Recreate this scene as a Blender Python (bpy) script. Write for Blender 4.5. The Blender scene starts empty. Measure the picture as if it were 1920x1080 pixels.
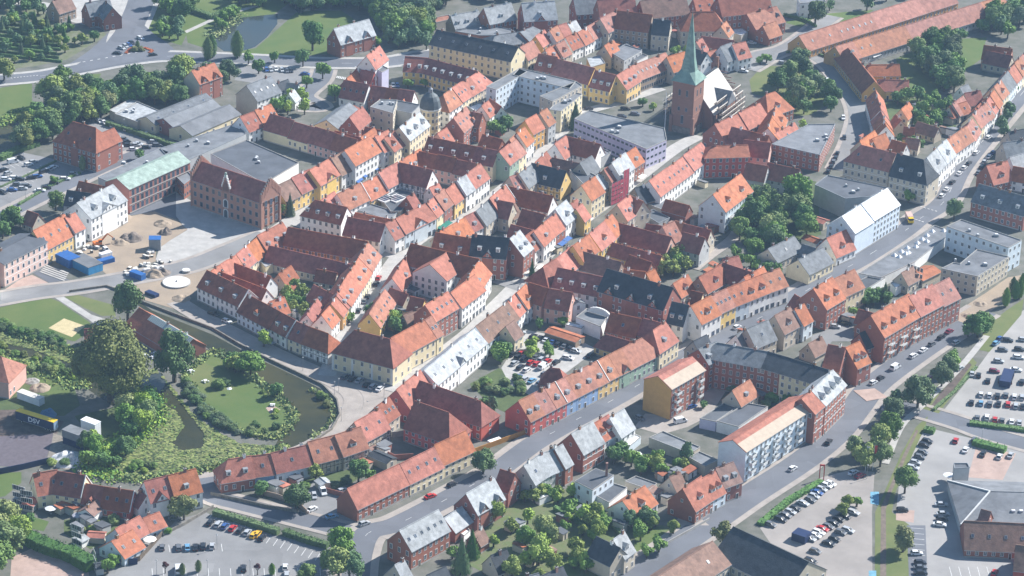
import bpy, bmesh, math, random, re
from mathutils import Vector, Matrix
from mathutils.geometry import tessellate_polygon

# ------------------------------------------------------------------ camera, light, exposure
F_PX, PITCH, ROLL, DIST = 5300.0, math.radians(24.7), math.radians(1.75), 1100.0
SC = bpy.context.scene
COL = SC.collection
cam_d = bpy.data.cameras.new('camera'); cam = bpy.data.objects.new('camera', cam_d); COL.objects.link(cam)
cam_d.sensor_width = 36; cam_d.lens = 36 * F_PX / 1920; cam_d.clip_start = 5; cam_d.clip_end = 9000
cam.location = (0, -DIST * math.cos(PITCH), DIST * math.sin(PITCH))
_rot = Matrix.Rotation(math.pi / 2 - PITCH, 3, 'X') @ Matrix.Rotation(ROLL, 3, 'Z')
cam.rotation_euler = _rot.to_euler()
SC.camera = cam
SUN_AZ = math.radians(33)          # direction towards the sun, from +x
SUN_EL = math.radians(38)
world = bpy.data.worlds.new('World'); SC.world = world; world.use_nodes = True
_nt = world.node_tree; _bg = _nt.nodes['Background']; _sky = _nt.nodes.new('ShaderNodeTexSky')
_sky.sky_type = 'NISHITA'; _sky.sun_disc = False; _sky.sun_elevation = SUN_EL
_sky.sun_rotation = math.pi / 2 - SUN_AZ; _sky.air_density = 1.3; _sky.dust_density = 0.3; _sky.ozone_density = 4.0
_nt.links.new(_sky.outputs[0], _bg.inputs[0]); _bg.inputs[1].default_value = 0.075
sun_d = bpy.data.lights.new('sun', 'SUN'); sun = bpy.data.objects.new('sun', sun_d); COL.objects.link(sun)
sun_d.energy = 5.0; sun_d.angle = math.radians(0.5); sun_d.color = (1.0, 0.965, 0.92)
_sv = Vector((math.cos(SUN_EL) * math.cos(SUN_AZ), math.cos(SUN_EL) * math.sin(SUN_AZ), math.sin(SUN_EL)))
sun.rotation_euler = _sv.to_track_quat('Z', 'Y').to_euler()
SC.view_settings.view_transform = 'Standard'; SC.view_settings.look = 'None'
SC.view_settings.exposure = 0.88; SC.view_settings.gamma = 1
SC.cycles.max_bounces = 6; SC.cycles.volume_bounces = 1

RND = random.Random(7)
CAMP = Vector(cam.location)

def G(px, py, z=0.0):
    """point of the height-z plane seen at photo pixel (px, py)"""
    d = _rot @ Vector(((px - 960) / F_PX, -(py - 540) / F_PX, -1.0))
    t = (z - CAMP.z) / d.z
    return CAMP + d * t

def PX(p):
    v = _rot.transposed() @ (Vector(p) - CAMP)
    return (960 + F_PX * v.x / -v.z, 540 - F_PX * v.y / -v.z)

# ------------------------------------------------------------------ materials
MATS = {}
def mat(name, col, rough=0.85, var=0.15, scale=0.6, rand=0.0, metal=0.0, spec=0.3, col2=None, fine=0.0, streak=0.0, bump=0.0, patch=0.0, pscale=.12):
    if name in MATS: return MATS[name]
    m = bpy.data.materials.new(name); m.use_nodes = True
    nt = m.node_tree; b = nt.nodes['Principled BSDF']; L = nt.links.new
    b.inputs['Roughness'].default_value = rough; b.inputs['Metallic'].default_value = metal
    b.inputs['Specular IOR Level'].default_value = spec
    tc = nt.nodes.new('ShaderNodeTexCoord'); oi = nt.nodes.new('ShaderNodeObjectInfo')
    geo = nt.nodes.new('ShaderNodeNewGeometry')
    n1 = nt.nodes.new('ShaderNodeTexNoise'); n1.inputs['Scale'].default_value = scale; n1.inputs['Detail'].default_value = 6
    n1.inputs['Roughness'].default_value = 0.65
    L(geo.outputs['Position'], n1.inputs['Vector'])
    mr = nt.nodes.new('ShaderNodeMapRange'); mr.inputs[1].default_value = 0.3; mr.inputs[2].default_value = 0.7
    L(n1.outputs[0], mr.inputs[0])
    c2 = col2 or tuple(c * (1 - 2 * var) for c in col)
    mx = nt.nodes.new('ShaderNodeMix'); mx.data_type = 'RGBA'
    mx.inputs[6].default_value = (*[min(1, c * (1 + var * .6)) for c in col], 1) if not col2 else (*col, 1)
    mx.inputs[7].default_value = (*c2, 1)
    L(mr.outputs[0], mx.inputs[0]); out = mx.outputs[2]
    if fine:
        n2 = nt.nodes.new('ShaderNodeTexNoise'); n2.inputs['Scale'].default_value = 4.5; n2.inputs['Detail'].default_value = 3
        L(geo.outputs['Position'], n2.inputs['Vector'])
        m2 = nt.nodes.new('ShaderNodeMapRange'); m2.inputs[1].default_value = .3; m2.inputs[2].default_value = .7
        m2.inputs[3].default_value = 1 - fine; m2.inputs[4].default_value = 1 + fine
        L(n2.outputs[0], m2.inputs[0])
        hs = nt.nodes.new('ShaderNodeHueSaturation'); L(m2.outputs[0], hs.inputs['Value']); L(out, hs.inputs['Color']); out = hs.outputs[0]
    if patch:
        vo = nt.nodes.new('ShaderNodeTexVoronoi'); vo.distance = 'CHEBYCHEV'; vo.inputs['Scale'].default_value = pscale
        L(geo.outputs['Position'], vo.inputs['Vector']); sp_ = nt.nodes.new('ShaderNodeSeparateColor'); L(vo.outputs['Color'], sp_.inputs[0])
        m2 = nt.nodes.new('ShaderNodeMapRange'); m2.inputs[3].default_value = 1 - patch; m2.inputs[4].default_value = 1 + patch
        L(sp_.outputs[0], m2.inputs[0])
        hs = nt.nodes.new('ShaderNodeHueSaturation'); L(m2.outputs[0], hs.inputs['Value']); L(out, hs.inputs['Color']); out = hs.outputs[0]
    if streak:
        w = nt.nodes.new('ShaderNodeTexWave'); w.wave_type = 'BANDS'; w.bands_direction = 'X'
        w.inputs['Scale'].default_value = 1.1; w.inputs['Distortion'].default_value = 1.5; w.inputs['Detail Scale'].default_value = .4
        L(tc.outputs['Object'], w.inputs['Vector'])
        m2 = nt.nodes.new('ShaderNodeMapRange'); m2.inputs[3].default_value = 1 - streak; m2.inputs[4].default_value = 1 + streak
        L(w.outputs[1], m2.inputs[0])
        hs = nt.nodes.new('ShaderNodeHueSaturation'); L(m2.outputs[0], hs.inputs['Value']); L(out, hs.inputs['Color']); out = hs.outputs[0]
    if rand:
        hs = nt.nodes.new('ShaderNodeHueSaturation')
        a = nt.nodes.new('ShaderNodeMapRange'); a.inputs[3].default_value = 1 - rand; a.inputs[4].default_value = 1 + rand
        L(oi.outputs['Random'], a.inputs[0]); L(a.outputs[0], hs.inputs['Value'])
        ml = nt.nodes.new('ShaderNodeMath'); ml.operation = 'MULTIPLY'; ml.inputs[1].default_value = 7.31
        fr = nt.nodes.new('ShaderNodeMath'); fr.operation = 'FRACT'
        L(oi.outputs['Random'], ml.inputs[0]); L(ml.outputs[0], fr.inputs[0])
        h = nt.nodes.new('ShaderNodeMapRange'); h.inputs[3].default_value = .5 - rand * .07; h.inputs[4].default_value = .5 + rand * .07
        L(fr.outputs[0], h.inputs[0]); L(h.outputs[0], hs.inputs['Hue'])
        s = nt.nodes.new('ShaderNodeMapRange'); s.inputs[3].default_value = 1 - rand; s.inputs[4].default_value = 1 + rand * .6
        L(fr.outputs[0], s.inputs[0]); L(s.outputs[0], hs.inputs['Saturation'])
        L(out, hs.inputs['Color']); out = hs.outputs[0]
    L(out, b.inputs['Base Color'])
    if bump:
        bp = nt.nodes.new('ShaderNodeBump'); bp.inputs['Strength'].default_value = bump; bp.inputs['Distance'].default_value = .3
        n3 = nt.nodes.new('ShaderNodeTexNoise'); n3.inputs['Scale'].default_value = 2.2; n3.inputs['Detail'].default_value = 5
        L(geo.outputs['Position'], n3.inputs['Vector']); L(n3.outputs[0], bp.inputs['Height']); L(bp.outputs[0], b.inputs['Normal'])
    MATS[name] = m
    return m

def rm(name, col, **k): return mat('roof ' + name, col, rough=.8, var=.2, scale=.5, rand=.13, fine=.06, streak=.08, bump=.25, patch=.10, pscale=.33, **k)
ROOF = {'o': rm('orange', (.44, .155, .088)), 'p': rm('pale orange', (.40, .172, .115)), 'r': rm('red', (.33, .112, .072)),
        'n': rm('brown', (.25, .15, .115)), 'g': rm('grey', (.19, .205, .22)), 'G': rm('light grey', (.41, .43, .44)),
        'k': rm('slate', (.055, .065, .078)), 'w': rm('white', (.82, .84, .85)), 'c': rm('copper green', (.36, .47, .41)),
        't': mat('roof felt', (.105, .115, .13), var=.14, scale=.15, rand=.1, fine=.06, patch=.1, pscale=.2), 'T': mat('roof felt pale', (.20, .21, .225), var=.18, scale=.2, rand=.1, fine=.08, patch=.08, pscale=.2)}
RNAME = {'o': 'orange', 'p': 'pale orange', 'r': 'dark red', 'n': 'brown', 'g': 'grey slate', 'G': 'light grey',
         'k': 'black slate', 'w': 'bright white', 'c': 'green copper', 't': 'dark flat', 'T': 'grey flat'}
def wm(name, col, **k): return mat('wall ' + name, col, rough=.9, var=.07, scale=.5, rand=.08, fine=.05, **k)
WALL = {'w': wm('white', (0.86, 0.86, 0.84)), 'c': wm('cream', (0.76, 0.66, 0.45)), 'y': wm('yellow', (0.78, 0.55, 0.2)),
        'b': wm('red brick', (0.33, 0.135, 0.1)), 'n': wm('brown brick', (0.33, 0.25, 0.19)), 'p': wm('pink', (0.66, 0.4, 0.33)),
        'v': wm('violet', (0.56, 0.55, 0.70)), 'g': wm('green', (0.34, 0.47, 0.37)), 'u': wm('blue', (0.3, 0.43, 0.62)),
        's': wm('beige', (0.54, 0.48, 0.39)), 'e': wm('grey', (0.46, 0.47, 0.47)), 'l': wm('pale blue', (0.64, 0.72, 0.78)),
        'R': wm('red', (0.52, 0.12, 0.1)), 'a': wm('ochre', (0.58, 0.33, 0.11))}
WALL['h'] = wm('old brick', (.40, .22, .17)); WALL['m'] = wm('pale pink', (.66, .47, .40)); WALL['H'] = wm('tower brick', (.27, .145, .11))
WNAME = {'m': 'pale pink', 'h': 'old brick', 'w': 'white', 'c': 'cream', 'y': 'yellow', 'b': 'red brick', 'n': 'brown brick', 'p': 'pink', 'v': 'violet', 'g': 'green',
         'u': 'blue', 's': 'beige', 'e': 'grey', 'l': 'pale blue', 'R': 'red', 'a': 'ochre'}
GLASS = mat('window glass', (.07, .09, .12), rough=.12, var=.3, scale=.3, rand=.3, spec=.6)
FRAME = mat('white paint', (.72, .72, .70), var=.05)
TIMBER = mat('dark timber', (.07, .05, .04), var=.2)
DOORM = mat('door paint', (.10, .09, .08), var=.2, rand=.4)
ZINC = mat('zinc', (.30, .32, .34), rough=.55, var=.12, rand=.1)
CHIM = mat('chimney brick', (.33, .17, .12), var=.2, rand=.3)
CONC = mat('concrete', (.38, .37, .35), var=.12, scale=.4, fine=.08)
ASPH = mat('asphalt', (.152, .160, .180), var=.1, scale=.05, fine=.06, patch=.09, pscale=.09)
ASPH2 = mat('worn asphalt', (.245, .243, .242), var=.12, scale=.06, fine=.07, patch=.07, pscale=.07)
PAVE = mat('paving', (.37, .33, .295), var=.12, scale=.2, fine=.08)
PAVE2 = mat('pale paving', (.44, .425, .40), var=.12, scale=.25, fine=.1)
PINKP = mat('pink paving', (.44, .32, .27), var=.12, scale=.25, fine=.1)
TOWN = mat('yard ground', (.19, .18, .16), var=.2, scale=.12, fine=.2, col2=(.085, .095, .07))
SAND = mat('sand', (.37, .29, .21), var=.2, scale=.12, fine=.12, col2=(.28, .225, .17))
GRASS = mat('grass', (.072, .125, .030), var=.2, scale=.05, fine=.16, col2=(.125, .155, .045))
LAWN2 = mat('dry grass', (.165, .175, .065), var=.2, scale=.08, fine=.12, col2=(.10, .135, .04))
WEED = mat('rough growth', (.055, .085, .03), var=.3, scale=.25, fine=.3, col2=(.10, .13, .045))
WATER = mat('water', (.022, .030, .022), rough=.2, var=.2, scale=.03, spec=.06, col2=(.072, .066, .026))
WATER2 = mat('open water', (.030, .045, .050), rough=.12, var=.15, scale=.03, spec=.35, col2=(.05, .055, .045))
LILY = mat('lily pads', (.17, .22, .055), rough=.5, var=.3, scale=.5, fine=.25, col2=(.10, .15, .04))
LINE = mat('road paint', (.70, .70, .68), var=.15, scale=1.0)
BLUEP = mat('blue road paint', (.17, .38, .50), var=.15)
EARTH = mat('dark earth', (.13, .10, .085), var=.25, scale=.4, fine=.15)
STONE = mat('stone wall', (.24, .22, .19), var=.25, scale=.8, fine=.2)
HEDGE = mat('hedge leaves', (.045, .085, .022), var=.35, scale=.8, fine=.4, bump=.6)
METAL = mat('grey metal', (.25, .26, .27), rough=.5, var=.1)
BLUEC = mat('blue container', (.03, .13, .38), rough=.5, var=.12, scale=.8)
NAVY = mat('navy paint', (.02, .035, .10), rough=.5, var=.1)
YELP = mat('yellow paint', (.85, .55, .02), rough=.5, var=.05)
ORAP = mat('orange paint', (.70, .18, .03), rough=.5, var=.1)
REDN = mat('red netting', (.52, .09, .13), var=.25, scale=1.0)
WHITE = mat('white plastic', (.80, .81, .82), rough=.6, var=.06)
CANV = mat('canvas', (.72, .68, .60), var=.08, rand=.2)
CANB = mat('blue canvas', (.07, .16, .40), var=.1)
RED = mat('red paint', (.50, .05, .04), rough=.5, var=.1)
PLANK = mat('planks', (.17, .13, .10), var=.25, scale=1.0, rand=.2)

# ------------------------------------------------------------------ mesh helpers
class MB:
    def __init__(s): s.v = []; s.f = []; s.m = []; s.mats = []
    def mi(s, m):
        if m not in s.mats: s.mats.append(m)
        return s.mats.index(m)
    def poly(s, pts, m):
        i = len(s.v); s.v += [tuple(p) for p in pts]; s.f.append(tuple(range(i, i + len(pts)))); s.m.append(s.mi(m))
    def mesh(s, pts, faces, m):
        i = len(s.v); k = s.mi(m); s.v += [tuple(p) for p in pts]
        for f in faces: s.f.append(tuple(i + a for a in f)); s.m.append(k)
    def box(s, x0, x1, y0, y1, z0, z1, m, rot=0, org=(0, 0)):
        c, n = math.cos(rot), math.sin(rot)
        P = [(org[0] + x * c - y * n, org[1] + x * n + y * c, z) for z in (z0, z1) for x, y in ((x0, y0), (x1, y0), (x1, y1), (x0, y1))]
        s.mesh(P, [(3, 2, 1, 0), (4, 5, 6, 7), (0, 1, 5, 4), (1, 2, 6, 5), (2, 3, 7, 6), (3, 0, 4, 7)], m)
    def bar(s, a, b, t, m, t2=None):
        a, b = Vector(a), Vector(b); d = (b - a).normalized()
        u = d.cross(Vector((0, 0, 1))) if abs(d.z) < .9 else d.cross(Vector((1, 0, 0)))
        u.normalize(); w = d.cross(u); t2 = t if t2 is None else t2
        P = [a + u * sx * t + w * sy * t for sx, sy in ((-1, -1), (1, -1), (1, 1), (-1, 1))] + \
            [b + u * sx * t2 + w * sy * t2 for sx, sy in ((-1, -1), (1, -1), (1, 1), (-1, 1))]
        s.mesh(P, [(3, 2, 1, 0), (4, 5, 6, 7), (0, 1, 5, 4), (1, 2, 6, 5), (2, 3, 7, 6), (3, 0, 4, 7)], m)
    def cyl(s, c, r, z0, z1, m, n=12, r2=None):
        r2 = r if r2 is None else r2
        P = [(c[0] + math.cos(a) * r, c[1] + math.sin(a) * r, z0) for a in [2 * math.pi * i / n for i in range(n)]] + \
            [(c[0] + math.cos(a) * r2, c[1] + math.sin(a) * r2, z1) for a in [2 * math.pi * i / n for i in range(n)]]
        F = [(i, (i + 1) % n, n + (i + 1) % n, n + i) for i in range(n)] + [tuple(range(n, 2 * n)), tuple(range(n - 1, -1, -1))]
        s.mesh(P, F, m)
    def data(s, name):
        me = bpy.data.meshes.new(name); me.from_pydata(s.v, [], s.f)
        for m in s.mats: me.materials.append(m)
        me.polygons.foreach_set('material_index', s.m); me.update()
        return me
    def build(s, name, parent=None, loc=None):
        return inst(name, s.data(name), parent, loc)

def inst(name, me, parent=None, loc=None, rz=0, sc=None):
    o = bpy.data.objects.new(name, me); COL.objects.link(o)
    if parent: o.parent = parent
    if loc is not None: o.location = loc
    if rz: o.rotation_euler = (0, 0, rz)
    if sc: o.scale = sc
    return o

def empty(name, loc, rz=0):
    o = bpy.data.objects.new(name, None); COL.objects.link(o); o.location = loc; o.rotation_euler = (0, 0, rz)
    o.empty_display_size = 1
    return o

# automatic labels: what it looks like + where it stands; numbered from the left only among true look-alikes
PENDING = []
def thing(o, cat, desc, group=None, label=None, at=None):
    o['category'] = cat
    if group: o['group'] = group
    if label: o['label'] = label
    else: PENDING.append((o, cat, desc, at))
    return o
AREAS = [('behind the town hall', 470, 290), ('on the town-hall plaza', 270, 470), ('by the cemetery fork', 240, 80),
 ('in the cemetery', 60, 60), ('above the grey halls', 200, 150), ('by the brick villa', 230, 255),
 ('in the striped car park', 70, 330), ('below the striped car park', 40, 410), ('by the sand pitch', 90, 590),
 ('by the mill house', 290, 620), ('by the lily pond', 300, 820), ('on the pond island', 440, 730), ('around the builders yard', 90, 800),
 ('below the lily pond', 180, 900), ('beside the orange cottage', 230, 990), ('in the bottom car park', 430, 1020),
 ('along the pond quay', 530, 630), ('round the dark barn roofs', 560, 520), ('along the back lane', 640, 520),
 ('round the glass-roofed yard', 740, 370), ('by the white-gabled palace', 820, 520),
 ('by the yellow mansion', 740, 650), ('along the top pond', 470, 60), ('left of the domed building', 640, 200),
 ('by the domed building', 800, 220), ('by the long cream factory', 880, 80), ('by the pale courtyard block', 1000, 160),
 ('between factory and spire', 1130, 90), ('beyond the church spire', 1340, 60), ('around the church', 1330, 190),
 ('by the violet store', 1130, 250), ('left of the red netting', 1040, 330), ('right of the red netting', 1250, 330),
 ('up the shopping street', 960, 260), ('by the brick mansard corner', 980, 410), ('by the yellow houses', 1140, 440),
 ('right of the yellow houses', 1290, 450), ('under the big trees', 1430, 410), ('by the white metal roof', 1600, 420),
 ('by the curved street', 1590, 250), ('along the two long barracks', 1690, 60), ('below the barracks', 1740, 160),
 ('along the far right street', 1840, 230), ('by the right-edge brick house', 1870, 350), ('by the concrete blocks', 1840, 480),
 ('by the skylit flat store', 1660, 480), ('by the black slate roof', 1200, 540), ('above the slate courtyard block', 1390, 560),
 ('in the orange-carport yard', 1030, 640), ('by the pastel row', 1090, 720), ('by the crimson court-house', 830, 760),
 ('in the half-timbered pond row', 600, 850), ('at the bend above the car park', 740, 900), ('in the bottom gardens', 960, 1010),
 ('by the bottom slate house', 780, 1000), ('in the grey slate terrace', 1020, 870), ('by the black-roofed cottage', 1140, 940),
 ('by the slate courtyard block', 1400, 720), ('beside the pale balcony block', 1440, 830), ('by the ribbed-dormer brick row', 1680, 620),
 ('in the slope-side car park', 1530, 930), ('by the big black roof', 1380, 1040), ('in the wide right car park', 1860, 740),
 ('along the disused track', 1680, 800), ('by the supermarket', 1820, 930), ('by the flagpoles', 1640, 840),
 ('behind the lower terrace', 1300, 900), ('by the slate street houses', 1450, 620)]
ORD = ['first', 'second', 'third', 'fourth', 'fifth', 'sixth', 'seventh', 'eighth', 'ninth', 'tenth', 'eleventh', 'twelfth', 'thirteenth',
       'fourteenth', 'fifteenth', 'sixteenth', 'seventeenth', 'eighteenth', 'nineteenth', 'twentieth']
def ordinal(i): return ORD[i] if i < 20 else '%dth' % (i + 1) if (i + 1) % 10 not in (1, 2, 3) or (i + 1) % 100 in (11, 12, 13) else '%d%s' % (i + 1, {1: 'st', 2: 'nd', 3: 'rd'}[(i + 1) % 10])
def area_of(p):
    x, y = PX(p)
    return min(AREAS, key=lambda a: (a[1] - x) ** 2 + ((a[2] - y) * 1.6) ** 2)[0]
def clutter(poly, n, s0=1.2, s1=2.6):
    xs = [p[0] for p in poly]; ys = [p[1] for p in poly]; k = t = 0
    while k < n and t < n * 30:
        t += 1; x, y = RND.uniform(min(xs), max(xs)), RND.uniform(min(ys), max(ys))
        if not inpoly(x, y, poly): continue
        q = G(x, y)
        if any((h.location - q).xy.length < 5.5 for h in HOUSES): continue
        a, b, h = RND.uniform(s0, s1), RND.uniform(s0, s1) * .8, RND.uniform(2.1, 2.9); rc = RND.choice('ttTnrgo'); wc = RND.choice('sncewb')
        root = empty('lean_to_shed', (q.x, q.y, 0), .92 + RND.choice((0, 1.57))); m = MB(); m.box(-a, a, -b, b, 0, h, WALL[wc]); m.box(-.4, .4, -b - .03, -b, 0, 2.0, DOORM); m.build('wall', root)
        m = MB(); V = [(-a - .2, -b - .2, h + .02), (a + .2, -b - .2, h + .02), (a + .2, b + .2, h + .55), (-a - .2, b + .2, h + .55)]; m.mesh(V + [(x_, y_, z_ + .14) for x_, y_, z_ in V], [(3, 2, 1, 0), (4, 5, 6, 7), (0, 1, 5, 4), (1, 2, 6, 5), (2, 3, 7, 6), (3, 0, 4, 7)], ROOF[rc]); m.build('roof', root)
        thing(root, 'shed', '%s lean-to shed, %s roof' % (WNAME[wc], RNAME[rc]), 'sheds and small outbuildings'); k += 1
def finish_labels():
    bins = {}
    for o, cat, desc, at in PENDING:
        a = at or area_of(o.location)
        bins.setdefault((desc, a, cat), []).append(o)
    for (desc, a, cat), L in bins.items():
        L.sort(key=lambda o: PX(o.location)[0])
        for i, o in enumerate(L):
            if len(L) == 1: o['label'] = '%s %s' % (desc, a)
            else: o['label'] = '%s %s, %s from left' % (desc, a, ordinal(i))
    for o in COL.objects:
        if 'label' in o and len(o['label'].split()) > 16: print('LONG', o.name, o['label'])

# ------------------------------------------------------------------ ground
def sheet(name, pts, z, m, kind='structure', px=True):
    P = [G(x, y, z) if px else Vector((x, y, z)) for x, y in pts]
    mb = MB(); tris = tessellate_polygon([P])
    c = sum(P, Vector()) / len(P)
    for t in tris:
        q = [P[i] for i in t]
        if (q[1] - q[0]).cross(q[2] - q[0]).z < 0: q.reverse()
        mb.poly([p - c for p in q], m)
    o = mb.build(name, None, c); o['kind'] = kind
    return o

def slab(name, pts, z0, z1, m, kind='structure', px=True, at_top=False):
    P = [G(x, y, z1 if at_top else 0) for x, y in pts] if px else [Vector((x, y, 0)) for x, y in pts]
    c = sum(P, Vector()) / len(P); c.z = 0
    mb = MB(); tris = tessellate_polygon([[Vector((p.x, p.y, 0)) for p in P]])
    for t in tris:
        q = [Vector((P[i].x - c.x, P[i].y - c.y, z1)) for i in t]
        if (q[1] - q[0]).cross(q[2] - q[0]).z < 0: q.reverse()
        mb.poly(q, m)
    n = len(P)
    for i in range(n):
        a, b = P[i] - c, P[(i + 1) % n] - c
        mb.poly([(a.x, a.y, z0), (b.x, b.y, z0), (b.x, b.y, z1), (a.x, a.y, z1)], m)
    o = mb.build(name, None, c); o['kind'] = kind
    return o

def smooth(pts, n=6):
    """Catmull-Rom through world points"""
    P = [pts[0] * 2 - pts[1]] + list(pts) + [pts[-1] * 2 - pts[-2]]
    out = []
    for i in range(1, len(P) - 2):
        for k in range(n):
            t = k / n; a, b, c, d = P[i - 1], P[i], P[i + 1], P[i + 2]
            out.append(.5 * ((2 * b) + (c - a) * t + (2 * a - 5 * b + 4 * c - d) * t * t + (3 * b - a - 3 * c + d) * t ** 3))
    out.append(P[-2].copy())
    return out

ROADN = [0]
def road(pts, width, m=None, walk=2.2, name='road', line=False, walkm=None, z=None):
    m = m or ASPH
    ROADN[0] += 1
    z = z if z is not None else 0.02 + 0.008 * ROADN[0]
    W = smooth([G(x, y) for x, y in pts])
    N = []
    for i, p in enumerate(W):
        a = W[max(0, i - 1)]; b = W[min(len(W) - 1, i + 1)]; d = (b - a).normalized(); N.append(Vector((-d.y, d.x, 0)))
    c = W[len(W) // 2].copy(); c.z = 0
    mb = MB(); h = width / 2
    for i in range(len(W) - 1):
        q = [W[i] + N[i] * h, W[i] - N[i] * h, W[i + 1] - N[i + 1] * h, W[i + 1] + N[i + 1] * h]
        mb.poly([(p.x - c.x, p.y - c.y, z) for p in q], m)
    o = mb.build(name, None, c); o['kind'] = 'structure'
    if walk:
        mb = MB(); zt = 0.13 - 0.002 * ROADN[0] * .5
        for s in (-1, 1):
            for i in range(len(W) - 1):
                if any(_inroad(W[i] + N[i] * s * (h + walk * .5), r) for r in ROADL): continue
                a0, a1 = W[i] + N[i] * s * h, W[i] + N[i] * s * (h + walk)
                b0, b1 = W[i + 1] + N[i + 1] * s * h, W[i + 1] + N[i + 1] * s * (h + walk)
                q = [a0, a1, b1, b0]
                q = [Vector((p.x - c.x, p.y - c.y, zt)) for p in q]
                if (q[1] - q[0]).cross(q[2] - q[0]).z < 0: q.reverse()
                mb.poly(q, walkm or PAVE)
                mb.poly([(a0.x - c.x, a0.y - c.y, 0), (b0.x - c.x, b0.y - c.y, 0), (b0.x - c.x, b0.y - c.y, zt), (a0.x - c.x, a0.y - c.y, zt)], CONC)
        if mb.f: mb.build('pavement', None, c)['kind'] = 'structure'
    if line:
        mb = MB(); acc = 0
        for i in range(len(W) - 1):
            seg = (W[i + 1] - W[i]).length; k = int(acc / 3.2); acc += seg
            if k % 5 == 0:
                d = N[i] * .07
                mb.poly([((W[i] + d).x - c.x, (W[i] + d).y - c.y, z + .006), ((W[i] - d).x - c.x, (W[i] - d).y - c.y, z + .006),
                         ((W[i + 1] - d).x - c.x, (W[i + 1] - d).y - c.y, z + .006), ((W[i + 1] + d).x - c.x, (W[i + 1] + d).y - c.y, z + .006)], LINE)
        if mb.f: mb.build('road_marking', None, c)['kind'] = 'structure'
    ROADL.append((W, h))
    return W
ROADL = []
def _inroad(p, r):
    W, h = r
    for q in W:
        if (q - p).length_squared < (h * 1.05) ** 2: return True
    return False

# ------------------------------------------------------------------ windows, doors, chimneys (shared meshes)
def _winmesh(kind):
    mb = MB()
    if kind == 'plain':       # unit window: 1 wide, 1 high, faces -y
        mb.poly([(-.5, -.0, 0), (.5, 0, 0), (.5, 0, 1), (-.5, 0, 1)][:4], FRAME)
        mb.box(-.5, .5, -.07, 0, -.04, 1.04, FRAME)
        for x0, x1 in ((-.40, -.04), (.04, .40)):
            mb.poly([(x0, -.075, .05), (x1, -.075, .05), (x1, -.075, .95), (x0, -.075, .95)], GLASS)
        mb.f.pop(0); mb.m.pop(0)
    elif kind == 'dark':
        mb.box(-.5, .5, -.05, 0, 0, 1, ZINC)
        mb.poly([(-.45, -.055, .05), (.45, -.055, .05), (.45, -.055, .95), (-.45, -.055, .95)], GLASS)
    elif kind == 'arch':
        P = [(-.5, 0), (.5, 0), (.5, .7)] + [(.5 * math.cos(a), .7 + .3 * math.sin(a)) for a in [math.pi * k / 8 for k in range(1, 8)]] + [(-.5, .7)]
        n = len(P)
        mb.poly([(x * 1.25, -.06, z * 1.12 - .04) for x, z in P], FRAME); mb.poly([(x * .85, -.075, z * .95 + .02) for x, z in P], GLASS)
        for i in range(n):
            a, b = P[i], P[(i + 1) % n]
            mb.poly([(a[0] * 1.25, 0, a[1] * 1.12 - .04), (b[0] * 1.25, 0, b[1] * 1.12 - .04), (b[0] * 1.25, -.06, b[1] * 1.12 - .04), (a[0] * 1.25, -.06, a[1] * 1.12 - .04)], FRAME)
    elif kind == 'sky':
        mb.box(-.5, .5, -.5, .5, -.02, .12, ZINC)
        mb.poly([(-.4, -.42, .125), (.4, -.42, .125), (.4, .42, .125), (-.4, .42, .125)], GLASS)
    return mb.data('window')
WIN = {k: _winmesh(k) for k in ('plain', 'dark', 'arch', 'sky')}
_d = MB(); _d.box(-.55, .55, -.1, 0, 0, 2.2, FRAME); _d.box(-.42, .42, -.12, -.1, 0, 2.05, DOORM); DOOR = _d.data('door')
_c = MB(); _c.box(-.45, .45, -.35, .35, -1.2, 1.0, CHIM); _c.box(-.52, .52, -.42, .42, 1.0, 1.14, CONC); _c.box(-.2, .2, -.2, .2, 1.14, 1.4, TIMBER); CHM = _c.data('chimney')
_c = MB(); _c.box(-.45, .45, -.35, .35, -1.2, .9, WALL['w']); _c.box(-.52, .52, -.42, .42, .9, 1.02, CONC); _c.box(-.2, .2, -.2, .2, 1.02, 1.2, TIMBER); CHMW = _c.data('chimney')

def window(parent, x, y, z, w, h, ang, kind='plain', name='window'):
    o = inst(name, WIN[kind], parent, (x, y, z)); o.rotation_euler = (0, 0, ang); o.scale = (w, 1, h)
    return o

def facade(parent, p0, p1, ze, nrm_ang, wtype='plain', step=2.5, door=True, shop=False, st=None, ww=1.2, wh=1.75, skip=0, zb=0.0):
    """rows of windows on the wall from p0 to p1 (local), seen from outside left to right"""
    L = math.hypot(p1[0] - p0[0], p1[1] - p0[1])
    st = st or max(1, round(ze / 3.25))
    fh = (ze - zb) / st; n = max(1, int((L - .6) / step))
    if ze < 2.2 or L < 2: return
    dx, dy = (p1[0] - p0[0]) / L, (p1[1] - p0[1]) / L
    ox, oy = dy * .0, -dx * .0
    dk = RND.randrange(n)
    for s in range(st):
        for i in range(n):
            t = (i + .5) / n * L
            x, y = p0[0] + dx * t, p0[1] + dy * t
            if s == 0 and door and i == dk and n > 1:
                o = inst('door', DOOR, parent, (x, y, 0)); o.rotation_euler = (0, 0, nrm_ang); continue
            if skip and RND.random() < skip: continue
            hh = min(wh, fh * .58)
            if s == 0 and shop:
                window(parent, x, y, .5, step * .8, 2.0, nrm_ang, 'dark', 'shop_window')
            else: window(parent, x, y, zb + s * fh + fh * .32, ww, hh, nrm_ang, wtype)

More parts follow.
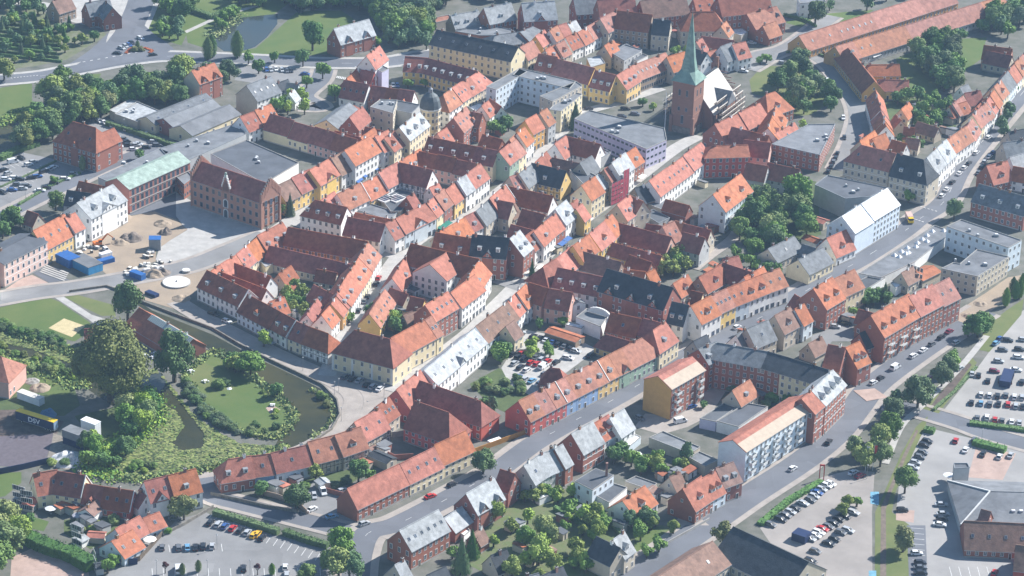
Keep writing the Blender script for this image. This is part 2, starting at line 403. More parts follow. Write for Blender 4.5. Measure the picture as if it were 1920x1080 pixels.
# ------------------------------------------------------------------ gabled / hipped house
HOUSES = []
def house(A, B, w, ze, roof, wall, pitch=50, flags='', first=True, last=True, name='row_house', desc=None, group='town houses', label=None, step=2.5, wtype='plain', st=None, cat='house', at=None, end=None):
    """A, B: ridge ends as seen in the photo (world points at ridge height)"""
    rise = w / 2 * math.tan(math.radians(pitch)); zr = ze + rise
    d = (B - A); d.z = 0; L = d.length; ang = math.atan2(d.y, d.x); c = (A + B) / 2
    root = empty(name, (c.x, c.y, 0), ang)
    hL, hR = 'h' in flags, 'H' in flags
    x0, x1, y0, y1 = -L / 2, L / 2, -w / 2, w / 2
    x0w, x1w = x0 + .02, x1 - .02
    if hL: x0 -= w * .38; x0w = x0 + .02
    if hR: x1 += w * .38; x1w = x1 - .02
    if roof in 'op' and L > 6 and pitch > 42 and not re.search(r'[dDVkgW]\d?', flags) and RND.random() < .5: flags += RND.choice(('k1', 'k2', 'k2', 'd1', 'V1'))
    wm_ = WALL[wall]; t = .22; oh = .32; tp = math.tan(math.radians(pitch))
    mb = MB()
    mb.poly([(x0w, y0, 0), (x1w, y0, 0), (x1w, y0, ze), (x0w, y0, ze)], wm_)
    mb.poly([(x1w, y1, 0), (x0w, y1, 0), (x0w, y1, ze), (x1w, y1, ze)], wm_)
    eL = [(x0w, y1, 0), (x0w, y0, 0), (x0w, y0, ze)] + ([] if hL else [(x0w, 0, zr - t * .6)]) + [(x0w, y1, ze)]
    eR = [(x1w, y0, 0), (x1w, y1, 0), (x1w, y1, ze)] + ([] if hR else [(x1w, 0, zr - t * .6)]) + [(x1w, y0, ze)]
    mb.poly(eL, WALL[end] if end else wm_); mb.poly(eR, wm_)
    if 'P' in flags:
        for k in range(4):
            x = x0w + .5 + (x1w - x0w - 1) * k / 3; mb.box(x - .45, x + .45, y0 - .09, y0 - .004, .5, ze, FRAME)
    if 't' in flags:   # half-timbering on the camera side
        n = max(3, int((x1 - x0) / 1.4))
        for i in range(n + 1):
            x = x0w + (x1w - x0w) * i / n; mb.box(x - .08, x + .08, y0 - .03, y0 - .002, .1, ze, TIMBER)
        for zz in (.3, ze * .5, ze * .78): mb.box(x0w, x1w, y0 - .035, y0 - .003, zz, zz + .16, TIMBER)
    if 'l' in flags:   # string course
        for zz in (ze * .36, ze * .68, ze - .25): mb.box(x0w - .02, x1w + .02, y0 - .08, y0 - .002, zz, zz + .22, FRAME)
    mb.box(x0w, x1w, y0 - .06, y0 - .001, 0, .5, CONC) if 'q' not in flags else None
    mb.build('wall', root)
    # roof
    ex0, ex1 = x0 + (-oh if hL else -.04 if not first else -.16), x1 + (oh if hR else .04 if not last else .16)
    ex0 = x0 - .0 if not first and not hL else ex0; ex1 = x1 + .0 if not last and not hR else ex1
    rx0 = -L / 2 if hL else ex0; rx1 = L / 2 if hR else ex1
    zo = ze - oh * tp + .1
    top = [(ex0, y0 - oh, zo), (ex1, y0 - oh, zo), (ex1, y1 + oh, zo), (ex0, y1 + oh, zo), (rx0, 0, zr + .1), (rx1, 0, zr + .1)]
    bot = [(a, b, z - t) for a, b, z in top]
    F = [(0, 1, 5, 4), (2, 3, 4, 5), (7, 6, 10, 11), (9, 8, 11, 10), (0, 6, 7, 1), (2, 8, 9, 3)]
    F += [(3, 0, 4), (6, 9, 10), (3, 9, 6, 0)] if hL else [(0, 4, 10, 6), (4, 3, 9, 10)]
    F += [(1, 2, 5), (8, 7, 11), (1, 7, 8, 2)] if hR else [(1, 7, 11, 5), (5, 11, 8, 2)]
    rb = MB(); rb.mesh(top + bot, F, ROOF[roof])
    # ridge cap
    rb.bar((rx0 + .05, 0, zr + .12), (rx1 - .05, 0, zr + .12), .13, ROOF[roof])
    if 'm' in flags:   # parapet line at the right party wall
        for s in (-1, 1):
            rb.bar((ex1, s * (w / 2 + .2), zo + .22), (ex1, 0, zr + .25), .14, FRAME if 'M' not in flags else TIMBER)
    rf = rb.build('roof', root)
    # gutter line
    g = MB(); g.box(ex0, ex1, y0 - oh - .1, y0 - oh, zo - .2, zo - .05, ZINC); g.build('gutter', root)
    # windows
    sp = 's' in flags
    if 'x' not in flags:
        facade(root, (x0w, y0), (x1w, y0), ze, 0, wtype, step, shop=sp, st=st)
    nl = d.y > 0.05 * L
    if first and nl and 'b' not in flags and 'q' not in flags and not hL:
        facade(root, (x0w, y1), (x0w, y0), ze, -math.pi / 2, wtype, max(step, 2.8), door=False, skip=.6, st=st)
        if rise > 3: window(root, x0w, 0, ze + rise * .22, .9, 1.2, -math.pi / 2, wtype)
    if first and nl and 'q' in flags:
        for i_ in range(5):
            for k_ in range(3): window(root, x0w, y1 - (i_ + .6) * w / 5.2, .9 + k_ * 2.7, 1.25, 1.7, -math.pi / 2, 'plain')
    if first and nl and hL: facade(root, (x0w, y1), (x0w, y0), ze, -math.pi / 2, wtype, step, door=False, st=st)
    if last and not nl and 'b' not in flags:
        facade(root, (x1w, y0), (x1w, y1), ze, math.pi / 2, wtype, max(step, 2.8), door=False, skip=.6, st=st)
        if rise > 3 and not hR: window(root, x1w, 0, ze + rise * .22, .9, 1.2, math.pi / 2, wtype)
    if last and nl and 'e' in flags: pass
    # chimneys
    if 'c' not in flags:
        nc = 1 if L < 13 else 2 if L < 30 else 3
        for k in range(nc):
            if RND.random() < .78:
                inst('chimney', CHM if RND.random() < .7 else CHMW, root, (-L / 2 + L * (k + RND.uniform(.15, .85)) / nc, RND.choice((0, 0, .5, -.4)), zr + .1))
    # dormers and skylights: digits after d / s / D / g
    for code, num in re.findall(r'([dkDgV])(\d+)', flags):
        n = int(num)
        for i in range(n):
            x = x0 + (x1 - x0) * (i + .5) / n + RND.uniform(-.1, .1)
            if code == 'k':
                o = inst('skylight', WIN['sky'], root, (x, y0 * .52, ze + rise * .48 + .14)); o.rotation_euler = (math.radians(pitch), 0, 0); o.scale = (.95, 1.3, 1)
            elif code in 'dDV':
                dormer(root, x, y0, w, ze, tp, 1.5 if code == 'd' else 2.4, ROOF[roof], kind=code)
            elif code == 'g':
                front_gable(root, x, y0, w, ze, tp, min(4.2, (x1 - x0) / n * .62), ROOF[roof], wm_)
    if 'W' in flags:   # one wide front gable
        front_gable(root, (x0 + x1) / 2, y0, w, ze, tp, (x1 - x0) * .42, ROOF[roof], wm_, wide=True, pitch=math.radians(pitch * .75))
    big = 'tall ' if ze > 8.2 else 'low ' if ze < 4.3 else ''
    extra = ''
    if 'W' in flags or re.search(r'g[1-9]', flags): extra = ' with front gable'
    elif re.search(r'[dDV][1-9]', flags): extra = ' with dormers'
    elif re.search(r'k[1-9]', flags): extra = ' with skylights'
    if 't' in flags: extra = ' with half-timbering'
    if name == 'row_house' and cat == 'house':
        if not (first and last): nm = 'row_house'
        elif 'x' in flags: nm = 'outbuilding'
        elif ze < 4.6: nm = 'cottage'
        elif ze >= 8.4: nm = 'town_house'
        else: nm = 'house'
        if nm != name: root.name = nm; cat = nm.replace('_', ' ')
        group = {'row_house': 'terraced row houses', 'outbuilding': 'outbuildings and side wings', 'cottage': 'low cottages', 'town_house': 'tall town houses', 'house': 'town houses'}[nm] if group == 'town houses' else group
    dsc = desc or '%s%s %s, %s roof%s' % (big, WNAME[wall], cat, RNAME[roof], extra)
    thing(root, cat, dsc, group, label, at)
    HOUSES.append(root)
    return root

def dormer(root, x, y0, w, ze, tp, dw, rmat, kind='d'):
    # box standing on the roof slope
    yf = y0 * .74; zb = ze + (abs(y0) - abs(yf)) * tp; h = 1.45
    yb = -(abs(yf) - h / tp) if tp > .1 else 0
    yb = min(yb, -.1); mb = MB()
    mb.box(-dw / 2, dw / 2, 0, yb - yf, -.5, h, FRAME)
    if kind == 'V':   # small pitched roof, tiles
        z1 = h + dw * .38; P = [(-dw / 2 - .15, -.2, h), (dw / 2 + .15, -.2, h), (0, -.2, z1), (-dw / 2 - .15, yb - yf, h), (dw / 2 + .15, yb - yf, h), (0, min(yb - yf + .9, abs(yf)), z1)]
        mb.mesh(P, [(0, 1, 2), (1, 4, 5, 2), (3, 0, 2, 5), (0, 3, 4, 1)], rmat)
    else:
        mb.box(-dw / 2 - .12, dw / 2 + .12, -.15, yb - yf + .1, h, h + .14, ZINC)
    o = mb.build('dormer', root, (x, yf, zb))
    window(o, 0, -.01, .25, dw * .72, .95, 0, 'plain', 'dormer_window')
    return o

def front_gable(root, x, y0, w, ze, tp, gw, rmat, wmat, wide=False, pitch=None):
    tpp = math.tan(pitch) if pitch else max(tp, 1.1); rise = min(gw / 2 * tpp, w / 2 * tp * .97)
    back = -(abs(y0) - rise / tp) if True else 0
    mb = MB(); base = ze * .0
    y = -.12
    mb.poly([(-gw / 2, y, .2), (gw / 2, y, .2), (gw / 2, y, ze), (0, y, ze + rise), (-gw / 2, y, ze)], wmat)
    for s in (-1, 1): mb.poly([(s * gw / 2, y, 0.2), (s * gw / 2, 0, .2), (s * gw / 2, 0, ze), (s * gw / 2, y, ze)], wmat)
    o = mb.build('front_gable', root, (x, y0, 0))
    r = MB(); e = .25; zr = ze + rise
    top = [(-gw / 2 - e, y - e, ze - e * rise / (gw / 2) + .1), (0, y - e, zr + .15), (gw / 2 + e, y - e, ze - e * rise / (gw / 2) + .1),
           (-gw / 2 - e, .3, ze - e * rise / (gw / 2) + .1), (0, rise / tp + .15, zr + .15), (gw / 2 + e, .3, ze - e * rise / (gw / 2) + .1)]
    bot = [(a, b, c - .2) for a, b, c in top]
    r.mesh(top + bot, [(0, 1, 4, 3), (1, 2, 5, 4), (6, 9, 10, 7), (7, 10, 11, 8), (0, 6, 7, 1), (1, 7, 8, 2), (3, 9, 6, 0), (2, 8, 11, 5)], rmat)
    r.build('gable_roof', o)
    nn = max(1, int(gw / 2.2)); st = max(1, round(ze / 3.25))
    for i in range(max(1, nn - 1)):
        window(o, (i + .5) / max(1, nn - 1) * gw * .6 - gw * .3, y, ze + .15, .9, min(1.3, rise * .5), 0, 'plain', 'gable_window')
    return o

def R(x1, y1, x2, y2, w, ze, roofs, walls, flags='', pitch=50, wts=None, jit=.35, **k):
    """a row: ridge seen from (x1,y1) to (x2,y2); one roof/wall letter for each house"""
    if x2 < x1: x1, y1, x2, y2 = x2, y2, x1, y1; roofs = roofs[::-1]; walls = walls[::-1]; flags = '|'.join(flags.split('|')[::-1])
    n = max(len(roofs), len(walls)); roofs = roofs * n if len(roofs) == 1 else roofs; walls = walls * n if len(walls) == 1 else walls
    fl = flags.split('|'); fl = fl * n if len(fl) == 1 else fl
    zr = ze + w / 2 * math.tan(math.radians(pitch))
    A, B = G(x1, y1, zr), G(x2, y2, zr)
    wts = wts or [RND.uniform(.85, 1.15) for _ in range(n)]; tot = sum(wts); acc = 0; out = []
    for i in range(n):
        a = A.lerp(B, acc / tot); acc += wts[i]; b = A.lerp(B, acc / tot)
        f = fl[i]
        if n > 1:
            if i > 0: f = f.replace('h', '')
            if i < n - 1: f = f.replace('H', '')
        dz = RND.uniform(-jit, jit) if n > 1 else 0
        out.append(house(a, b, w + (RND.uniform(-.15, .15) if n > 1 else 0), ze + dz, roofs[i], walls[i], pitch, f, i == 0, i == n - 1, **k))
    return out

def flat(pts, h, wall, roof='t', flags='', desc=None, cat='building', name='flat_roofed_building', step=3.0, st=None, wtype='plain', group=None, label=None, at=None, ww=1.2, wh=1.4):
    P = [G(x, y, h) for x, y in pts]; c = sum(P, Vector()) / len(P)
    root = empty(name, (c.x, c.y, 0)); P = [Vector((p.x - c.x, p.y - c.y)) for p in P]
    area = sum(P[i].x * P[(i + 1) % len(P)].y - P[(i + 1) % len(P)].x * P[i].y for i in range(len(P)))
    if area < 0: P.reverse()
    n = len(P); mb = MB()
    for i in range(n):
        a, b = P[i], P[(i + 1) % n]
        mb.poly([(a.x, a.y, 0), (b.x, b.y, 0), (b.x, b.y, h), (a.x, a.y, h)], WALL[wall])
    mb.build('wall', root)
    rb = MB(); ins = []
    for i in range(n):
        a, b, q = P[i - 1], P[i], P[(i + 1) % n]
        d1 = (b - a).normalized(); d2 = (q - b).normalized(); n1 = Vector((-d1.y, d1.x)); n2 = Vector((-d2.y, d2.x))
        m_ = (n1 + n2); m_ = m_ / max(.35, m_.length_squared) * 2 if m_.length > .01 else n1
        ins.append(b + m_ * .35 * .5 * 1.0)
    tr = tessellate_polygon([[Vector((p.x, p.y, 0)) for p in ins]])
    hh = h - (.35 if 'o' not in flags else -.12)
    for t in tr:
        q = [Vector((ins[i].x, ins[i].y, hh)) for i in t]
        if (q[1] - q[0]).cross(q[2] - q[0]).z < 0: q.reverse()
        rb.poly(q, ROOF[roof])
    rb.build('roof', root)
    pb = MB(); cm = ZINC if wall in 'be' else CONC
    for i in range(n):
        a, b, a2, b2 = P[i], P[(i + 1) % n], ins[i], ins[(i + 1) % n]
        e = (b - a).normalized(); o_ = Vector((e.y, -e.x)) * .06
        pb.poly([(a.x + o_.x, a.y + o_.y, h + .05), (b.x + o_.x, b.y + o_.y, h + .05), (b2.x, b2.y, h + .05), (a2.x, a2.y, h + .05)], cm)
        pb.poly([(a2.x, a2.y, h + .05), (b2.x, b2.y, h + .05), (b2.x, b2.y, h - .4), (a2.x, a2.y, h - .4)], cm)
        pb.poly([(a.x + o_.x, a.y + o_.y, h - .25), (b.x + o_.x, b.y + o_.y, h - .25), (b.x + o_.x, b.y + o_.y, h + .05), (a.x + o_.x, a.y + o_.y, h + .05)], cm)
    pb.build('parapet', root)
    if 'x' not in flags:
        for i in range(n):
            a, b = P[i], P[(i + 1) % n]; e = (b - a)
            if e.length < 3: continue
            nrm = Vector((e.y, -e.x)).normalized()
            if nrm.y < .05:
                facade(root, (a.x, a.y), (b.x, b.y), h, math.atan2(e.y, e.x), wtype, step, st=st, ww=ww, wh=wh)
    # roof plant
    cx, cy = sum(p.x for p in ins) / n, sum(p.y for p in ins) / n
    if 'v' in flags:
        for k in range(3):
            v = MB(); s = RND.uniform(.4, 1.0); v.box(-s, s, -s, s, 0, .9, ZINC); v.box(-s * .6, s * .6, -s * .6, s * .6, .9, 1.15, WHITE)
            v.build('roof_vent', root, (cx + RND.uniform(-.35, .35) * math.sqrt(abs(area / 2)), cy + RND.uniform(-.2, .2) * math.sqrt(abs(area / 2)), hh))
    dsc = desc or '%s %s under %s roof' % (WNAME[wall], 'block' if h > 5 else 'low annexe', RNAME[roof])
    thing(root, cat, dsc, group, label, at)
    return root
# ------------------------------------------------------------------ vegetation
def fol(name, c1, c2): return mat('foliage ' + name, c1, rough=.7, var=.2, scale=.45, col2=c2, rand=.22, fine=.3, spec=.25)
FOL = [fol('green', (0.191, 0.289, 0.063), (0.100, 0.175, 0.044)), fol('olive', (0.246, 0.280, 0.066), (0.137, 0.175, 0.050)),
       fol('deep green', (0.123, 0.209, 0.060), (0.072, 0.136, 0.044)), fol('yellow green', (0.327, 0.419, 0.083), (0.200, 0.271, 0.059)),
       fol('blue green', (0.146, 0.220, 0.100), (0.082, 0.136, 0.066))]
FNAME = ['green', 'olive green', 'deep green', 'bright yellow-green', 'blue-green']
BARK = mat('bark', (.10, .08, .06), var=.25, scale=1.5)
PURP = fol('purple', (0.163, 0.053, 0.059), (0.091, 0.035, 0.033))
def _quad(mb, p, n, s, m, r):
    n = Vector(n).normalized(); u = n.cross(Vector((r.uniform(-1, 1), r.uniform(-1, 1), r.uniform(-1, 1)))).normalized(); v = n.cross(u)
    a, b = s * r.uniform(.7, 1.2), s * r.uniform(.5, 1.0)
    mb.poly([p + u * a * r.uniform(.7, 1.1), p + v * b, p - u * a, p - v * b * r.uniform(.7, 1.1)], m)
def crown_mesh(m, seed, lobes=16, per=150, leaf=.085, zs=.95, kind='round'):
    r = random.Random(seed); mb = MB()
    C = []
    for k in range(lobes):
        a = r.uniform(0, 2 * math.pi); el = r.uniform(-.35, 1) * math.pi / 2; q = r.uniform(.35, .72)
        if kind == 'willow': el = r.uniform(-.1, 1) * math.pi / 2
        C.append((Vector((math.cos(a) * math.cos(el) * q, math.sin(a) * math.cos(el) * q, math.sin(el) * q * zs)), r.uniform(.26, .44)))
    C.append((Vector((0, 0, 0)), .55))
    for c, rad in C:
        # inner mass
        bm = bmesh.new(); bmesh.ops.create_icosphere(bm, subdivisions=1, radius=rad * .8)
        i = len(mb.v); k = mb.mi(m); mb.v += [tuple(v.co + c) for v in bm.verts]
        for f in bm.faces: mb.f.append(tuple(i + v.index for v in f.verts)); mb.m.append(k)
        bm.free()
        for j in range(int(per * (rad / .35) ** 2)):
            d = Vector((r.gauss(0, 1), r.gauss(0, 1), r.gauss(.25, 1))).normalized()
            rr = rad * r.uniform(.78, 1.16); p = c + d * rr
            if kind == 'willow' and r.random() < .5: p.z -= r.uniform(0, .5) * (p.x * p.x + p.y * p.y)
            _quad(mb, p, d + Vector((r.uniform(-.7, .7), r.uniform(-.7, .7), r.uniform(-.5, .8))), leaf, m, r)
    return mb.data('crown')
def cone_mesh(m, seed, n=1500, kind='conifer'):
    r = random.Random(seed); mb = MB()
    prof = (lambda t: (1 - t) * .95 + .04) if kind == 'conifer' else (lambda t: math.sin(math.pi * min(1, t * .86 + .12)) ** .7)
    mb.cyl((0, 0), prof(.02) * .7, 0, .5, m, 8, prof(.5) * .7); mb.cyl((0, 0), prof(.5) * .7, .5, .97, m, 8, .02)
    for i in range(n):
        t = r.random() ** (1.35 if kind == 'conifer' else 1); a = r.uniform(0, 2 * math.pi); q = prof(t) * r.uniform(.75, 1.12) * (1 + .12 * math.sin(t * 40))
        _quad(mb, Vector((math.cos(a) * q, math.sin(a) * q, t)), (math.cos(a), math.sin(a), .5 + r.uniform(-.5, .5)), .075 if kind == 'conifer' else .07, m, r)
    for v in range(len(mb.v)): pass
    return mb.data('crown')
CROWNS = {(f, s): crown_mesh(FOL[f], 10 * f + s, kind='willow' if (f == 3 and s == 1) else 'round') for f in range(5) for s in range(2)}
FOLB = fol('dark olive', (0.161, 0.182, 0.045), (0.084, 0.105, 0.031))
BIG = crown_mesh(FOLB, 77, lobes=46, per=330, leaf=.038)
CONIF = [cone_mesh(FOL[f], 50 + f) for f in (2, 4)]
POPL = [cone_mesh(FOL[f], 60 + f, kind='poplar') for f in (2, 0)]
PURC = crown_mesh(PURP, 5)
def _trunk():
    mb = MB(); r = random.Random(3)
    mb.cyl((0, 0), .055, 0, .5, BARK, 7, .035)
    for k in range(5):
        a = k * 1.26; mb.bar((0, 0, .38 + .02 * k), (math.cos(a) * .3, math.sin(a) * .3, .75), .02, BARK, .008)
    return mb.data('trunk')
TRUNK = _trunk()
TREEN = [0]
def tree(px, py, r, h=None, f=None, name='tree', kind=None, desc=None, world_pt=None, group='trees in the town', at=None, label=None):
    """px, py: foot of the trunk in the photo; r crown radius (m), h total height"""
    p = world_pt or G(px, py); h = h or r * 2.2; f = RND.choice((0, 0, 1, 2, 2, 4)) if f is None else f
    TREEQ.append((px, py, r, h, f, name, kind, desc, p, group, at, label))
TREEQ = []
def plant_trees(limit=285):
    Q = sorted(TREEQ, key=lambda t: -(t[2] / (t[8] - CAMP).length + (9 if t[11] or t[6] else 0)))
    Q = [q for q in Q if -60 < PX(q[8])[0] < 1980 and -120 < PX(q[8])[1] < 1180]
    for q in Q[:limit]: _tree(*q)
    vs, fs, ms = [], [], []; mb = MB(); import numpy as np
    low = {f: crown_mesh(FOL[f], 900 + f, lobes=11, per=52, leaf=.15) for f in range(5)}; V = {}
    for f, me in low.items():
        a = np.empty(len(me.vertices) * 3); me.vertices.foreach_get('co', a); V[f] = (a.reshape(-1, 3), [tuple(p.vertices) for p in me.polygons])
    mats = [FOL[f] for f in range(5)] + [BARK]; base = 0
    for (px, py, r, h, f, *_r) in Q[limit:]:
        p = _r[3]; a, F = V[f]; rz = RND.uniform(0, 6.28); c, s = math.cos(rz), math.sin(rz); ch = h * .46
        b = np.stack([(a[:, 0] * c - a[:, 1] * s) * r + p.x, (a[:, 0] * s + a[:, 1] * c) * r + p.y, a[:, 2] * ch * 1.05 + h - ch], 1)
        vs.append(b); fs += [tuple(i + base for i in q) for q in F]; ms += [f] * len(F); base += len(b)
        t = np.array([(x * .3 + p.x, y * .3 + p.y, z) for z in (0, h - ch) for x, y in ((-1, -1), (1, -1), (1, 1), (-1, 1))]); vs.append(t)
        fs += [(base, base + 1, base + 5, base + 4), (base + 1, base + 2, base + 6, base + 5), (base + 2, base + 3, base + 7, base + 6), (base + 3, base, base + 4, base + 7)]; ms += [5] * 4; base += 8
    if vs:
        me = bpy.data.meshes.new('woodland'); me.from_pydata(np.concatenate(vs).tolist(), [], fs)
        for m in mats: me.materials.append(m)
        me.polygons.foreach_set('material_index', ms); me.update(); o = inst('woodland', me); o['kind'] = 'stuff'; o['label'] = 'background mass of smaller trees filling woods and gardens'; o['category'] = 'woodland'
    print('TREES', len(Q), limit)
def _tree(px, py, r, h, f, name, kind, desc, p, group, at, label):
    TREEN[0] += 1
    rz = RND.uniform(0, 6.28)
    root = empty(name if not kind else kind + '_tree', (p.x, p.y, 0), rz)
    if kind == 'conifer':
        inst('crown', CONIF[TREEN[0] % 2], root, (0, 0, h * .06), sc=(r, r, h * .94)); d = 'dark pointed conifer'
    elif kind == 'poplar':
        inst('crown', POPL[TREEN[0] % 2], root, (0, 0, h * .08), sc=(r, r, h * .92)); d = 'slim upright poplar'
    elif kind == 'purple':
        inst('crown', PURC, root, (0, 0, h - r), sc=(r, r, r)); d = 'small purple-leaved tree'
    else:
        me = BIG if kind == 'giant' else CROWNS[(f, TREEN[0] % 2 if f != 3 else (1 if r > 5 else 0))]
        ch = h * .47
        inst('crown', me, root, (0, 0, h - ch * 1.0), sc=(r * 1.02, r * .98, ch * 1.05))
        d = ('large ' if r > 5 else 'small ' if r < 2.4 else '') + FNAME[f] + ' tree'
    inst('trunk', TRUNK, root, (0, 0, 0), sc=(h * .75, h * .75, h * .9))
    return thing(root, 'tree', desc or d, group, label, at)
def bush(px, py, r, f=None, desc=None, at=None, world_pt=None, flat_=.75):
    p = world_pt or G(px, py); f = RND.choice((0, 0, 2, 1, 3)) if f is None else f; TREEN[0] += 1
    root = empty('bush', (p.x, p.y, 0), RND.uniform(0, 6.28))
    inst('foliage', CROWNS[(f, 0)], root, (0, 0, r * flat_ * .55), sc=(r, r, r * flat_))
    inst('stem', TRUNK, root, (0, 0, 0), sc=(r * .8, r * .8, r * .8))
    return thing(root, 'bush', desc or FNAME[f] + ' rounded bush', 'garden bushes', None, at)
def inpoly(x, y, P):
    c = False; n = len(P); j = n - 1
    for i in range(n):
        if (P[i][1] > y) != (P[j][1] > y) and x < (P[j][0] - P[i][0]) * (y - P[i][1]) / (P[j][1] - P[i][1]) + P[i][0]: c = not c
        j = i
    return c
PLANTED = []
def grove(poly, n, r0, r1, fs=None, kind=None, what='tree', sep=.9, hf=2.1):
    xs = [p[0] for p in poly]; ys = [p[1] for p in poly]; k = 0; tries = 0
    while k < n and tries < n * 40:
        tries += 1
        x, y = RND.uniform(min(xs), max(xs)), RND.uniform(min(ys), max(ys))
        if not inpoly(x, y, poly): continue
        w = G(x, y); r = RND.uniform(r0, r1)
        if any((w - q).length < (r + s) * sep * .5 for q, s in PLANTED): continue
        PLANTED.append((w, r)); k += 1
        f = RND.choice(fs) if fs else None
        if what == 'tree': tree(0, 0, r, r * hf, f, world_pt=w, kind=kind)
        else: bush(0, 0, r, f, world_pt=w)
LEAFM = [None]
def hedge(pts, wd, h, desc=None, name='hedge', at=None, m=None, px=True, stuff=False):
    m = m or FOL[2]; W = [G(x, y) for x, y in pts]; c = W[0].copy(); r = random.Random(len(W) + int(wd * 10) + int(W[0].x)); mb = MB()
    for i in range(len(W) - 1):
        a, b = W[i] - c, W[i + 1] - c; d = b - a; L = d.length; d.normalize(); nrm = Vector((-d.y, d.x, 0)); seg = max(1, int(L / 1.5))
        for k in range(seg):
            p, q = a + d * L * k / seg, a + d * L * (k + 1) / seg; e = wd / 2 * r.uniform(.85, 1.05); hh = h * r.uniform(.88, 1.0)
            P = [p - nrm * e, q - nrm * e, q + nrm * e, p + nrm * e]
            mb.mesh([(v.x, v.y, 0) for v in P] + [(v.x * 1 + (0), v.y, hh) for v in P], [(4, 5, 6, 7), (0, 1, 5, 4), (1, 2, 6, 5), (2, 3, 7, 6), (3, 0, 4, 7)], m)
        for k in range(int(L * (wd + 2 * h) * 3.2)):
            t = r.uniform(-.01, 1.01) * L; s = r.uniform(-1, 1); 
            if r.random() < wd / (wd + 2 * h): p = a + d * t + nrm * s * wd / 2 + Vector((0, 0, h * r.uniform(.95, 1.12))); n = Vector((0, 0, 1))
            else: sg = -1 if r.random() < .7 else 1; n = nrm * sg; p = a + d * t + n * (wd / 2 * r.uniform(.95, 1.12)) + Vector((0, 0, r.uniform(.1, 1.05) * h))
            _quad(mb, p, n + Vector((r.uniform(-.8, .8), r.uniform(-.8, .8), r.uniform(-.5, .8))), .32, m, r)
    o = mb.build(name, None, c)
    if stuff: o['kind'] = 'stuff'; o['label'] = desc or 'low dark hedge rows'; o['category'] = 'hedge'; return o
    return thing(o, 'hedge', desc or 'clipped dark green hedge', 'hedges', None, at)

# ------------------------------------------------------------------ cars
CARC = {'w': (.72, .73, .74), 's': (.42, .44, .46), 'd': (.025, .028, .035), 'b': (.04, .10, .28), 'r': (.50, .03, .03), 'g': (.13, .14, .155),
        'y': (.80, .45, .03), 'm': (.20, .02, .05), 'l': (.15, .33, .50)}
CARN = {'w': 'white', 's': 'silver', 'd': 'black', 'b': 'blue', 'r': 'red', 'g': 'dark grey', 'y': 'yellow', 'm': 'maroon', 'l': 'light blue'}
CGLASS = mat('car glass', (.02, .025, .03), rough=.08, var=.1, spec=.6)
TYRE = mat('tyre', (.015, .015, .016), var=.1); RIM = mat('rim', (.45, .46, .47), rough=.3, var=.1)
LAMP = mat('lamp lens', (.75, .75, .72), rough=.2, var=.02); TAIL = mat('tail lens', (.45, .02, .02), rough=.2, var=.02)
CARM = {}
SHAPES = {'hatch': (4.1, 1.74, .92, 1.47, -1.95, -1.45, .35, 1.05), 'estate': (4.6, 1.8, .92, 1.46, -2.2, -1.75, .45, 1.2),
          'sedan': (4.5, 1.78, .93, 1.42, -1.75, -1.1, .45, 1.15), 'van': (5.2, 1.95, 1.15, 2.1, -2.55, -2.5, 1.0, 1.75)}
def carmesh(shape, c):
    if (shape, c) in CARM: return CARM[(shape, c)]
    cm = mat('car paint ' + CARN[c], CARC[c], rough=.28, var=.02, spec=.55)
    L, W, hb, hr, g0, g1, g2, g3 = SHAPES[shape]; x0, x1 = -L / 2, L / 2
    mb = MB(); prof = [(x0, .35), (x0 + .05, .25), (x1 - .1, .25), (x1, .42), (x1 - .02, .66), (x1 - .35, .80), (g3, hb), (g0, hb), (x0 + .02, hb - .06)]
    n = len(prof); ins = [(.0 if .3 < z < .8 else .10) for x, z in prof]
    A = [(x, -W / 2 + e, z) for (x, z), e in zip(prof, ins)]; B = [(x, W / 2 - e, z) for (x, z), e in zip(prof, ins)]
    mb.mesh(A + B, [tuple(range(n - 1, -1, -1))[::-1], tuple(range(n, 2 * n))[::-1]] + [(i, n + i, n + (i + 1) % n, (i + 1) % n) for i in range(n)], cm)
    e = .22 if shape != 'van' else .1
    mb.box(g1, g2, -W / 2 + e, W / 2 - e, hr - .05, hr, cm)
    if shape == 'van': mb.box(g1, .3, -W / 2 + .06, W / 2 - .06, hb, hr - .05, cm)
    for s in (-1, 1):
        for xa, xb in ((g1, g0), (g2, g3), ((g1 + g2) / 2, (g1 + g2) / 2)):
            mb.bar((xa, s * (W / 2 - e), hr - .02), (xb, s * (W / 2 - .10), hb), .045, cm)
        mb.box(g3 - .35, g3 - .15, s * (W / 2 + .08) - .07, s * (W / 2 + .08) + .07, hb, hb + .14, cm)
        mb.box(x1 - .12, x1 - .005, s * (W / 2 - .3) - .18, s * (W / 2 - .3) + .18, .55, .68, LAMP)
        mb.box(x0 + .005 - .02, x0 + .08, s * (W / 2 - .25) - .14, s * (W / 2 - .25) + .14, .6, .8, TAIL)
    body = mb.data('body')
    gb = MB(); P = [(g0, -W / 2 + .1, hb), (g3, -W / 2 + .1, hb), (g3, W / 2 - .1, hb), (g0, W / 2 - .1, hb), (g1, -W / 2 + e, hr - .05), (g2, -W / 2 + e, hr - .05), (g2, W / 2 - e, hr - .05), (g1, W / 2 - e, hr - .05)]
    gb.mesh(P, [(4, 5, 6, 7), (0, 1, 5, 4), (1, 2, 6, 5), (2, 3, 7, 6), (3, 0, 4, 7)], CGLASS)
    CARM[(shape, c)] = (body, gb.data('windows')); return CARM[(shape, c)]
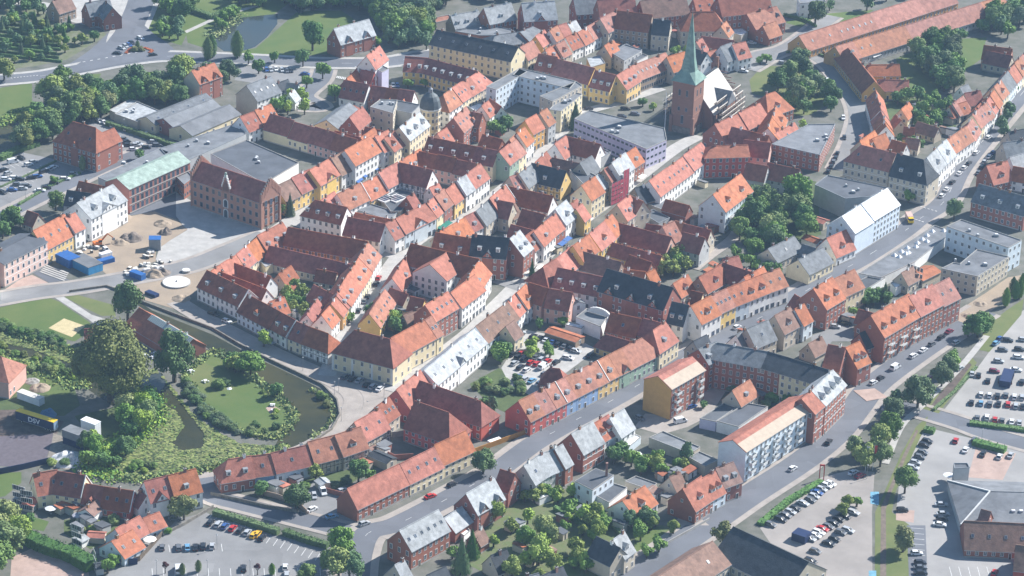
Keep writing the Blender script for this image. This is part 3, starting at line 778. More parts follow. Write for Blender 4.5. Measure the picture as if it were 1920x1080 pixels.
def _wheel():
    mb = MB(); n = 12
    P = [(math.cos(a) * .31, y, math.sin(a) * .31) for y in (-.1, .1) for a in [2 * math.pi * i / n for i in range(n)]]
    mb.mesh(P, [(i, (i + 1) % n, n + (i + 1) % n, n + i) for i in range(n)] + [tuple(range(n)), tuple(range(2 * n - 1, n - 1, -1))], TYRE)
    for y in (-.105, .105): mb.poly([(math.cos(a) * .18, y, math.sin(a) * .18) for a in [2 * math.pi * i / 8 for i in range(8)]], RIM)
    return mb.data('wheel')
WHEEL = _wheel()
def car(px, py, dx, dy, c='g', shape=None, at=None, group=None, label=None, z=.02):
    shape = shape or RND.choice(('hatch', 'hatch', 'estate', 'sedan'))
    zz = z; p = G(px, py, .7 + zz); q = G(px + dx * 4, py + dy * 4, .7 + zz); a = math.atan2(q.y - p.y, q.x - p.x) + RND.uniform(-.03, .03)
    root = empty('delivery_van' if shape == 'van' else 'parked_car', (p.x, p.y, zz), a); b, g = carmesh(shape, c)
    inst('body', b, root); inst('windows', g, root)
    L, W = SHAPES[shape][:2]
    for sx in (-1, 1):
        for sy in (-1, 1): inst('wheel', WHEEL, root, (sx * L * .31, sy * (W / 2 - .08), .31))
    ty = {'hatch': 'hatchback', 'estate': 'estate car', 'sedan': 'saloon car', 'van': 'van'}[shape]
    return thing(root, 'van' if shape == 'van' else 'car', CARN[c] + ' ' + ty, group or 'parked cars', label, at)
def cars(ox, oy, lst, dx, dy, at=None, sc=4):
    for e in lst:
        c = e[2]; sh = 'van' if len(c) > 1 else None
        car(ox + e[0] / sc, oy + e[1] / sc, *(e[3:5] if len(e) > 4 else (dx, dy)), c[0], sh, at)

# ------------------------------------------------------------------ small things
def wall_line(pts, h, t, m, desc, name='garden_wall', cat='wall', at=None, label=None, z0=0):
    W = [G(x, y) for x, y in pts]; c = W[0].copy(); mb = MB()
    for i in range(len(W) - 1):
        a, b = W[i] - c, W[i + 1] - c; d = (b - a); L = d.length; ang = math.atan2(d.y, d.x)
        mb.box(-.0, L + (t * .4 if i < len(W) - 2 else 0), -t / 2 + .002 * i, t / 2 + .002 * i, z0, h + .002 * i, m, ang, (a.x, a.y))
    return thing(mb.build(name, None, c), cat, desc, None, label, at)
def shed(x1, y1, x2, y2, w, h, roof, wall, desc=None, at=None, pitch=18, **k):
    return R(x1, y1, x2, y2, w, h, roof, wall, 'xcq', pitch, name='garden_shed', desc=desc or '%s shed under %s roof' % (WNAME[wall], RNAME[roof]), cat='shed', group='sheds and small outbuildings', at=at, **k)[0]
_l = MB(); _l.cyl((0, 0), .07, 0, 5.2, METAL, 6, .05); _l.cyl((0, 0), .22, 5.2, 5.5, WHITE, 8, .3); _l.cyl((0, 0), .3, 5.5, 5.6, METAL, 8, .05); LAMPM = _l.data('lamp_post')
def lamp(px, py, at=None):
    p = G(px, py); o = inst('street_lamp', LAMPM, None, (p.x, p.y, 0)); return thing(o, 'street lamp', 'slim grey street lamp with round head', 'street lamps', None, at)
def parasol(px, py, r=1.6, c=WHITE, cn='white', at=None, z=0):
    p = G(px, py, 2.3); root = empty('parasol', (p.x, p.y, 0)); mb = MB()
    n = 8; P = [(math.cos(2 * math.pi * i / n) * r, math.sin(2 * math.pi * i / n) * r, 2.15) for i in range(n)] + [(0, 0, 2.65)]
    mb.mesh(P, [(i, (i + 1) % n, n) for i in range(n)], c); mb.build('canopy', root)
    m2 = MB(); m2.cyl((0, 0), .04, 0, 2.6, METAL, 6); m2.box(-.3, .3, -.3, .3, 0, .1, CONC); m2.build('pole', root)
    return thing(root, 'parasol', cn + ' open parasol', 'parasols', None, at)
def awning(px, py, dx, dy, L=4, dep=1.8, m=None, cn='blue', at=None):
    p = G(px, py, 2.6); q = G(px + dx * 5, py + dy * 5, 2.6); a = math.atan2(q.y - p.y, q.x - p.x); m = m or CANB
    mb = MB(); mb.mesh([(-L / 2, 0, .35), (L / 2, 0, .35), (L / 2, -dep, -.1), (-L / 2, -dep, -.1), (-L / 2, 0, .27), (L / 2, 0, .27), (L / 2, -dep, -.2), (-L / 2, -dep, -.2)],
        [(0, 1, 2, 3)[::-1], (4, 5, 6, 7), (3, 2, 6, 7), (0, 3, 7, 4), (2, 1, 5, 6)], m)
    for s in (-1, 1): mb.bar((s * L * .45, -dep, -.15), (s * L * .45, -dep, -2.6), .03, METAL)
    o = mb.build('awning', None, (p.x, p.y, 2.6)); o.rotation_euler = (0, 0, a)
    return thing(o, 'awning', cn + ' shop awning', 'shop awnings', None, at)
def cbox(px, py, dx, dy, L, W, H, m, name, cat, label, z=0, roofm=None):
    p = G(px, py, z); q = G(px + dx * 5, py + dy * 5, z); a = math.atan2(q.y - p.y, q.x - p.x); mb = MB()
    mb.box(-L / 2, L / 2, -W / 2, W / 2, 0, H, m)
    n = int(L / .6)
    for i in range(n):
        for s in (-1, 1): mb.box(-L / 2 + (i + .3) * L / n, -L / 2 + (i + .6) * L / n, s * W / 2 - (.04 if s < 0 else 0), s * W / 2 + (.04 if s > 0 else 0), .15, H - .15, m)
    root = empty(name, (p.x, p.y, z), a); mb.build('shell', root)
    if roofm:
        r = MB(); r.box(-L / 2 - .1, L / 2 + .1, -W / 2 - .1, W / 2 + .1, H, H + .15, roofm); r.build('roof', root)
    thing(root, cat, '', None, label); return root
# ================================================================== THE GROUND
sheet('ground', [(-1950, -1200), (1950, -1200), (1950, 1200), (-1950, 1200)], 0.0, TOWN, px=False)
def gr(name, pts, z, m): return sheet(name, pts, z, m)
# greens
gr('lawn', [(-60, 590), (20, 572), (90, 557), (112, 566), (150, 592), (168, 604), (175, 618), (140, 640), (60, 622), (-60, 600)], .03, GRASS)
gr('sand_pitch', [(91, 615), (120, 597), (160, 611), (135, 632)], .036, mat('pitch sand', (.55, .46, .26), var=.1, fine=.1))
gr('path', [(95, 553), (110, 550), (172, 590), (222, 606), (215, 622), (190, 618), (165, 598)], .042, PAVE2)
gr('lawn', [(113, 552), (128, 548), (214, 572), (217, 592), (190, 592), (160, 578)], .03, LAWN2)
gr('river', [(-60, 618), (0, 620), (60, 638), (150, 664), (190, 690), (260, 700), (300, 760), (240, 780), (150, 720), (135, 712), (60, 696), (0, 680), (-60, 680)], .018, WATER)
gr('river', [(-60, 205), (0, 235), (35, 214), (62, 214), (52, 245), (18, 275), (-60, 320)], .018, WATER)
gr('lawn', [(-60, 190), (0, 165), (60, 155), (60, 205), (20, 225), (-60, 250)], .024, GRASS)
gr('lawn', [(140, 140), (190, 138), (180, 155), (130, 165)], .024, GRASS)
gr('lawn', [(268, 28), (285, 14), (360, 0), (440, -40), (600, -40), (510, 30), (440, 32), (352, 60), (340, 85), (280, 68)], .024, GRASS)
gr('lawn', [(348, 58), (420, 28), (480, 22), (470, 40), (430, 55), (405, 75), (400, 95), (352, 80)], .027, GRASS)
gr('lawn', [(470, 100), (500, 72), (560, 45), (600, 36), (648, 38), (640, 60), (600, 100), (540, 103)], .027, GRASS)
gr('park_path', [(346, 58), (420, 24), (485, 8), (482, 13), (420, 30), (350, 62)], .034, PAVE2)
gr('pond', [(395, 78), (415, 50), (440, 34), (480, 30), (520, 26), (520, 45), (500, 70), (478, 88), (450, 97), (420, 96)], .033, WATER2)
gr('pond', [(545, 10), (580, 5), (600, 15), (560, 25)], .033, WATER2)
gr('lawn', [(430, 98), (480, 90), (520, 55), (560, 20), (640, 20), (700, 60), (640, 100), (540, 106)], .022, GRASS)
gr('main_road', [(128, 131), (190, 92), (213, 62), (240, 30), (258, -10), (292, -10), (272, 35), (268, 45), (287, 62), (325, 90), (300, 108), (220, 121), (140, 137)], .17, ASPH)
gr('pond_water', [(262, 700), (300, 698), (312, 715), (300, 740), (270, 738)], .03, WATER2)
gr('cemetery_grass', [(-80, 0), (30, 0), (95, 28), (130, 48), (195, 60), (200, 66), (125, 112), (60, 125), (-80, 140)], .024, mat('cemetery ground', (.10, .13, .05), var=.25, scale=.15, fine=.2, col2=(.20, .19, .14)))
gr('yard', [(0, 5), (60, 0), (105, 8), (130, 0), (245, -20), (220, 40), (195, 55), (130, 40), (90, 22)], .028, PAVE2)
gr('lawn', [(1470, 42), (1520, 28), (1640, 18), (1600, 40), (1540, 55), (1500, 50)], .024, GRASS)
gr('lawn', [(1405, 150), (1432, 122), (1500, 128), (1560, 160), (1570, 185), (1520, 215), (1470, 220), (1445, 185), (1410, 175)], .024, LAWN2)
gr('lawn', [(1680, 110), (1760, 75), (1850, 70), (1840, 110), (1800, 140), (1760, 170), (1740, 190), (1690, 150)], .024, GRASS)
gr('lawn', [(1660, 190), (1740, 180), (1800, 200), (1790, 250), (1700, 262), (1665, 240)], .024, WEED)
# pond landscape
gr('lily_pond', [(262, 700), (290, 690), (330, 735), (360, 775), (400, 805), (450, 832), (530, 838), (500, 850), (420, 868), (350, 885), (290, 898), (225, 895), (175, 878), (215, 835), (290, 800), (300, 760), (280, 730)], .018, LILY)
gr('pond_water', [(268, 702), (300, 700), (318, 730), (352, 770), (385, 815), (380, 842), (340, 845), (322, 832), (345, 800), (330, 772), (300, 755), (262, 735)], .022, WATER)
gr('moat', [(240, 560), (262, 566), (285, 582), (330, 600), (400, 628), (450, 655), (500, 680), (560, 708), (600, 728), (628, 752), (633, 780), (618, 805), (590, 822), (552, 838), (512, 842), (535, 800), (545, 775), (500, 735), (470, 705), (430, 690), (400, 660), (330, 615), (270, 580)], .026, WATER)
gr('pond_island', [(340, 705), (380, 668), (405, 662), (450, 690), (500, 728), (546, 775), (540, 800), (515, 818), (470, 812), (420, 792), (375, 750)], .2, GRASS)
gr('island_clearing', [(352, 690), (385, 680), (430, 700), (440, 730), (400, 735), (360, 718)], .21, LAWN2)
gr('picnic_pad', [(498, 765), (510, 759), (526, 768), (510, 779)], .22, PINKP)
gr('river_bank', [(-60, 672), (0, 665), (65, 690), (135, 712), (150, 760), (120, 780), (-60, 770)], .03, WEED)
gr('lawn', [(60, 692), (110, 690), (140, 705), (130, 740), (90, 740), (62, 720)], .036, GRASS)
gr('river_bank', [(140, 780), (230, 760), (290, 790), (230, 830), (180, 875), (150, 860), (170, 820)], .03, WEED)
gr('yard', [(-60, 770), (30, 768), (120, 790), (105, 815), (0, 820), (-60, 815)], .034, EARTH)
gr('yard', [(-60, 822), (100, 812), (97, 830), (86, 862), (45, 875), (-60, 872)], .04, mat('purple gravel', (.135, .115, .13), var=.12, fine=.06))
gr('gravel_bank', [(100, 812), (180, 840), (200, 830), (185, 870), (170, 885), (120, 880), (88, 862)], .036, mat('gravel', (.27, .24, .20), var=.2, fine=.15))
gr('lawn', [(-60, 890), (40, 885), (40, 905), (10, 930), (-60, 945)], .03, GRASS)
gr('sand_yard', [(18, 1100), (22, 1045), (60, 1028), (110, 1040), (165, 1062), (170, 1100)], .03, PINKP)
gr('lawn', [(36, 972), (60, 968), (92, 978), (82, 996), (50, 990)], .03, GRASS)
gr('garden', [(120, 975), (230, 965), (210, 1010), (170, 1030), (120, 1000)], .026, WEED)
# car parks
gr('car_park', [(255, 1010), (300, 1010), (330, 975), (385, 960), (400, 968), (520, 1005), (620, 1020), (640, 1100), (180, 1100), (215, 1062)], .034, ASPH2)
gr('car_park', [(-60, 330), (0, 305), (40, 285), (110, 300), (160, 318), (148, 330), (90, 352), (35, 385), (0, 402), (-60, 430)], .034, ASPH2)
gr('car_park', [(150, 250), (180, 215), (245, 232), (300, 262), (330, 280), (300, 290), (240, 305), (160, 320), (110, 300)], .036, ASPH2)
gr('car_park', [(450, 125), (600, 112), (605, 140), (560, 165), (500, 160), (440, 150)], .03, ASPH2)
gr('car_park', [(940, 690), (985, 618), (1090, 640), (1120, 655), (1040, 715), (1000, 745), (955, 720)], .03, PAVE2)
gr('car_park', [(1210, 775), (1260, 780), (1330, 720), (1360, 735), (1330, 780), (1290, 800), (1240, 815), (1190, 800)], .03, PAVE)
gr('car_park', [(1530, 680), (1520, 630), (1600, 600), (1640, 620), (1610, 640), (1560, 640)], .03, ASPH2)
gr('car_park', [(1425, 990), (1470, 945), (1540, 895), (1600, 880), (1640, 885), (1635, 960), (1636, 1100), (1500, 1100)], .034, mat('worn lot', (.33, .30, .275), var=.15, scale=.05, fine=.07))
gr('car_park', [(1690, 870), (1730, 800), (1920, 845), (1990, 860), (1990, 1100), (1700, 1100), (1680, 960)], .034, mat('pale asphalt', (.33, .32, .31), var=.12, scale=.05, fine=.06))
gr('car_park', [(1765, 775), (1840, 680), (1905, 590), (1990, 540), (1990, 830), (1850, 800)], .034, mat('pale lot', (.36, .345, .325), var=.12, scale=.05, fine=.06))
gr('brick_apron', [(1830, 838), (1905, 850), (1880, 900), (1815, 895)], .05, PINKP)
gr('brick_apron', [(1680, 955), (1715, 957), (1713, 980), (1680, 975)], .05, PINKP)
gr('parking_surface', [(1700, 985), (1735, 985), (1740, 1100), (1705, 1100)], .05, ASPH)
gr('yard', [(562, 962), (585, 905), (612, 900), (655, 935), (672, 988), (600, 978)], .03, ASPH2)
gr('yard', [(1330, 985), (1300, 960), (1360, 930), (1395, 900), (1250, 985)], .03, PAVE)
gr('garden', [(960, 930), (1020, 905), (1110, 940), (1190, 980), (1290, 990), (1270, 1030), (1180, 1100), (960, 1100), (880, 1060), (900, 980)], .024, mat('garden lawn', (.10, .155, .045), var=.2, scale=.2, fine=.25, col2=(.16, .15, .09)))
gr('lawn', [(1190, 1000), (1230, 985), (1250, 1005), (1225, 1035), (1190, 1040)], .03, GRASS)
gr('lawn', [(1100, 960), (1150, 972), (1160, 995), (1120, 1000)], .03, GRASS)
gr('lawn', [(1040, 1050), (1080, 1040), (1090, 1075), (1040, 1090)], .03, GRASS)
gr('garden', [(880, 720), (935, 690), (985, 715), (1000, 745), (960, 780), (920, 760)], .026, WEED)
gr('garden', [(460, 895), (530, 890), (640, 860), (700, 830), (740, 855), (660, 905), (600, 930), (500, 935)], .026, WEED)
gr('garden', [(1360, 400), (1420, 330), (1530, 340), (1540, 440), (1480, 460), (1400, 470)], .026, WEED)
gr('grass_verge', [(1640, 1100), (1641, 960), (1655, 930), (1690, 850), (1718, 800), (1740, 780), (1735, 800), (1712, 850), (1680, 920), (1672, 960), (1706, 985), (1706, 1100)], .04, LAWN2)
gr('disused_track', [(1650, 1100), (1652, 950), (1665, 920), (1695, 850), (1718, 805), (1722, 808), (1700, 855), (1672, 922), (1661, 955), (1662, 1100)], .048, mat('track ballast', (.19, .15, .12), var=.2, fine=.15))
gr('grass_verge', [(1725, 765), (1745, 735), (1800, 680), (1820, 668), (1832, 680), (1790, 735), (1760, 775)], .04, LAWN2)
gr('disused_track', [(1742, 766), (1762, 738), (1805, 688), (1818, 680), (1822, 684), (1782, 738), (1755, 770)], .048, EARTH)
gr('grass_verge', [(1830, 655), (1850, 610), (1890, 580), (1920, 560), (1915, 590), (1855, 660)], .04, LAWN2)
gr('blue_bay', [(1632, 922), (1648, 922), (1648, 947), (1632, 944)], .056, BLUEP)
gr('blue_bay', [(1629, 1070), (1643, 1070), (1643, 1100), (1629, 1100)], .056, BLUEP)
# town-hall plaza
gr('plaza_sand', [(148, 470), (170, 448), (232, 408), (290, 396), (330, 412), (352, 430), (320, 450), (292, 470), (292, 490), (245, 505), (345, 515), (398, 502), (420, 520), (366, 545), (330, 580), (262, 560), (235, 545), (205, 520), (185, 500)], .05, SAND)
gr('plaza_paving', [(292, 486), (300, 462), (350, 432), (330, 405), (330, 360), (365, 380), (490, 428), (530, 440), (480, 455), (440, 480), (400, 500), (345, 512), (300, 500)], .044, PAVE2)
gr('plaza_asphalt', [(230, 405), (330, 350), (365, 390), (330, 410), (290, 398)], .04, ASPH)
gr('terrace', [(10, 542), (40, 522), (60, 515), (90, 530), (60, 545), (20, 550)], .05, PINKP)
gr('ramp_floor', [(62, 512), (85, 500), (130, 525), (92, 530)], .054, ASPH)
gr('works_sand', [(1790, 600), (1800, 580), (1850, 548), (1890, 520), (1920, 515), (1900, 550), (1850, 590), (1830, 612)], .05, SAND)
gr('quay_square', [(600, 690), (640, 660), (735, 722), (760, 735), (700, 775), (665, 800), (640, 790), (632, 750), (610, 735)], .036, PAVE)
gr('brick_crossing', [(1600, 732), (1640, 728), (1665, 745), (1625, 752)], .17, PINKP)

# ================================================================== STREETS
W_ = 9
road([(1150, 1110), (1180, 1085), (1300, 1003), (1400, 933), (1500, 868), (1565, 815), (1605, 765), (1640, 722), (1720, 662), (1800, 610), (1845, 582)], 11, name='street', line=False)
road([(1600, 745), (1690, 762), (1790, 790), (1860, 815), (1990, 850)], 9, name='street', walk=2)
road([(665, 1100), (672, 1040), (690, 1000), (740, 985), (805, 953), (870, 918), (930, 884), (1000, 833), (1060, 798), (1120, 766), (1180, 732), (1240, 695), (1310, 655), (1375, 620), (1440, 588), (1500, 552), (1560, 517), (1620, 484), (1690, 438), (1725, 410), (1770, 378), (1800, 320), (1850, 255), (1925, 165), (1990, 90)], 9, name='street', line=True, walk=2.6)
road([(680, 1003), (610, 985), (530, 965), (450, 945), (398, 930), (382, 905), (400, 888), (430, 880)], 8, name='street', line=False, walk=1.8)
road([(330, 565), (370, 590), (450, 632), (540, 675), (620, 712), (665, 745), (650, 790), (610, 822), (560, 848), (480, 868), (420, 882), (300, 900)], 6, m=PAVE, name='quay_street', walk=1.2)
road([(-60, 572), (0, 560), (70, 548), (150, 538), (250, 520), (350, 500), (430, 470), (500, 440)], 10, ASPH2, name='street', walk=2)
road([(-60, 440), (0, 408), (60, 378), (130, 345), (200, 312), (290, 275)], 8, name='street', walk=2.4)
road([(-60, 155), (0, 150), (75, 143), (140, 131), (220, 116), (300, 106), (380, 108), (480, 112), (600, 118), (720, 117), (820, 102), (900, 112)], 11, name='main_road', line=True, walk=2.5, walkm=PAVE2)
road([(245, 108), (235, 80), (245, 50), (262, 10), (275, -40)], 13, name='main_road', walk=2.5, walkm=PAVE2)
road([(140, 128), (185, 98), (215, 70), (235, 50)], 10, name='main_road', walk=0)
road([(320, 102), (290, 82), (262, 62), (252, 40)], 9, name='main_road', walk=0)
road([(610, 120), (600, 150), (570, 180), (600, 200), (560, 200)], 9, name='street', walk=2)
road([(505, 440), (560, 402), (640, 352), (735, 290), (830, 235), (890, 195), (930, 160)], 6, PAVE2, name='shopping_street', walk=0)
road([(548, 415), (640, 448), (735, 478), (790, 448)], 6, PAVE2, name='lane', walk=0)
road([(612, 705), (640, 640), (680, 585), (712, 535), (740, 490), (775, 455), (850, 415), (930, 365), (1000, 305), (1050, 250), (1085, 215), (1150, 195), (1240, 165)], 6.5, PAVE2, name='shopping_street', walk=0)
road([(735, 735), (800, 685), (880, 625), (930, 575), (985, 520), (1060, 440), (1130, 385), (1200, 330), (1265, 280), (1310, 255)], 7, PAVE2, name='shopping_street', walk=0)
road([(930, 525), (990, 545), (1080, 572), (1200, 600), (1290, 640)], 6, ASPH2, name='lane', walk=0)
road([(1400, 130), (1470, 95), (1540, 110), (1590, 165), (1612, 215), (1600, 270), (1575, 320)], 10, ASPH2, name='street', walk=2)
road([(1380, 130), (1420, 105), (1480, 88), (1560, 30)], 9, ASPH2, name='street', walk=2)
road([(1150, 170), (1250, 150), (1380, 125)], 7, PAVE2, name='lane', walk=0)
road([(1130, 40), (1200, 60), (1290, 20), (1380, 8), (1480, -20)], 7, ASPH2, name='street', walk=0)
road([(1660, 870), (1690, 800), (1730, 760), (1800, 690), (1850, 630)], 2.5, PAVE2, name='footpath', walk=0)
road([(1300, 505), (1330, 480), (1380, 440), (1400, 380)], 5, PAVE, name='lane', walk=0)

# parking lines
def stripes(x1, y1, x2, y2, n, dx, dy, name='parking_line', z=.06):
    mb = MB(); c = G(x1, y1)
    for i in range(n):
        t = i / (n - 1); x, y = x1 + (x2 - x1) * t, y1 + (y2 - y1) * t
        a, b = G(x, y) - c, G(x + dx, y + dy) - c; d = (b - a).normalized(); nr = Vector((-d.y, d.x, 0)) * .09
        mb.poly([(p.x, p.y, z) for p in (a - nr, b - nr, b + nr, a + nr)], LINE)
    mb.build(name, None, c)['kind'] = 'structure'
stripes(508, 1006, 600, 1038, 8, -9, 13); stripes(285, 1066, 600, 1066, 16, 1, 14); stripes(300, 1022, 415, 1020, 8, 2, 14)
stripes(0, 352, 75, 310, 12, 22, 12); stripes(0, 315, 30, 300, 5, 14, 8); stripes(30, 378, 90, 345, 9, 20, 10); stripes(190, 262, 300, 285, 9, -8, -10)
stripes(400, 960, 500, 985, 10, -7, 11); stripes(1708, 990, 1712, 1070, 9, 24, 2); stripes(1780, 1063, 1850, 1063, 5, 6, 22)
stripes(1590, 735, 1640, 735, 2, 1, 1)
def zebra(x, y, dx, dy, n, ex, ey, z=.2):
    mb = MB(); c = G(x, y)
    for i in range(n):
        a, b = G(x + dx * i, y + dy * i) - c, G(x + dx * i + ex, y + dy * i + ey) - c; d = (b - a).normalized(); nr = Vector((-d.y, d.x, 0)) * .25
        mb.poly([(p.x, p.y, z) for p in (a - nr, b - nr, b + nr, a + nr)], LINE)
    mb.build('zebra_crossing', None, c)['kind'] = 'structure'
zebra(633, 143, 3, .6, 6, -2, 4); zebra(665, 126, 5, 0, 6, 3, 0)
zebra(155, 117, 14, -2.5, 10, 5, -1); zebra(20, 147, 6, -.6, 9, 3, -.3); zebra(1725, 388, 7, 2, 5, 4, 1); zebra(1710, 410, 6, 2, 4, 4, 1)
for a in ([(196, 100), (215, 76)], [(205, 118), (178, 95)]): pass
# ================================================================== HOUSES (ridges as seen in the photograph)
# --- top left
R(160, 6, 205, -2, 9, 6, 'g', 'b', 'g1'); R(197, 2, 211, 14, 9, 6, 'g', 'b', 'W', at=None); R(98, 2, 130, -8, 9, 5, 'n', 'n')
R(359, 133, 402, 118, 10, 9.5, 'o', 'b', 'bg2', pitch=45, end='s')
flat([(205, 206), (243, 186), (262, 190), (222, 214)], 4, 's', 'G', 'x'); flat([(215, 213), (257, 190), (298, 207), (257, 228)], 4.4, 's', 'G', 'xv')
R(274, 219, 386, 175, 11, 4.5, 'g', 'c', 'xck4', 24, cat='hall', name='storage_hall', group='industrial halls')
R(306, 222, 398, 186, 14, 4.5, 'T', 'b', 'xc', 24, cat='hall', name='storage_hall', group='industrial halls')
R(338, 236, 430, 196, 13, 4.5, 'T', 'c', 'c', 24, cat='hall', name='storage_hall', group='industrial halls', step=4)
R(136, 228, 180, 240, 14, 9, 'r', 'b', 'hHg1k2', 48, desc='big brick villa under hipped dark red roof', name='brick_villa')
R(184, 252, 214, 240, 9, 9, 'r', 'b', 'c', 45, desc='brick side wing of the big villa')
R(462, 160, 508, 143, 13, 8.5, 'g', 'w', 'k4b', 42, end='s'); R(515, 158, 540, 149, 6, 4, 'k', 'g', ''); R(538, 155, 560, 158, 6, 5, 'g', 'l', '')
R(542, 176, 552, 168, 6, 4, 'G', 'w', '')
R(626, 54, 692, 36, 10, 7, 'G', 'b', 'g2', 52, label='brick house under pale slate roof with two dark gables by the top pond')
R(687, 105, 712, 86, 9, 11, 'o', 'w', 'x', 52, label='tall white gabled house with bright orange roof beside the main road'); flat([(703, 128), (716, 122), (729, 128), (716, 135)], 10, 'v', 'T', 'x', label='narrow pale violet tower wing joined to the tall white gabled house')
R(650, 147, 670, 133, 7, 5, 'o', 'b'); R(668, 129, 688, 118, 7, 5, 'r', 'R'); R(677, 131, 702, 136, 7, 5.5, 'r', 'R', '')
R(645, 150, 692, 159, 10, 4.5, 'r', 'w', 'k4', 52); R(697, 160, 777, 172, 9, 4.5, 'rrr', 'bbw', 'g2|g1|g1', 50)
R(760, 106, 800, 109, 12, 6.5, 'r', 'y', 'd2', 40, at='on the yellow office block'); R(800, 109, 895, 134, 12, 6.5, 'r', 'y', 'd6', 40)
R(831, 177, 897, 133, 11, 8.5, 'pooo', 'wccs', 'hk2|k3|d1|k2H', 46)
R(819, 56, 972, 88, 14, 9.5, 'k', 'c', 'k6', 36, desc='long cream factory building under dark slate roof', name='factory_building', cat='factory', wtype='plain', step=3.2)
R(845, 29, 897, 20, 9, 4.5, 'G', 'n', 'd3'); R(907, 15, 958, 5, 11, 7, 'G', 'b', 'd1'); flat([(812, 33), (842, 27), (848, 35), (818, 42)], 4, 's', 'p', 'x')
flat([(853, 58), (915, 45), (958, 55), (975, 66), (900, 66)], 5, 'b', 'T', 'xv'); R(928, 66, 978, 60, 12, 5, 'g', 'n', 'h', 30); R(975, 60, 1000, 50, 11, 6, 'g', 'b', 'H', 30)
R(978, 6, 1040, 2, 12, 8, 'G', 'b', 'g1d1'); R(1075, -4, 1130, -8, 11, 8, 'g', 'b', ''); R(1120, 0, 1190, -4, 12, 10, 'r', 'b', ''); R(1200, 2, 1285, -8, 12, 9, 'n', 'b', ''); R(1345, -6, 1440, -16, 13, 11, 'r', 'b', ''); R(1300, -2, 1335, -6, 10, 6, 'o', 'b')
R(612, 225, 655, 193, 12, 4.5, 'g', 'c', 'xc', 30, cat='shed', label='cream storage shed with grey roof above the long dark roof', name='storage_shed')
flat([(694, 200), (713, 186), (745, 187), (737, 212)], 10, 's', 'T', 'v', label='taupe and yellow block under flat grey roof, left of the dome'); flat([(742, 187), (788, 196), (772, 212), (742, 206)], 7, 'e', 't', 'x')
R(507, 215, 670, 262, 10, 5, 'rrrr', 'ccpp', 'x|||', 48); R(628, 245, 690, 262, 9, 4.5, 'rr', 'cw'); R(450, 218, 508, 196, 11, 6, 'ro', 'wc', 'k2|k2', 46)
R(685, 238, 722, 247, 8, 5, 'r', 'w'); R(668, 228, 672, 222, 6, 5, 'o', 'b'); R(676, 258, 702, 240, 8, 6, 'o', 'b'); R(655, 220, 680, 200, 9, 6, 'r', 'b')
# street row to the domed corner
R(517, 348, 580, 318, 11, 6.5, 'nr', 'yy', '|k1', 46, wts=[1, 1.2]); R(520, 356, 540, 348, 8, 4, 'r', 'c', 'k2d1')
R(580, 319, 622, 295, 11, 7.5, 'o', 'y', 'W', 46, label='yellow mansion with front gable on the shopping street by the town hall')
R(621, 296, 645, 284, 11, 7, 'n', 'w', ''); R(646, 282, 702, 251, 11, 9.5, 'o', 'w', 's', 46); R(703, 256, 728, 244, 10, 9, 'o', 'w', 's'); R(720, 260, 748, 240, 10, 8.5, 'rp', 'cc', 'V1|', 46)
R(749, 239, 787, 210, 10, 10.5, 'G', 'c', 'V3', 46, label='cream tall house with pale metal roof and three dormers beside the dome')
# barn roofs block
R(482, 442, 530, 417, 11, 6, 'o', 's', 'd3', 46); R(540, 426, 689, 453, 10, 6.5, 'r', 'a', 't', 48, label='very long dark red roof over half-timbered ochre gallery, top side of the barn yard')
R(505, 461, 661, 497, 9, 3.8, 'r', 's', '', 48, label='long low dark red roof along the middle of the barn yard'); R(690, 454, 632, 548, 11, 6, 'poo', 'wcw', 'd2|d2|', 44)
R(641, 541, 621, 569, 9, 6, 'oo', 'ya', 'd2|', 46); R(618, 574, 603, 591, 8, 5.5, 'o', 'w', 'k2')
R(396, 508, 442, 478, 9, 6, 'ooo', 'scs', 'k1||'); R(443, 478, 482, 446, 9, 5.5, 'oo', 'cs', 'k2|')
R(388, 507, 466, 544, 10, 6, 'r', 'w', 'd3m', 46); R(464, 552, 524, 584, 10, 5.3, 'r', 'l', 'V1', 48); R(525, 585, 555, 601, 9.5, 5.3, 'r', 'w', 'd2m', 48)
R(556, 603, 580, 613, 9, 5.2, 'r', 'c', 'k1', 48); R(580, 613, 616, 626, 9, 5.2, 'r', 'w', 'tH', 48, label='white half-timbered shop at the lane corner of the quay')
R(430, 490, 508, 519, 7.5, 5, 'r', 'w', ''); R(408, 508, 500, 543, 7.5, 5, 'r', 'w', ''); R(505, 566, 533, 557, 8, 3, 'o', 's', 'k3'); R(522, 514, 546, 498, 7, 3.5, 'r', 's', 'k1')
R(588, 534, 632, 556, 8, 5, 'r', 'n', 'd1'); flat([(488, 490), (500, 485), (512, 494), (498, 500)], 4, 'c', 'G', 'x'); R(594, 505, 632, 512, 6, 3, 'r', 's'); R(575, 590, 595, 560, 7, 4.5, 'r', 'w')
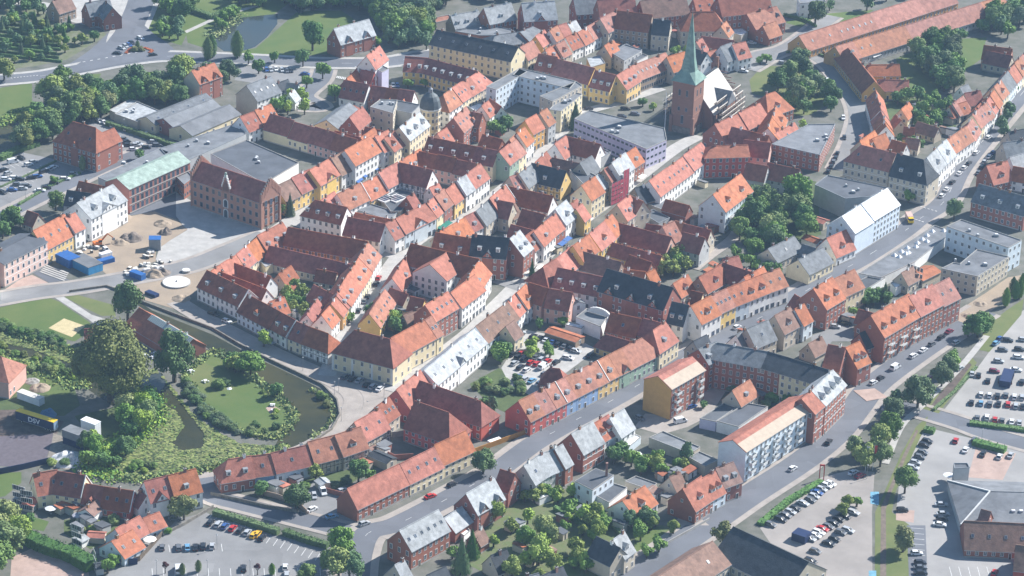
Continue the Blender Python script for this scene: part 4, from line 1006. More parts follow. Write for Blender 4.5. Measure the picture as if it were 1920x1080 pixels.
# glass-roof ring
R(590, 375, 651, 389, 10, 7, 'r', 'w', 'hd4', 48); R(652, 407, 722, 420, 10, 6.5, 'r', 'w', 'd0', 48); R(722, 420, 742, 410, 10, 6.5, 'o', 'w', 's', 48)
R(742, 410, 800, 381, 10, 7, 'o', 'l', 'Ws', 46, label='pale blue and white shop with big white front gable on the shopping street')
R(601, 376, 627, 359, 10, 5, 'o', 'w', 'k3'); R(632, 364, 676, 343, 10, 5.5, 'p', 'w', 'd1m'); R(677, 346, 710, 329, 10, 5, 'o', 'y', ''); R(710, 323, 746, 304, 10, 6.5, 'o', 'w', 'm')
R(749, 305, 811, 319, 10, 6.5, 'r', 'w', 't', 50, label='white half-timbered warehouse with steep dark red roof in the glass-roofed yard')
R(748, 304, 788, 279, 9, 5, 'o', 'c'); R(786, 283, 898, 307, 9, 6, 'rrr', 'ppp', '', 46); R(874, 327, 901, 307, 9, 8, 'o', 'w', 's'); R(857, 339, 874, 328, 9, 8, 'G', 'w', 's')
R(835, 357, 854, 343, 9, 7, 'o', 'y', 's'); R(815, 368, 833, 354, 9, 7.5, 'p', 'b', 's'); R(801, 381, 815, 369, 9, 7, 'o', 'c', 'sk3'); R(666, 399, 734, 412, 6, 4, 'o', 'w', 'x')
flat([(714, 372), (737, 352), (775, 360), (752, 396), (733, 396)], 4, 's', 't', 'x', label='low flat dark roof around the glass skylights in the ring yard'); R(762, 370, 776, 362, 8, 4, 'r', 'b', ''); flat([(690, 380), (745, 398), (730, 412), (672, 394)], 3.5, 'e', 'T', 'x')
R(805, 352, 823, 344, 6, 4, 'o', 'w')
# palace block
R(770, 457, 898, 486, 12, 8, 'r', 'w', '', 46, step=3, label='long white palace wing under dark red roof, behind its white front gable'); R(899, 487, 868, 535, 10, 8, 'o', 'w', 'd1', 46)
R(806, 496, 838, 473, 15, 9, 'o', 'w', 'cq', 34, step=3, label='white gable-fronted palace wing in the middle of the palace block'); R(845, 549, 890, 515, 10, 8.5, 'o', 'w', 's', 46); R(797, 572, 840, 547, 10, 9, 'o', 'b', 'k5', 46); R(762, 479, 735, 522, 9, 5, 'o', 'w', 'd1k1'); R(722, 541, 692, 588, 8.5, 5, 'pp', 'wy', 'k3|k2')
R(770, 556, 796, 562, 7, 4.5, 'r', 'y', ''); R(731, 540, 765, 552, 6, 4, 'r', 's'); R(756, 590, 790, 578, 6, 3.5, 'n', 'n')
R(664, 619, 731, 636, 14, 7.5, 'r', 'c', 'hHP', 46, step=3.4, label='big cream mansion with hipped dark red roof facing the quay square', name='mansion'); R(733, 634, 796, 600, 11, 7.5, 'o', 'c', '', 46, step=3); R(797, 600, 809, 593, 11, 7.5, 'p', 'c', 'k2', 46)
R(817, 436, 886, 448, 10, 6, 'r', 'w', 'd2'); R(886, 440, 955, 447, 12, 9.5, 'k', 'b', 'd2g1', 46, wtype='plain'); R(956, 448, 975, 432, 12, 9.5, 'G', 'b', 'd2s', 46)
R(825, 434, 872, 408, 9, 6, 'o', 'c', 'd1'); R(870, 407, 891, 397, 9, 6, 'r', 'w', 'd1'); R(893, 396, 918, 375, 9, 6.5, 'g', 's', ''); R(918, 372, 948, 347, 10, 7, 'o', 'b', 'm'); R(920, 373, 962, 381, 9, 6, 'r', 's')
# shopping street north
R(803, 257, 934, 283, 10, 7.5, 'rrr', 'cwc', 'd2|d2|d1s', 46); R(936, 286, 968, 260, 10, 7.5, 'op', 'gc', 'Hd1|', 46); R(970, 250, 984, 238, 9, 8, 'o', 'w', 's'); R(984, 226, 1006, 214, 9, 8.5, 'o', 'a', 's')
R(1012, 212, 1026, 203, 9, 8.5, 'p', 'e', 's'); R(955, 262, 975, 245, 9, 7, 'p', 'b'); R(905, 252, 942, 262, 9, 5, 'r', 'b', ''); R(820, 250, 838, 240, 8, 6, 'o', 'p'); R(850, 221, 874, 200, 10, 8.5, 'p', 'b', 'k4'); R(903, 199, 916, 189, 8, 7, 'o', 'w', 'd1')
R(876, 209, 905, 214, 8, 7.5, 'p', 'b', ''); flat([(878, 200), (900, 192), (910, 200), (890, 208)], 5, 'e', 'w', 'x'); R(918, 185, 940, 200, 8, 5, 'r', 'w')
R(1040, 270, 1061, 255, 10, 6, 'o', 'w', 'k1'); R(1063, 256, 1126, 271, 9, 6, 'r', 'w', ''); R(1003, 305, 1025, 284, 9, 6, 'r', 'w', ''); R(1035, 296, 1088, 307, 7, 5, 'n', 'n', 'x')
R(955, 332, 973, 325, 9, 6, 'p', 's', 'k2'); R(973, 326, 996, 309, 9, 6.5, 'g', 's', 'k2'); R(997, 306, 1062, 321, 10, 5.5, 'k', 'y', 'td1', 50)
R(1087, 306, 1110, 292, 9, 6, 'g', 's', ''); flat([(1113, 285), (1130, 278), (1145, 285), (1128, 295)], 5, 'e', 'T', 'x'); R(1147, 306, 1173, 286, 9, 10, 'G', 'w', '', 52); R(1174, 288, 1192, 276, 9, 7, 'o', 'b', ''); R(1132, 318, 1149, 307, 8, 9, 'o', 'k' if False else 'n', '')
R(1090, 348, 1116, 331, 10, 9, 'o', 'c', '', 48); flat([(1068, 318), (1085, 312), (1120, 330), (1094, 345)], 7, 'l', 't', 'x'); R(1110, 335, 1135, 320, 8, 7, 'G', 's')
R(945, 348, 1037, 368, 9, 5.5, 'r', 'w', ''); R(979, 392, 1022, 403, 9, 4, 'r', 's', ''); R(950, 390, 966, 381, 7, 4, 'n', 's'); R(958, 421, 1000, 432, 8, 4, 'r', 'w', '')
R(1041, 392, 1062, 375, 10, 8, 'G', 'w', 'V1', 50); R(1070, 382, 1082, 373, 8, 7, 'r', 'w'); R(1080, 392, 1092, 382, 8, 6.5, 'o', 'y', 's'); R(1001, 435, 1024, 414, 9, 7, 'o', 'w', 's'); R(1025, 413, 1042, 401, 9, 7, 'o', 'b', 's'); R(985, 443, 1001, 431, 9, 6.5, 'r', 'w', 'd2')
# violet store surroundings / right
R(1217, 339, 1315, 268, 11, 7, 'ooo', 'www', 'k3|k4|k2', 46); R(1335, 274, 1402, 272, 11, 9.5, 'o', 'R', 'hb', 30, step=2.6, label='dark red three-storey block with low orange roof by the violet store')
R(1337, 365, 1389, 326, 12, 9.5, 'o', 'l', 'V2k2', 46); R(1190, 353, 1216, 345, 9, 5, 'k', 'n', 'x'); flat([(1212, 381), (1245, 371), (1296, 394), (1275, 406)], 4, 's', 'T', 'x'); R(1248, 374, 1293, 386, 6, 5, 'r', 'b', 'x')
R(1157, 384, 1181, 366, 10, 8, 'o', 's', 'd1k2'); R(1182, 367, 1206, 378, 9, 7.5, 'p', 's', ''); flat([(1205, 400), (1225, 392), (1256, 408), (1235, 418)], 4, 'e', 't', 'x'); R(1212, 420, 1240, 424, 8, 3.5, 'r', 's')
R(1242, 425, 1264, 415, 10, 6, 'p', 's', ''); R(1266, 414, 1286, 420, 8, 5.5, 'p', 's'); R(1283, 420, 1333, 432, 8, 5.5, 'r', 's', ''); R(1282, 436, 1322, 446, 9, 6, 'r', 'e', ''); flat([(1244, 479), (1268, 468), (1296, 477), (1272, 490)], 4, 'e', 't', 'xv')
R(1105, 438, 1133, 415, 11, 7.5, 'o', 'y', 'V1', 48); R(1133, 414, 1148, 402, 11, 7.5, 'o', 'y', 'k1', 48); R(1074, 461, 1104, 440, 10, 8, 'o', 'y', 'g1', 48); R(1042, 486, 1073, 461, 11, 6, 'o', 'w', '', 46); R(1078, 468, 1166, 492, 9, 5, 'n', 'n', 'x')
R(1158, 418, 1259, 445, 9, 5, 'r', 'p', '', 50); R(1148, 455, 1241, 480, 7.5, 4, 'r', 'y', '', 46, label='long low yellow barn with dark red roof in the yard of the yellow houses'); R(1180, 478, 1222, 492, 7, 4, 'r', 'b'); R(1170, 505, 1210, 510, 8, 4, 'o', 'w'); R(1212, 512, 1228, 505, 6, 4, 'o', 'a')
R(1018, 500, 1043, 485, 11, 7, 'r', 'w', 'h', 46, wts=[1]); R(1046, 502, 1136, 521, 11, 7, 'r', 'w', 'd4', 46, step=3)
R(1138, 504, 1262, 540, 13, 10, 'k', 'b', 'g3d2', 46, step=2.8, label='long brick block with black slate roof and three gables', at=None)
R(1310, 520, 1354, 495, 9, 5, 'r', 'n', 'V1'); R(1355, 493, 1413, 512, 9, 5, 'r', 's', ''); R(1262, 532, 1290, 515, 8, 5, 'o', 's'); R(1395, 520, 1432, 500, 9, 6, 'o', 'w', 'd1'); R(1355, 487, 1385, 480, 6, 4, 'o', 's')
R(1260, 566, 1292, 573, 10, 7, 'k', 'w', 'd2b', 52); R(1295, 574, 1332, 555, 11, 8, 'o', 'w', 'dk2V1s', 46); R(1332, 555, 1362, 541, 10.5, 7.5, 'p', 'y', 'sk4', 46); R(1362, 541, 1388, 531, 10.5, 7.5, 'o', 'l', 's', 46); R(1388, 531, 1428, 515, 10.5, 7.5, 'o', 'w', 'V2s', 46); R(1428, 515, 1462, 503, 10.5, 7.5, 'p', 'w', 'sk2', 46)
R(1296, 545, 1318, 550, 8, 8, 'r', 'c', ''); R(1290, 570, 1300, 560, 6, 6, 'r', 's')
# salmon & court
R(952, 566, 892, 612, 10.5, 6, 'n', 'l', 'k3', 46); R(968, 549, 952, 565, 9.5, 6, 'o', 'w', 'd1'); R(986, 533, 969, 549, 9.5, 6.5, 'o', 'w', 'V1'); R(992, 530, 1028, 541, 9, 7, 'r', 'p', ''); R(1028, 541, 1074, 549, 9, 6.5, 'r', 'p', 'd1', 52)
R(1074, 557, 1085, 566, 6, 6.5, 'g', 'w', 'x', 20); flat([(1080, 594), (1100, 578), (1142, 588), (1126, 612)], 5.5, 'w', 'T', 'x', label='white building with flat grey roof and round-topped wall by the inner car park')
R(1145, 586, 1202, 598, 10, 5, 'r', 'b', 'k1', 48); R(1206, 597, 1240, 606, 10, 5.5, 'r', 'n', 'M', 44); R(1224, 620, 1248, 604, 12, 7, 'o', 'c', 'hd1k1', 44, label='cream corner house with bright orange hipped roof at the end of the pastel row street')
R(1135, 627, 1180, 640, 7, 3.5, 'r', 'y', 'h'); R(1030, 614, 1088, 633, 6, 2.6, 'o', 'n', 'xc', 14, name='carport', cat='carport', desc='long orange-roofed carport'); R(1030, 690, 1050, 692, 8, 3.5, 'r', 'b', 'hH')
# pastel row
PR = 'painted terraced house'
R(972, 752, 1204, 634, 11.5, 6, 'pppppppppp', 'RRRuuuyygg', 'd2|Vk1|d1k1m|d1|gd1|d1|md1|d1k1|g1|H', 46, wts=[1.3, 1, 1, .9, 1.1, .9, 1, 1, 1.3, 2.0], group='pastel terraced row', jit=.1)
# slate courtyard block
R(1234, 705, 1298, 669, 12, 12.3, 'o', 'b', 'bc', 28, end='a', st=4, label='four-storey brick flats with tan gable and orange and beige roof', name='apartment_block', step=2.6)
R(1345, 643, 1440, 660, 12, 12, 'g', 'b', 'h', 32, st=4, name='apartment_block', label='slate-roofed brick courtyard wing, shaded side facing the inner yard'); R(1440, 660, 1478, 671, 12, 12, 'k', 'b', '', 32, st=4, name='apartment_block'); R(1478, 671, 1560, 696, 12, 12, 'k', 'c', 'b', 32, st=4, name='apartment_block')
R(1310, 655, 1344, 640, 10, 11, 'g', 'b', 'd2', 40, st=4, name='apartment_block'); R(1562, 694, 1522, 733, 11, 12, 'G', 'b', 'V4l', 38, st=4, step=2.4, name='apartment_block'); R(1521, 733, 1503, 748, 11, 12, 'o', 'b', 'l', 38, st=4, step=2.4, name='apartment_block')
R(1374, 825, 1506, 741, 11, 12, 'o', 'l', 'bc', 26, st=4, step=2.6, label='pale blue four-storey balcony block under orange and beige roof', name='apartment_block')
R(1373, 733, 1406, 712, 8, 5, 'p', 's', ''); flat([(1312, 784), (1368, 749), (1398, 752), (1342, 790)], 4, 'v', 't', 'x'); flat([(1344, 789), (1400, 755), (1440, 762), (1385, 800)], 4.4, 'w', 't', 'x'); R(1300, 640, 1325, 628, 8, 6, 'k', 's'); R(1400, 617, 1440, 600, 10, 6, 'g', 's', 'k1')
R(1452, 592, 1482, 576, 10, 7, 'n', 's', 'V1k1'); R(1490, 580, 1508, 570, 9, 7, 'o', 'l', ''); R(1515, 645, 1541, 631, 7, 3, 'n', 's', 'x'); R(1380, 628, 1408, 612, 8, 5, 'g', 'w'); R(1525, 541, 1561, 520, 13, 9, 'o', 'b', 'V2', 46); R(1562, 524, 1602, 505, 11, 8, 'p', 'c', 'V1k1', 46); R(1490, 552, 1503, 560, 6, 6, 'r', 'b')
R(1633, 592, 1704, 551, 13, 11, 'o', 'b', 'V4', 46, st=4, label='big brick apartment house with three ribbed dormers and orange roof'); R(1704, 556, 1748, 533, 12, 11, 'o', 'b', 'V1', 46, st=4); R(1748, 537, 1780, 530 - 9, 12, 10, 'p', 'b', 'k2', 46)
R(1553, 646, 1585, 652, 13, 8, 'r', 'b', '', 46); R(1586, 652, 1612, 640, 12, 7.5, 'o', 'b', 'V2k1', 46); R(1612, 625, 1640, 615, 8, 6, 'k', 'b', ''); R(1610, 580, 1640, 588, 7, 4, 'r', 'n')
# pond-side rows
R(427, 862, 470, 855, 9.5, 4.5, 'o', 'b', 'hd2'); R(470, 856, 508, 851, 9, 4.5, 'o', 'u', 'k1'); R(508, 850, 576, 835, 9, 4.8, 'r', 'l', 'k1'); R(577, 829, 628, 816, 10, 5.2, 'p', 's', 't', 50); R(628, 816, 676, 800, 10, 5.6, 'p', 's', 't', 50)
R(664, 792, 712, 766, 10, 5.5, 'o', 's', 't', 50); R(702, 765, 730, 745, 9, 5.5, 'r', 's', 'k4')
R(743, 731, 788, 694, 11, 6, 'o', 'R', '', 48); R(787, 714, 902, 753, 11, 6, 'r', 'R', 'H', 48, label='long crimson court-house wing with dark red hipped roof'); R(778, 752, 842, 774, 13, 5.5, 'r', 'R', 'H', 50, label='squat crimson wing with very steep dark red roof in front of the court-house')
R(795, 695, 889, 617, 11, 7.5, 'G', 'w', 'g1k6', 38, step=2.6, label='long white house with bright pale-grey metal roof and skylight strips')
R(948, 612, 965, 600, 8, 5, 'n', 'c', '')
R(651, 917, 749, 870, 9.5, 5, 'o', 'b', 'cb', 50, jit=0, label='low brick house with plain orange roof at the bend above the bottom car park'); R(750, 870, 814, 839, 9.5, 5, 'o', 'c', 'k4c', 50, label='cream house with four skylights in its orange roof, middle of the bend row'); R(814, 835, 873, 808, 9.5, 5.5, 'o', 'c', 'c', 50, label='cream and brick house with plain orange roof at the upper end of the bend row')
R(749, 995, 822, 956, 10.5, 7, 'G', 'b', 'k6c', 46, label='big brick house with pale slate roof and skylights at the street corner'); R(833, 972, 866, 950, 9, 4, 'G', 'b', 'xc', 40, label='low pale roof joined to the slate-roofed corner house'); R(740, 1060, 758, 1050, 9, 5, 'G', 's', 'x')
R(874, 926, 926, 896, 10, 6.5, 'G', 'b', 'g2', 50); R(938, 880, 966, 889, 8, 6, 'r', 'b', '', 52); R(982, 873, 1005, 857, 9.5, 6.5, 'G', 'e', 'k1'); R(1005, 857, 1040, 840, 9.5, 6.5, 'GG', 'eb', '|'); R(1040, 842, 1055, 833, 9.5, 7, 'G', 'b', '')
R(1071, 813, 1111, 790, 11, 7.5, 'G', 'b', 'l', 48); R(1110, 797, 1141, 778, 10, 7, 'rr', 'ww', 'V1|V2', 46); R(1143, 784, 1170, 766, 10, 7, 'G', 'w', 'l')
flat([(1078, 902), (1117, 878), (1151, 891), (1111, 919)], 7, 'l', 't', 'o', label='pale blue flat-topped cottage with black roof and tall chimney'); flat([(1112, 926), (1146, 904), (1176, 914), (1142, 942)], 3.6, 'w', 't', 'x'); R(1167, 939, 1209, 911, 11, 3.8, 'o', 'w', 'V1k1', 40, label='white cottage with bright orange roof beside the flat black roof')
flat([(1157, 808), (1182, 820 - 10), (1202, 828 - 10), (1178, 848 - 10)], 3, 'l', 'w', 'x', label='pale blue canvas awning roof behind the white and brick row', cat='awning')
R(1280, 916, 1315, 893, 11, 5, 'o', 'b', 'V1', 50, label='brick-gabled house with bright orange roof at the end of the lower street terrace'); R(1317, 897, 1341, 884, 10, 5, 'o', 'l', 'V2', 50); R(1342, 878, 1375, 866, 10, 6, 'n', 'b', 'd2', 46)
flat([(1217, 820), (1243, 808), (1313, 838), (1294, 850)], 4, 's', 'T', 'x'); flat([(1292, 857), (1311, 846), (1347, 862), (1322, 874)], 4, 's', 'T', 'x'); flat([(1172, 902), (1192, 892), (1232, 906), (1218, 918)], 3, 's', 'T', 'x'); R(1255, 895, 1275, 885, 8, 3, 'n', 's', 'x')
R(1150, 1012, 1171, 997, 9, 6, 'G', 's', 'V1', 50); R(1118, 1006, 1163, 1028, 9, 5.5, 'k', 's', 'x', 46); R(800, 1079, 836, 1062, 9, 4.5, 'k', 's'); R(960, 1088, 1010, 1075, 9, 4, 'g', 's', 'k1'); R(1005, 1085, 1055, 1062, 8, 4, 'k', 'w')
R(1230, 1084, 1336, 1015, 15, 4.5, 'n', 's', 'k2c', 36, label='big plain brown roof with skylights at the bottom edge'); R(1375, 988, 1516, 1054, 20, 4, 'k', 's', 'c', 34, label='huge black roof running off the bottom edge')
R(920, 1042, 950, 1030, 8, 3, 'k', 's'); R(888, 1000, 905, 990, 6, 3, 'n', 'b', 'x')
# bottom left
R(62, 889, 107, 881, 9.5, 5.2, 'o', 'c', '', 50); R(108, 884, 160, 892, 9.5, 5.2, 'r', 'c', 'k2m', 50); R(161, 907, 195, 913, 8.5, 3.2, 'r', 'b', 'g1', 50); R(196, 913, 251, 921, 9, 3.2, 'r', 'R', 'k3m', 50)
R(270, 903, 314, 892, 9.5, 6.5, 'r', 'w', 'k2g1', 50, label='pale house with front gable and two skylights by the pond lane'); R(315, 892, 367, 879, 10, 6.5, 'o', 'w', '', 50); R(262, 921, 274, 930, 6, 4, 'r', 'w', 'x')
R(216, 992, 262, 967, 9, 3, 'o', 'l', 'k2', 44, label='pale blue cottage wing with vivid orange roof and thin black chimney'); R(268, 972, 299, 960, 8, 3, 'o', 'l', 'k1', 40); R(209, 1015, 248, 993, 11, 3, 'o', 'l', 'k2', 38, label='pale blue cottage with vivid orange roof and two square skylights')
R(160, 955, 185, 935, 6, 3, 'n', 'w', 'x', 30); shed(165, 998, 197, 1000, 4, 2.2, 'o', 's'); shed(144, 1010, 158, 1002, 4, 2.4, 'G', 'w'); shed(36, 935, 50, 925, 5, 2.4, 'g', 's'); shed(50, 945, 62, 932, 4, 2.4, 'r', 's'); shed(178, 1058, 192, 1056, 4, 2.4, 'k', 'e')
# mill island
R(261, 577, 358, 634, 13, 4, 'o', 'b', 'x', 36, label='long brick mill house with orange roof and glass ridge beside the moat', name='mill_house', cat='mill house'); R(158, 617, 181, 616, 6, 3, 'r', 'b', ''); R(183, 625, 215, 628, 6, 3, 'r', 'b')
R(-30, 664, 3, 669, 15, 6.5, 'p', 'p', 'Hx', 38, label='square pink brick tower house with hipped roof at the left edge', name='tower_house')
# plaza left row
R(51, 395, 72, 402, 7, 3, 'r', 's', ''); R(-20, 480, 62, 438, 14, 9.8, 't', 'm', 'bl', 14, wtype='arch', step=3, st=3, wts=[1], name='arcaded_house', label='pink and white arcaded building with flat-pitched dark roof left of the plaza'); R(-40, 510, -2, 508, 9, 5, 'o', 'w')
R(62, 433, 121, 402, 11.5, 6.5, 'o', 'y', 'k4', 50, label='yellow house with bright orange mansard roof left of the plaza', step=2.2); R(122, 408, 141, 399, 10, 7.5, 'o', 'w', '', 46, label='narrow white house squeezed between the yellow house and the white palace')
R(144, 381, 212, 346, 14, 10, 'G', 'w', 'WV2', 36, st=3, step=2.3, name='palace', label='white classical palace front with pediment on the plaza', cat='palace'); R(126, 357, 170, 363, 8, 6, 'k', 'e', 'd2'); R(148, 340, 196, 350, 8, 5, 'r', 'e', 'x')
flat([(184, 332), (300, 278), (318, 285), (216, 346)], 6, 'e', 'T', 'xv'); flat([(300, 278), (440, 232), (462, 250), (330, 310)], 6, 'e', 'T', 'xv'); flat([(395, 288), (462, 262), (560, 305), (495, 344)], 7, 'w', 't', 'xv', label='wide flat dark roof directly behind the town hall')
# right side
flat([(1447, 270), (1515, 233), (1566, 232), (1537, 290)], 8, 'b', 'T', 'v', st=3, step=2.6, label='flat-roofed red brick block with white window rows by the curved street')
R(1614, 272, 1680, 288, 12, 10, 'o', 's', 'hlb', 46, st=3, step=2.6, label='striped brick and plaster corner palace with big orange-red roof'); R(1682, 288, 1732, 300, 13, 9.5, 'k', 's', 'Hld2', 50, st=3, step=2.6, label='slate mansard corner palace beside the orange-red one')
R(1738, 296, 1775, 262, 10, 8, 'GG', 'ww', 'V1|V1'); R(1775, 263, 1812, 238, 9, 6.5, 'pp', 'ww', 'k2|'); R(1812, 240, 1823, 222, 9, 6, 'p', 'w', 'd2'); R(1823, 216, 1850, 192, 9, 6, 'ppp', 'cww', '|k2|'); R(1850, 189, 1864, 170, 9, 6, 'oo', 'wp', 'V1|'); R(1864, 163, 1877, 150, 9, 6.5, 'p', 'c'); R(1877, 149, 1890, 134, 9, 6.5, 'g', 'l'); R(1891, 132, 1925, 96, 9, 6.5, 'opp', 'wcw', '||')
R(1579, 405, 1664, 354, 13, 10.5, 'ww', 'll', 'x|', 40, st=4, step=2.6, wts=[1, 1.4], name='apartment_block'); flat([(1528, 346), (1552, 328), (1668, 352), (1632, 368), (1585, 372)], 9, 'e', 't', 'xv'); R(1550, 447, 1587, 431, 11, 4, 'o', 'w', 'V1')
R(1497, 487, 1543, 464, 11, 4.5, 'g', 'c', '', 40); R(1440, 467, 1489, 443, 10, 4.5, 'g', 's', 'k1', 40); R(1505, 458, 1530, 466, 7, 3, 'g', 'w'); shed(1510, 440, 1538, 450, 5, 2.5, 'r', 'w'); shed(1508, 400, 1550, 413, 5, 3, 'o', 's')
flat([(1610, 512), (1752, 422), (1786, 434), (1716, 490), (1652, 520)], 4.5, 'w', 'T', 'x', label='long flat grey store roof with rows of white pyramid skylights'); flat([(1775, 424), (1802, 411), (1916, 450), (1891, 464)], 11, 'l', 'T', 'v', st=3, step=3); flat([(1765, 503), (1787, 492), (1800, 494), (1832, 467), (1892, 481), (1833, 518)], 8.5, 's', 'T', 'v', st=3, step=2.5)
flat([(1590, 535), (1640, 512), (1660, 520), (1615, 548)], 4, 'w', 't', 'x'); shed(1715, 515, 1750, 498, 8, 3, 'o', 's'); flat([(1670, 530), (1712, 508), (1722, 514), (1680, 540)], 3.5, 'w', 'w', 'x'); R(1690, 512, 1712, 500, 7, 4, 'n', 's')
R(1836, 345, 1935, 372, 12, 7, 'g', 'b', 'd3', 44, label='long brick house with grey roof and white gables, by the junction at the right edge'); R(1850, 311, 1889, 302, 11, 5, 'o', 'b', 'V1'); R(1893, 295, 1930, 285, 9, 5, 'G', 'w', ''); R(1880, 268, 1925, 262, 9, 5, 'g', 's', ''); R(1890, 248, 1930, 240, 9, 5, 'k', 's', ''); R(1900, 312, 1935, 318, 8, 5, 'o', 'w')
R(1340, 232, 1425, 195, 12, 7, 'oo', 'bb', '|', 46); R(1372, 238, 1442, 255, 10, 6, 'rr', 'bb'); R(1440, 240, 1455, 200, 11, 7, 'oo', 'ww', 'V1|', 46); R(1436, 178, 1454, 172, 14, 6, 'o', 'b', 'hHV1', 46); R(1395, 262, 1445, 268, 9, 6, 'r', 'p'); R(1400, 305, 1440, 312, 9, 6, 'r', 'e', 'x'); R(1450, 252, 1490, 230, 8, 5, 'o', 'w'); R(1440, 305, 1500, 318, 9, 5.5, 'r', 'e')
# church surroundings and beyond
R(975, 89, 999, 76, 9, 6, 'p', 'c', 's'); R(1004, 68, 1021, 56, 8, 6.5, 'o', 'a'); R(1030, 57, 1046, 48, 8, 7, 'p', 'w', 'd1'); R(1047, 48, 1062, 43, 8, 7, 'o', 'w'); R(1022, 93, 1040, 85, 8, 6, 'o', 's', 'd1'); R(1042, 84, 1058, 76, 9, 6, 'p', 's'); R(1060, 70, 1081, 61, 9, 6, 'r', 'w', 'k3'); R(1083, 61, 1100, 52, 9, 6, 'o', 'w', 'k1'); R(1101, 50, 1123, 38, 9, 6, 'p', 'w', 'd1')
R(1065, 45, 1080, 38, 7, 5, 'G', 's'); R(1125, 35, 1157, 19, 10, 8, 'p', 's', 'k2'); R(1158, 20, 1223, 28, 13, 8.5, 'r', 'n', '', 46); R(1225, 36, 1258, 39, 11, 8, 'k', 's', '', 46); R(1296, 22, 1340, 22, 14, 8, 'r', 's', 'hH', 46); R(1362, 40, 1352, 50, 8, 6, 'p', 's')
R(1010, 101, 1045, 107, 10, 6.5, 'r', 'b', 'd2'); R(1045, 111, 1115, 128, 11, 6.5, 'r', 'y', '', 48); R(1116, 132, 1155, 141, 11, 7, 'r', 'y', 'd3', 48); R(1156, 142, 1183, 125, 11, 7, 'o', 'y', 'd3s', 46); R(1184, 124, 1248, 99, 11, 6.5, 'p', 'n', 'k8', 44, wtype='dark', step=1.6, label='long brown-pink roof with skylights over a dark colonnaded front'); R(1250, 107, 1284, 97, 10, 6.5, 'o', 's', 'k2')
flat([(1145, 98), (1172, 83), (1204, 93), (1170, 113)], 7, 'e', 'T', ''); R(1133, 86, 1151, 76, 8, 6, 'o', 's', ''); flat([(1100, 108), (1125, 104), (1135, 118), (1108, 126)], 6, 'y', 'G', 'x'); flat([(1180, 108), (1200, 98), (1215, 104), (1195, 114)], 5, 'w', 't', 'x')
R(1305, 78, 1317, 72, 8, 6, 'o', 's', 'V1'); R(1305, 92, 1326, 100, 8, 6, 'k', 'w', 't'); R(1325, 99, 1343, 93, 9, 4, 'o', 'b', 'k2'); R(1315, 68, 1376, 76, 7, 5, 'r', 's', 'x'); R(1350, 88, 1372, 80, 10, 6, 'g', 'w'); R(1373, 84, 1398, 78, 10, 6, 'o', 'w', 'V1'); R(1400, 26, 1456, 12, 14, 6, 'p', 'b', '', 40); R(1430, 48, 1455, 40, 9, 4, 'p', 'b'); R(1440, 20, 1460, 26, 8, 5, 'g', 'b')
flat([(1366, 60), (1385, 48), (1402, 60), (1390, 66)], 4, 's', 'w', 'x'); flat([(1500, 6), (1495, -5), (1540, -12), (1548, 2)], 8, 'w', 'T', '')
# pale courtyard block
flat([(912, 162), (974, 128), (988, 134), (930, 168)], 12.5, 'l', 'T', '', st=4); flat([(974, 127), (1080, 152), (1068, 166), (962, 140)], 12.5, 'l', 'T', 'v', st=4); flat([(1080, 152), (1092, 160), (1036, 190), (1012, 180)], 12.5, 's', 'T', '', st=4); flat([(1030, 205), (1062, 170), (1092, 176), (1052, 208)], 10.5, 'c', 'T', 'v', st=4)
# barracks
R(1498, 67, 1780, -22, 13, 4.2, 'pppp', 'aaaa', 'k2c|k6c|c|c', 42, wts=[1, 1.05, 1.45, 1], jit=.02, group='barrack wings'); R(1566, 88, 1880, -8, 13, 4.2, 'pppppp', 'aeeeee', 'ck2|k2c|c|c|c|c', 42, wts=[.5, .5, 1, 1, 1.3, .7], jit=.02, group='barrack wings')
R(1590, 90, 1640, 152, 11, 4.5, 'r', 'a', 'h', 46, label='dark red roof of the bent barrack wing with ochre wall by the curved street'); R(1626, 122, 1686, 121, 9, 3.8, 'o', 'a', '', 40); R(1648, 149, 1704, 151, 9, 4.5, 'o', 'y', '', 40); R(1642, 168, 1652, 205, 8, 6, 'oo', 'wl'); R(1652, 208, 1662, 235, 8, 6, 'ooo', 'wcw'); R(1612, 265, 1640, 245, 8, 6, 'o', 's'); R(1635, 260, 1660, 250, 8, 5, 'o', 's')
R(1845, 85, 1898, 92, 9, 5, 'r', 'p', 'k1'); R(1850, 95, 1898, 105, 8, 4, 'r', 's'); R(1786, 195, 1806, 180, 8, 4, 'p', 's'); R(1808, 175, 1838, 170, 8, 4, 'r', 's'); R(1690, 205, 1705, 192, 7, 5, 'o', 'c'); R(1695, 238, 1715, 240, 7, 4, 'r', 'y'); R(1780, 200, 1812, 190, 7, 3.5, 'o', 's'); R(1828, 205, 1842, 190, 7, 4, 'r', 's'); R(1680, 215, 1690, 226, 6, 4, 'o', 's'); R(1672, 262, 1700, 270, 7, 5, 'o', 'w'); flat([(1662, 262), (1680, 260), (1685, 270), (1665, 272)], 4, 's', 'w', 'x')
R(1720, 228, 1760, 240, 6, 3, 'n', 's'); R(1700, 258, 1725, 262, 6, 3, 'n', 's'); R(1800, 165, 1815, 158, 6, 3, 'g', 'w')
# supermarket
R(1856, 922, 1995, 925, 30, 4, 'T', 'e', 'hxc', 16, label='wide grey supermarket roof with white ridge lines', name='supermarket', cat='supermarket', step=4); R(1808, 977, 1995, 986, 15, 2.9, 'n', 'b', 'k6c', 40, label='brown tiled supermarket wing with a brick base', name='supermarket_wing', cat='supermarket'); R(1905, 1022, 1990, 1032, 12, 4, 'n', 'R', 'xc', 44); R(1840, 955, 1858, 960, 8, 4.2, 'n', 'b', 'x')
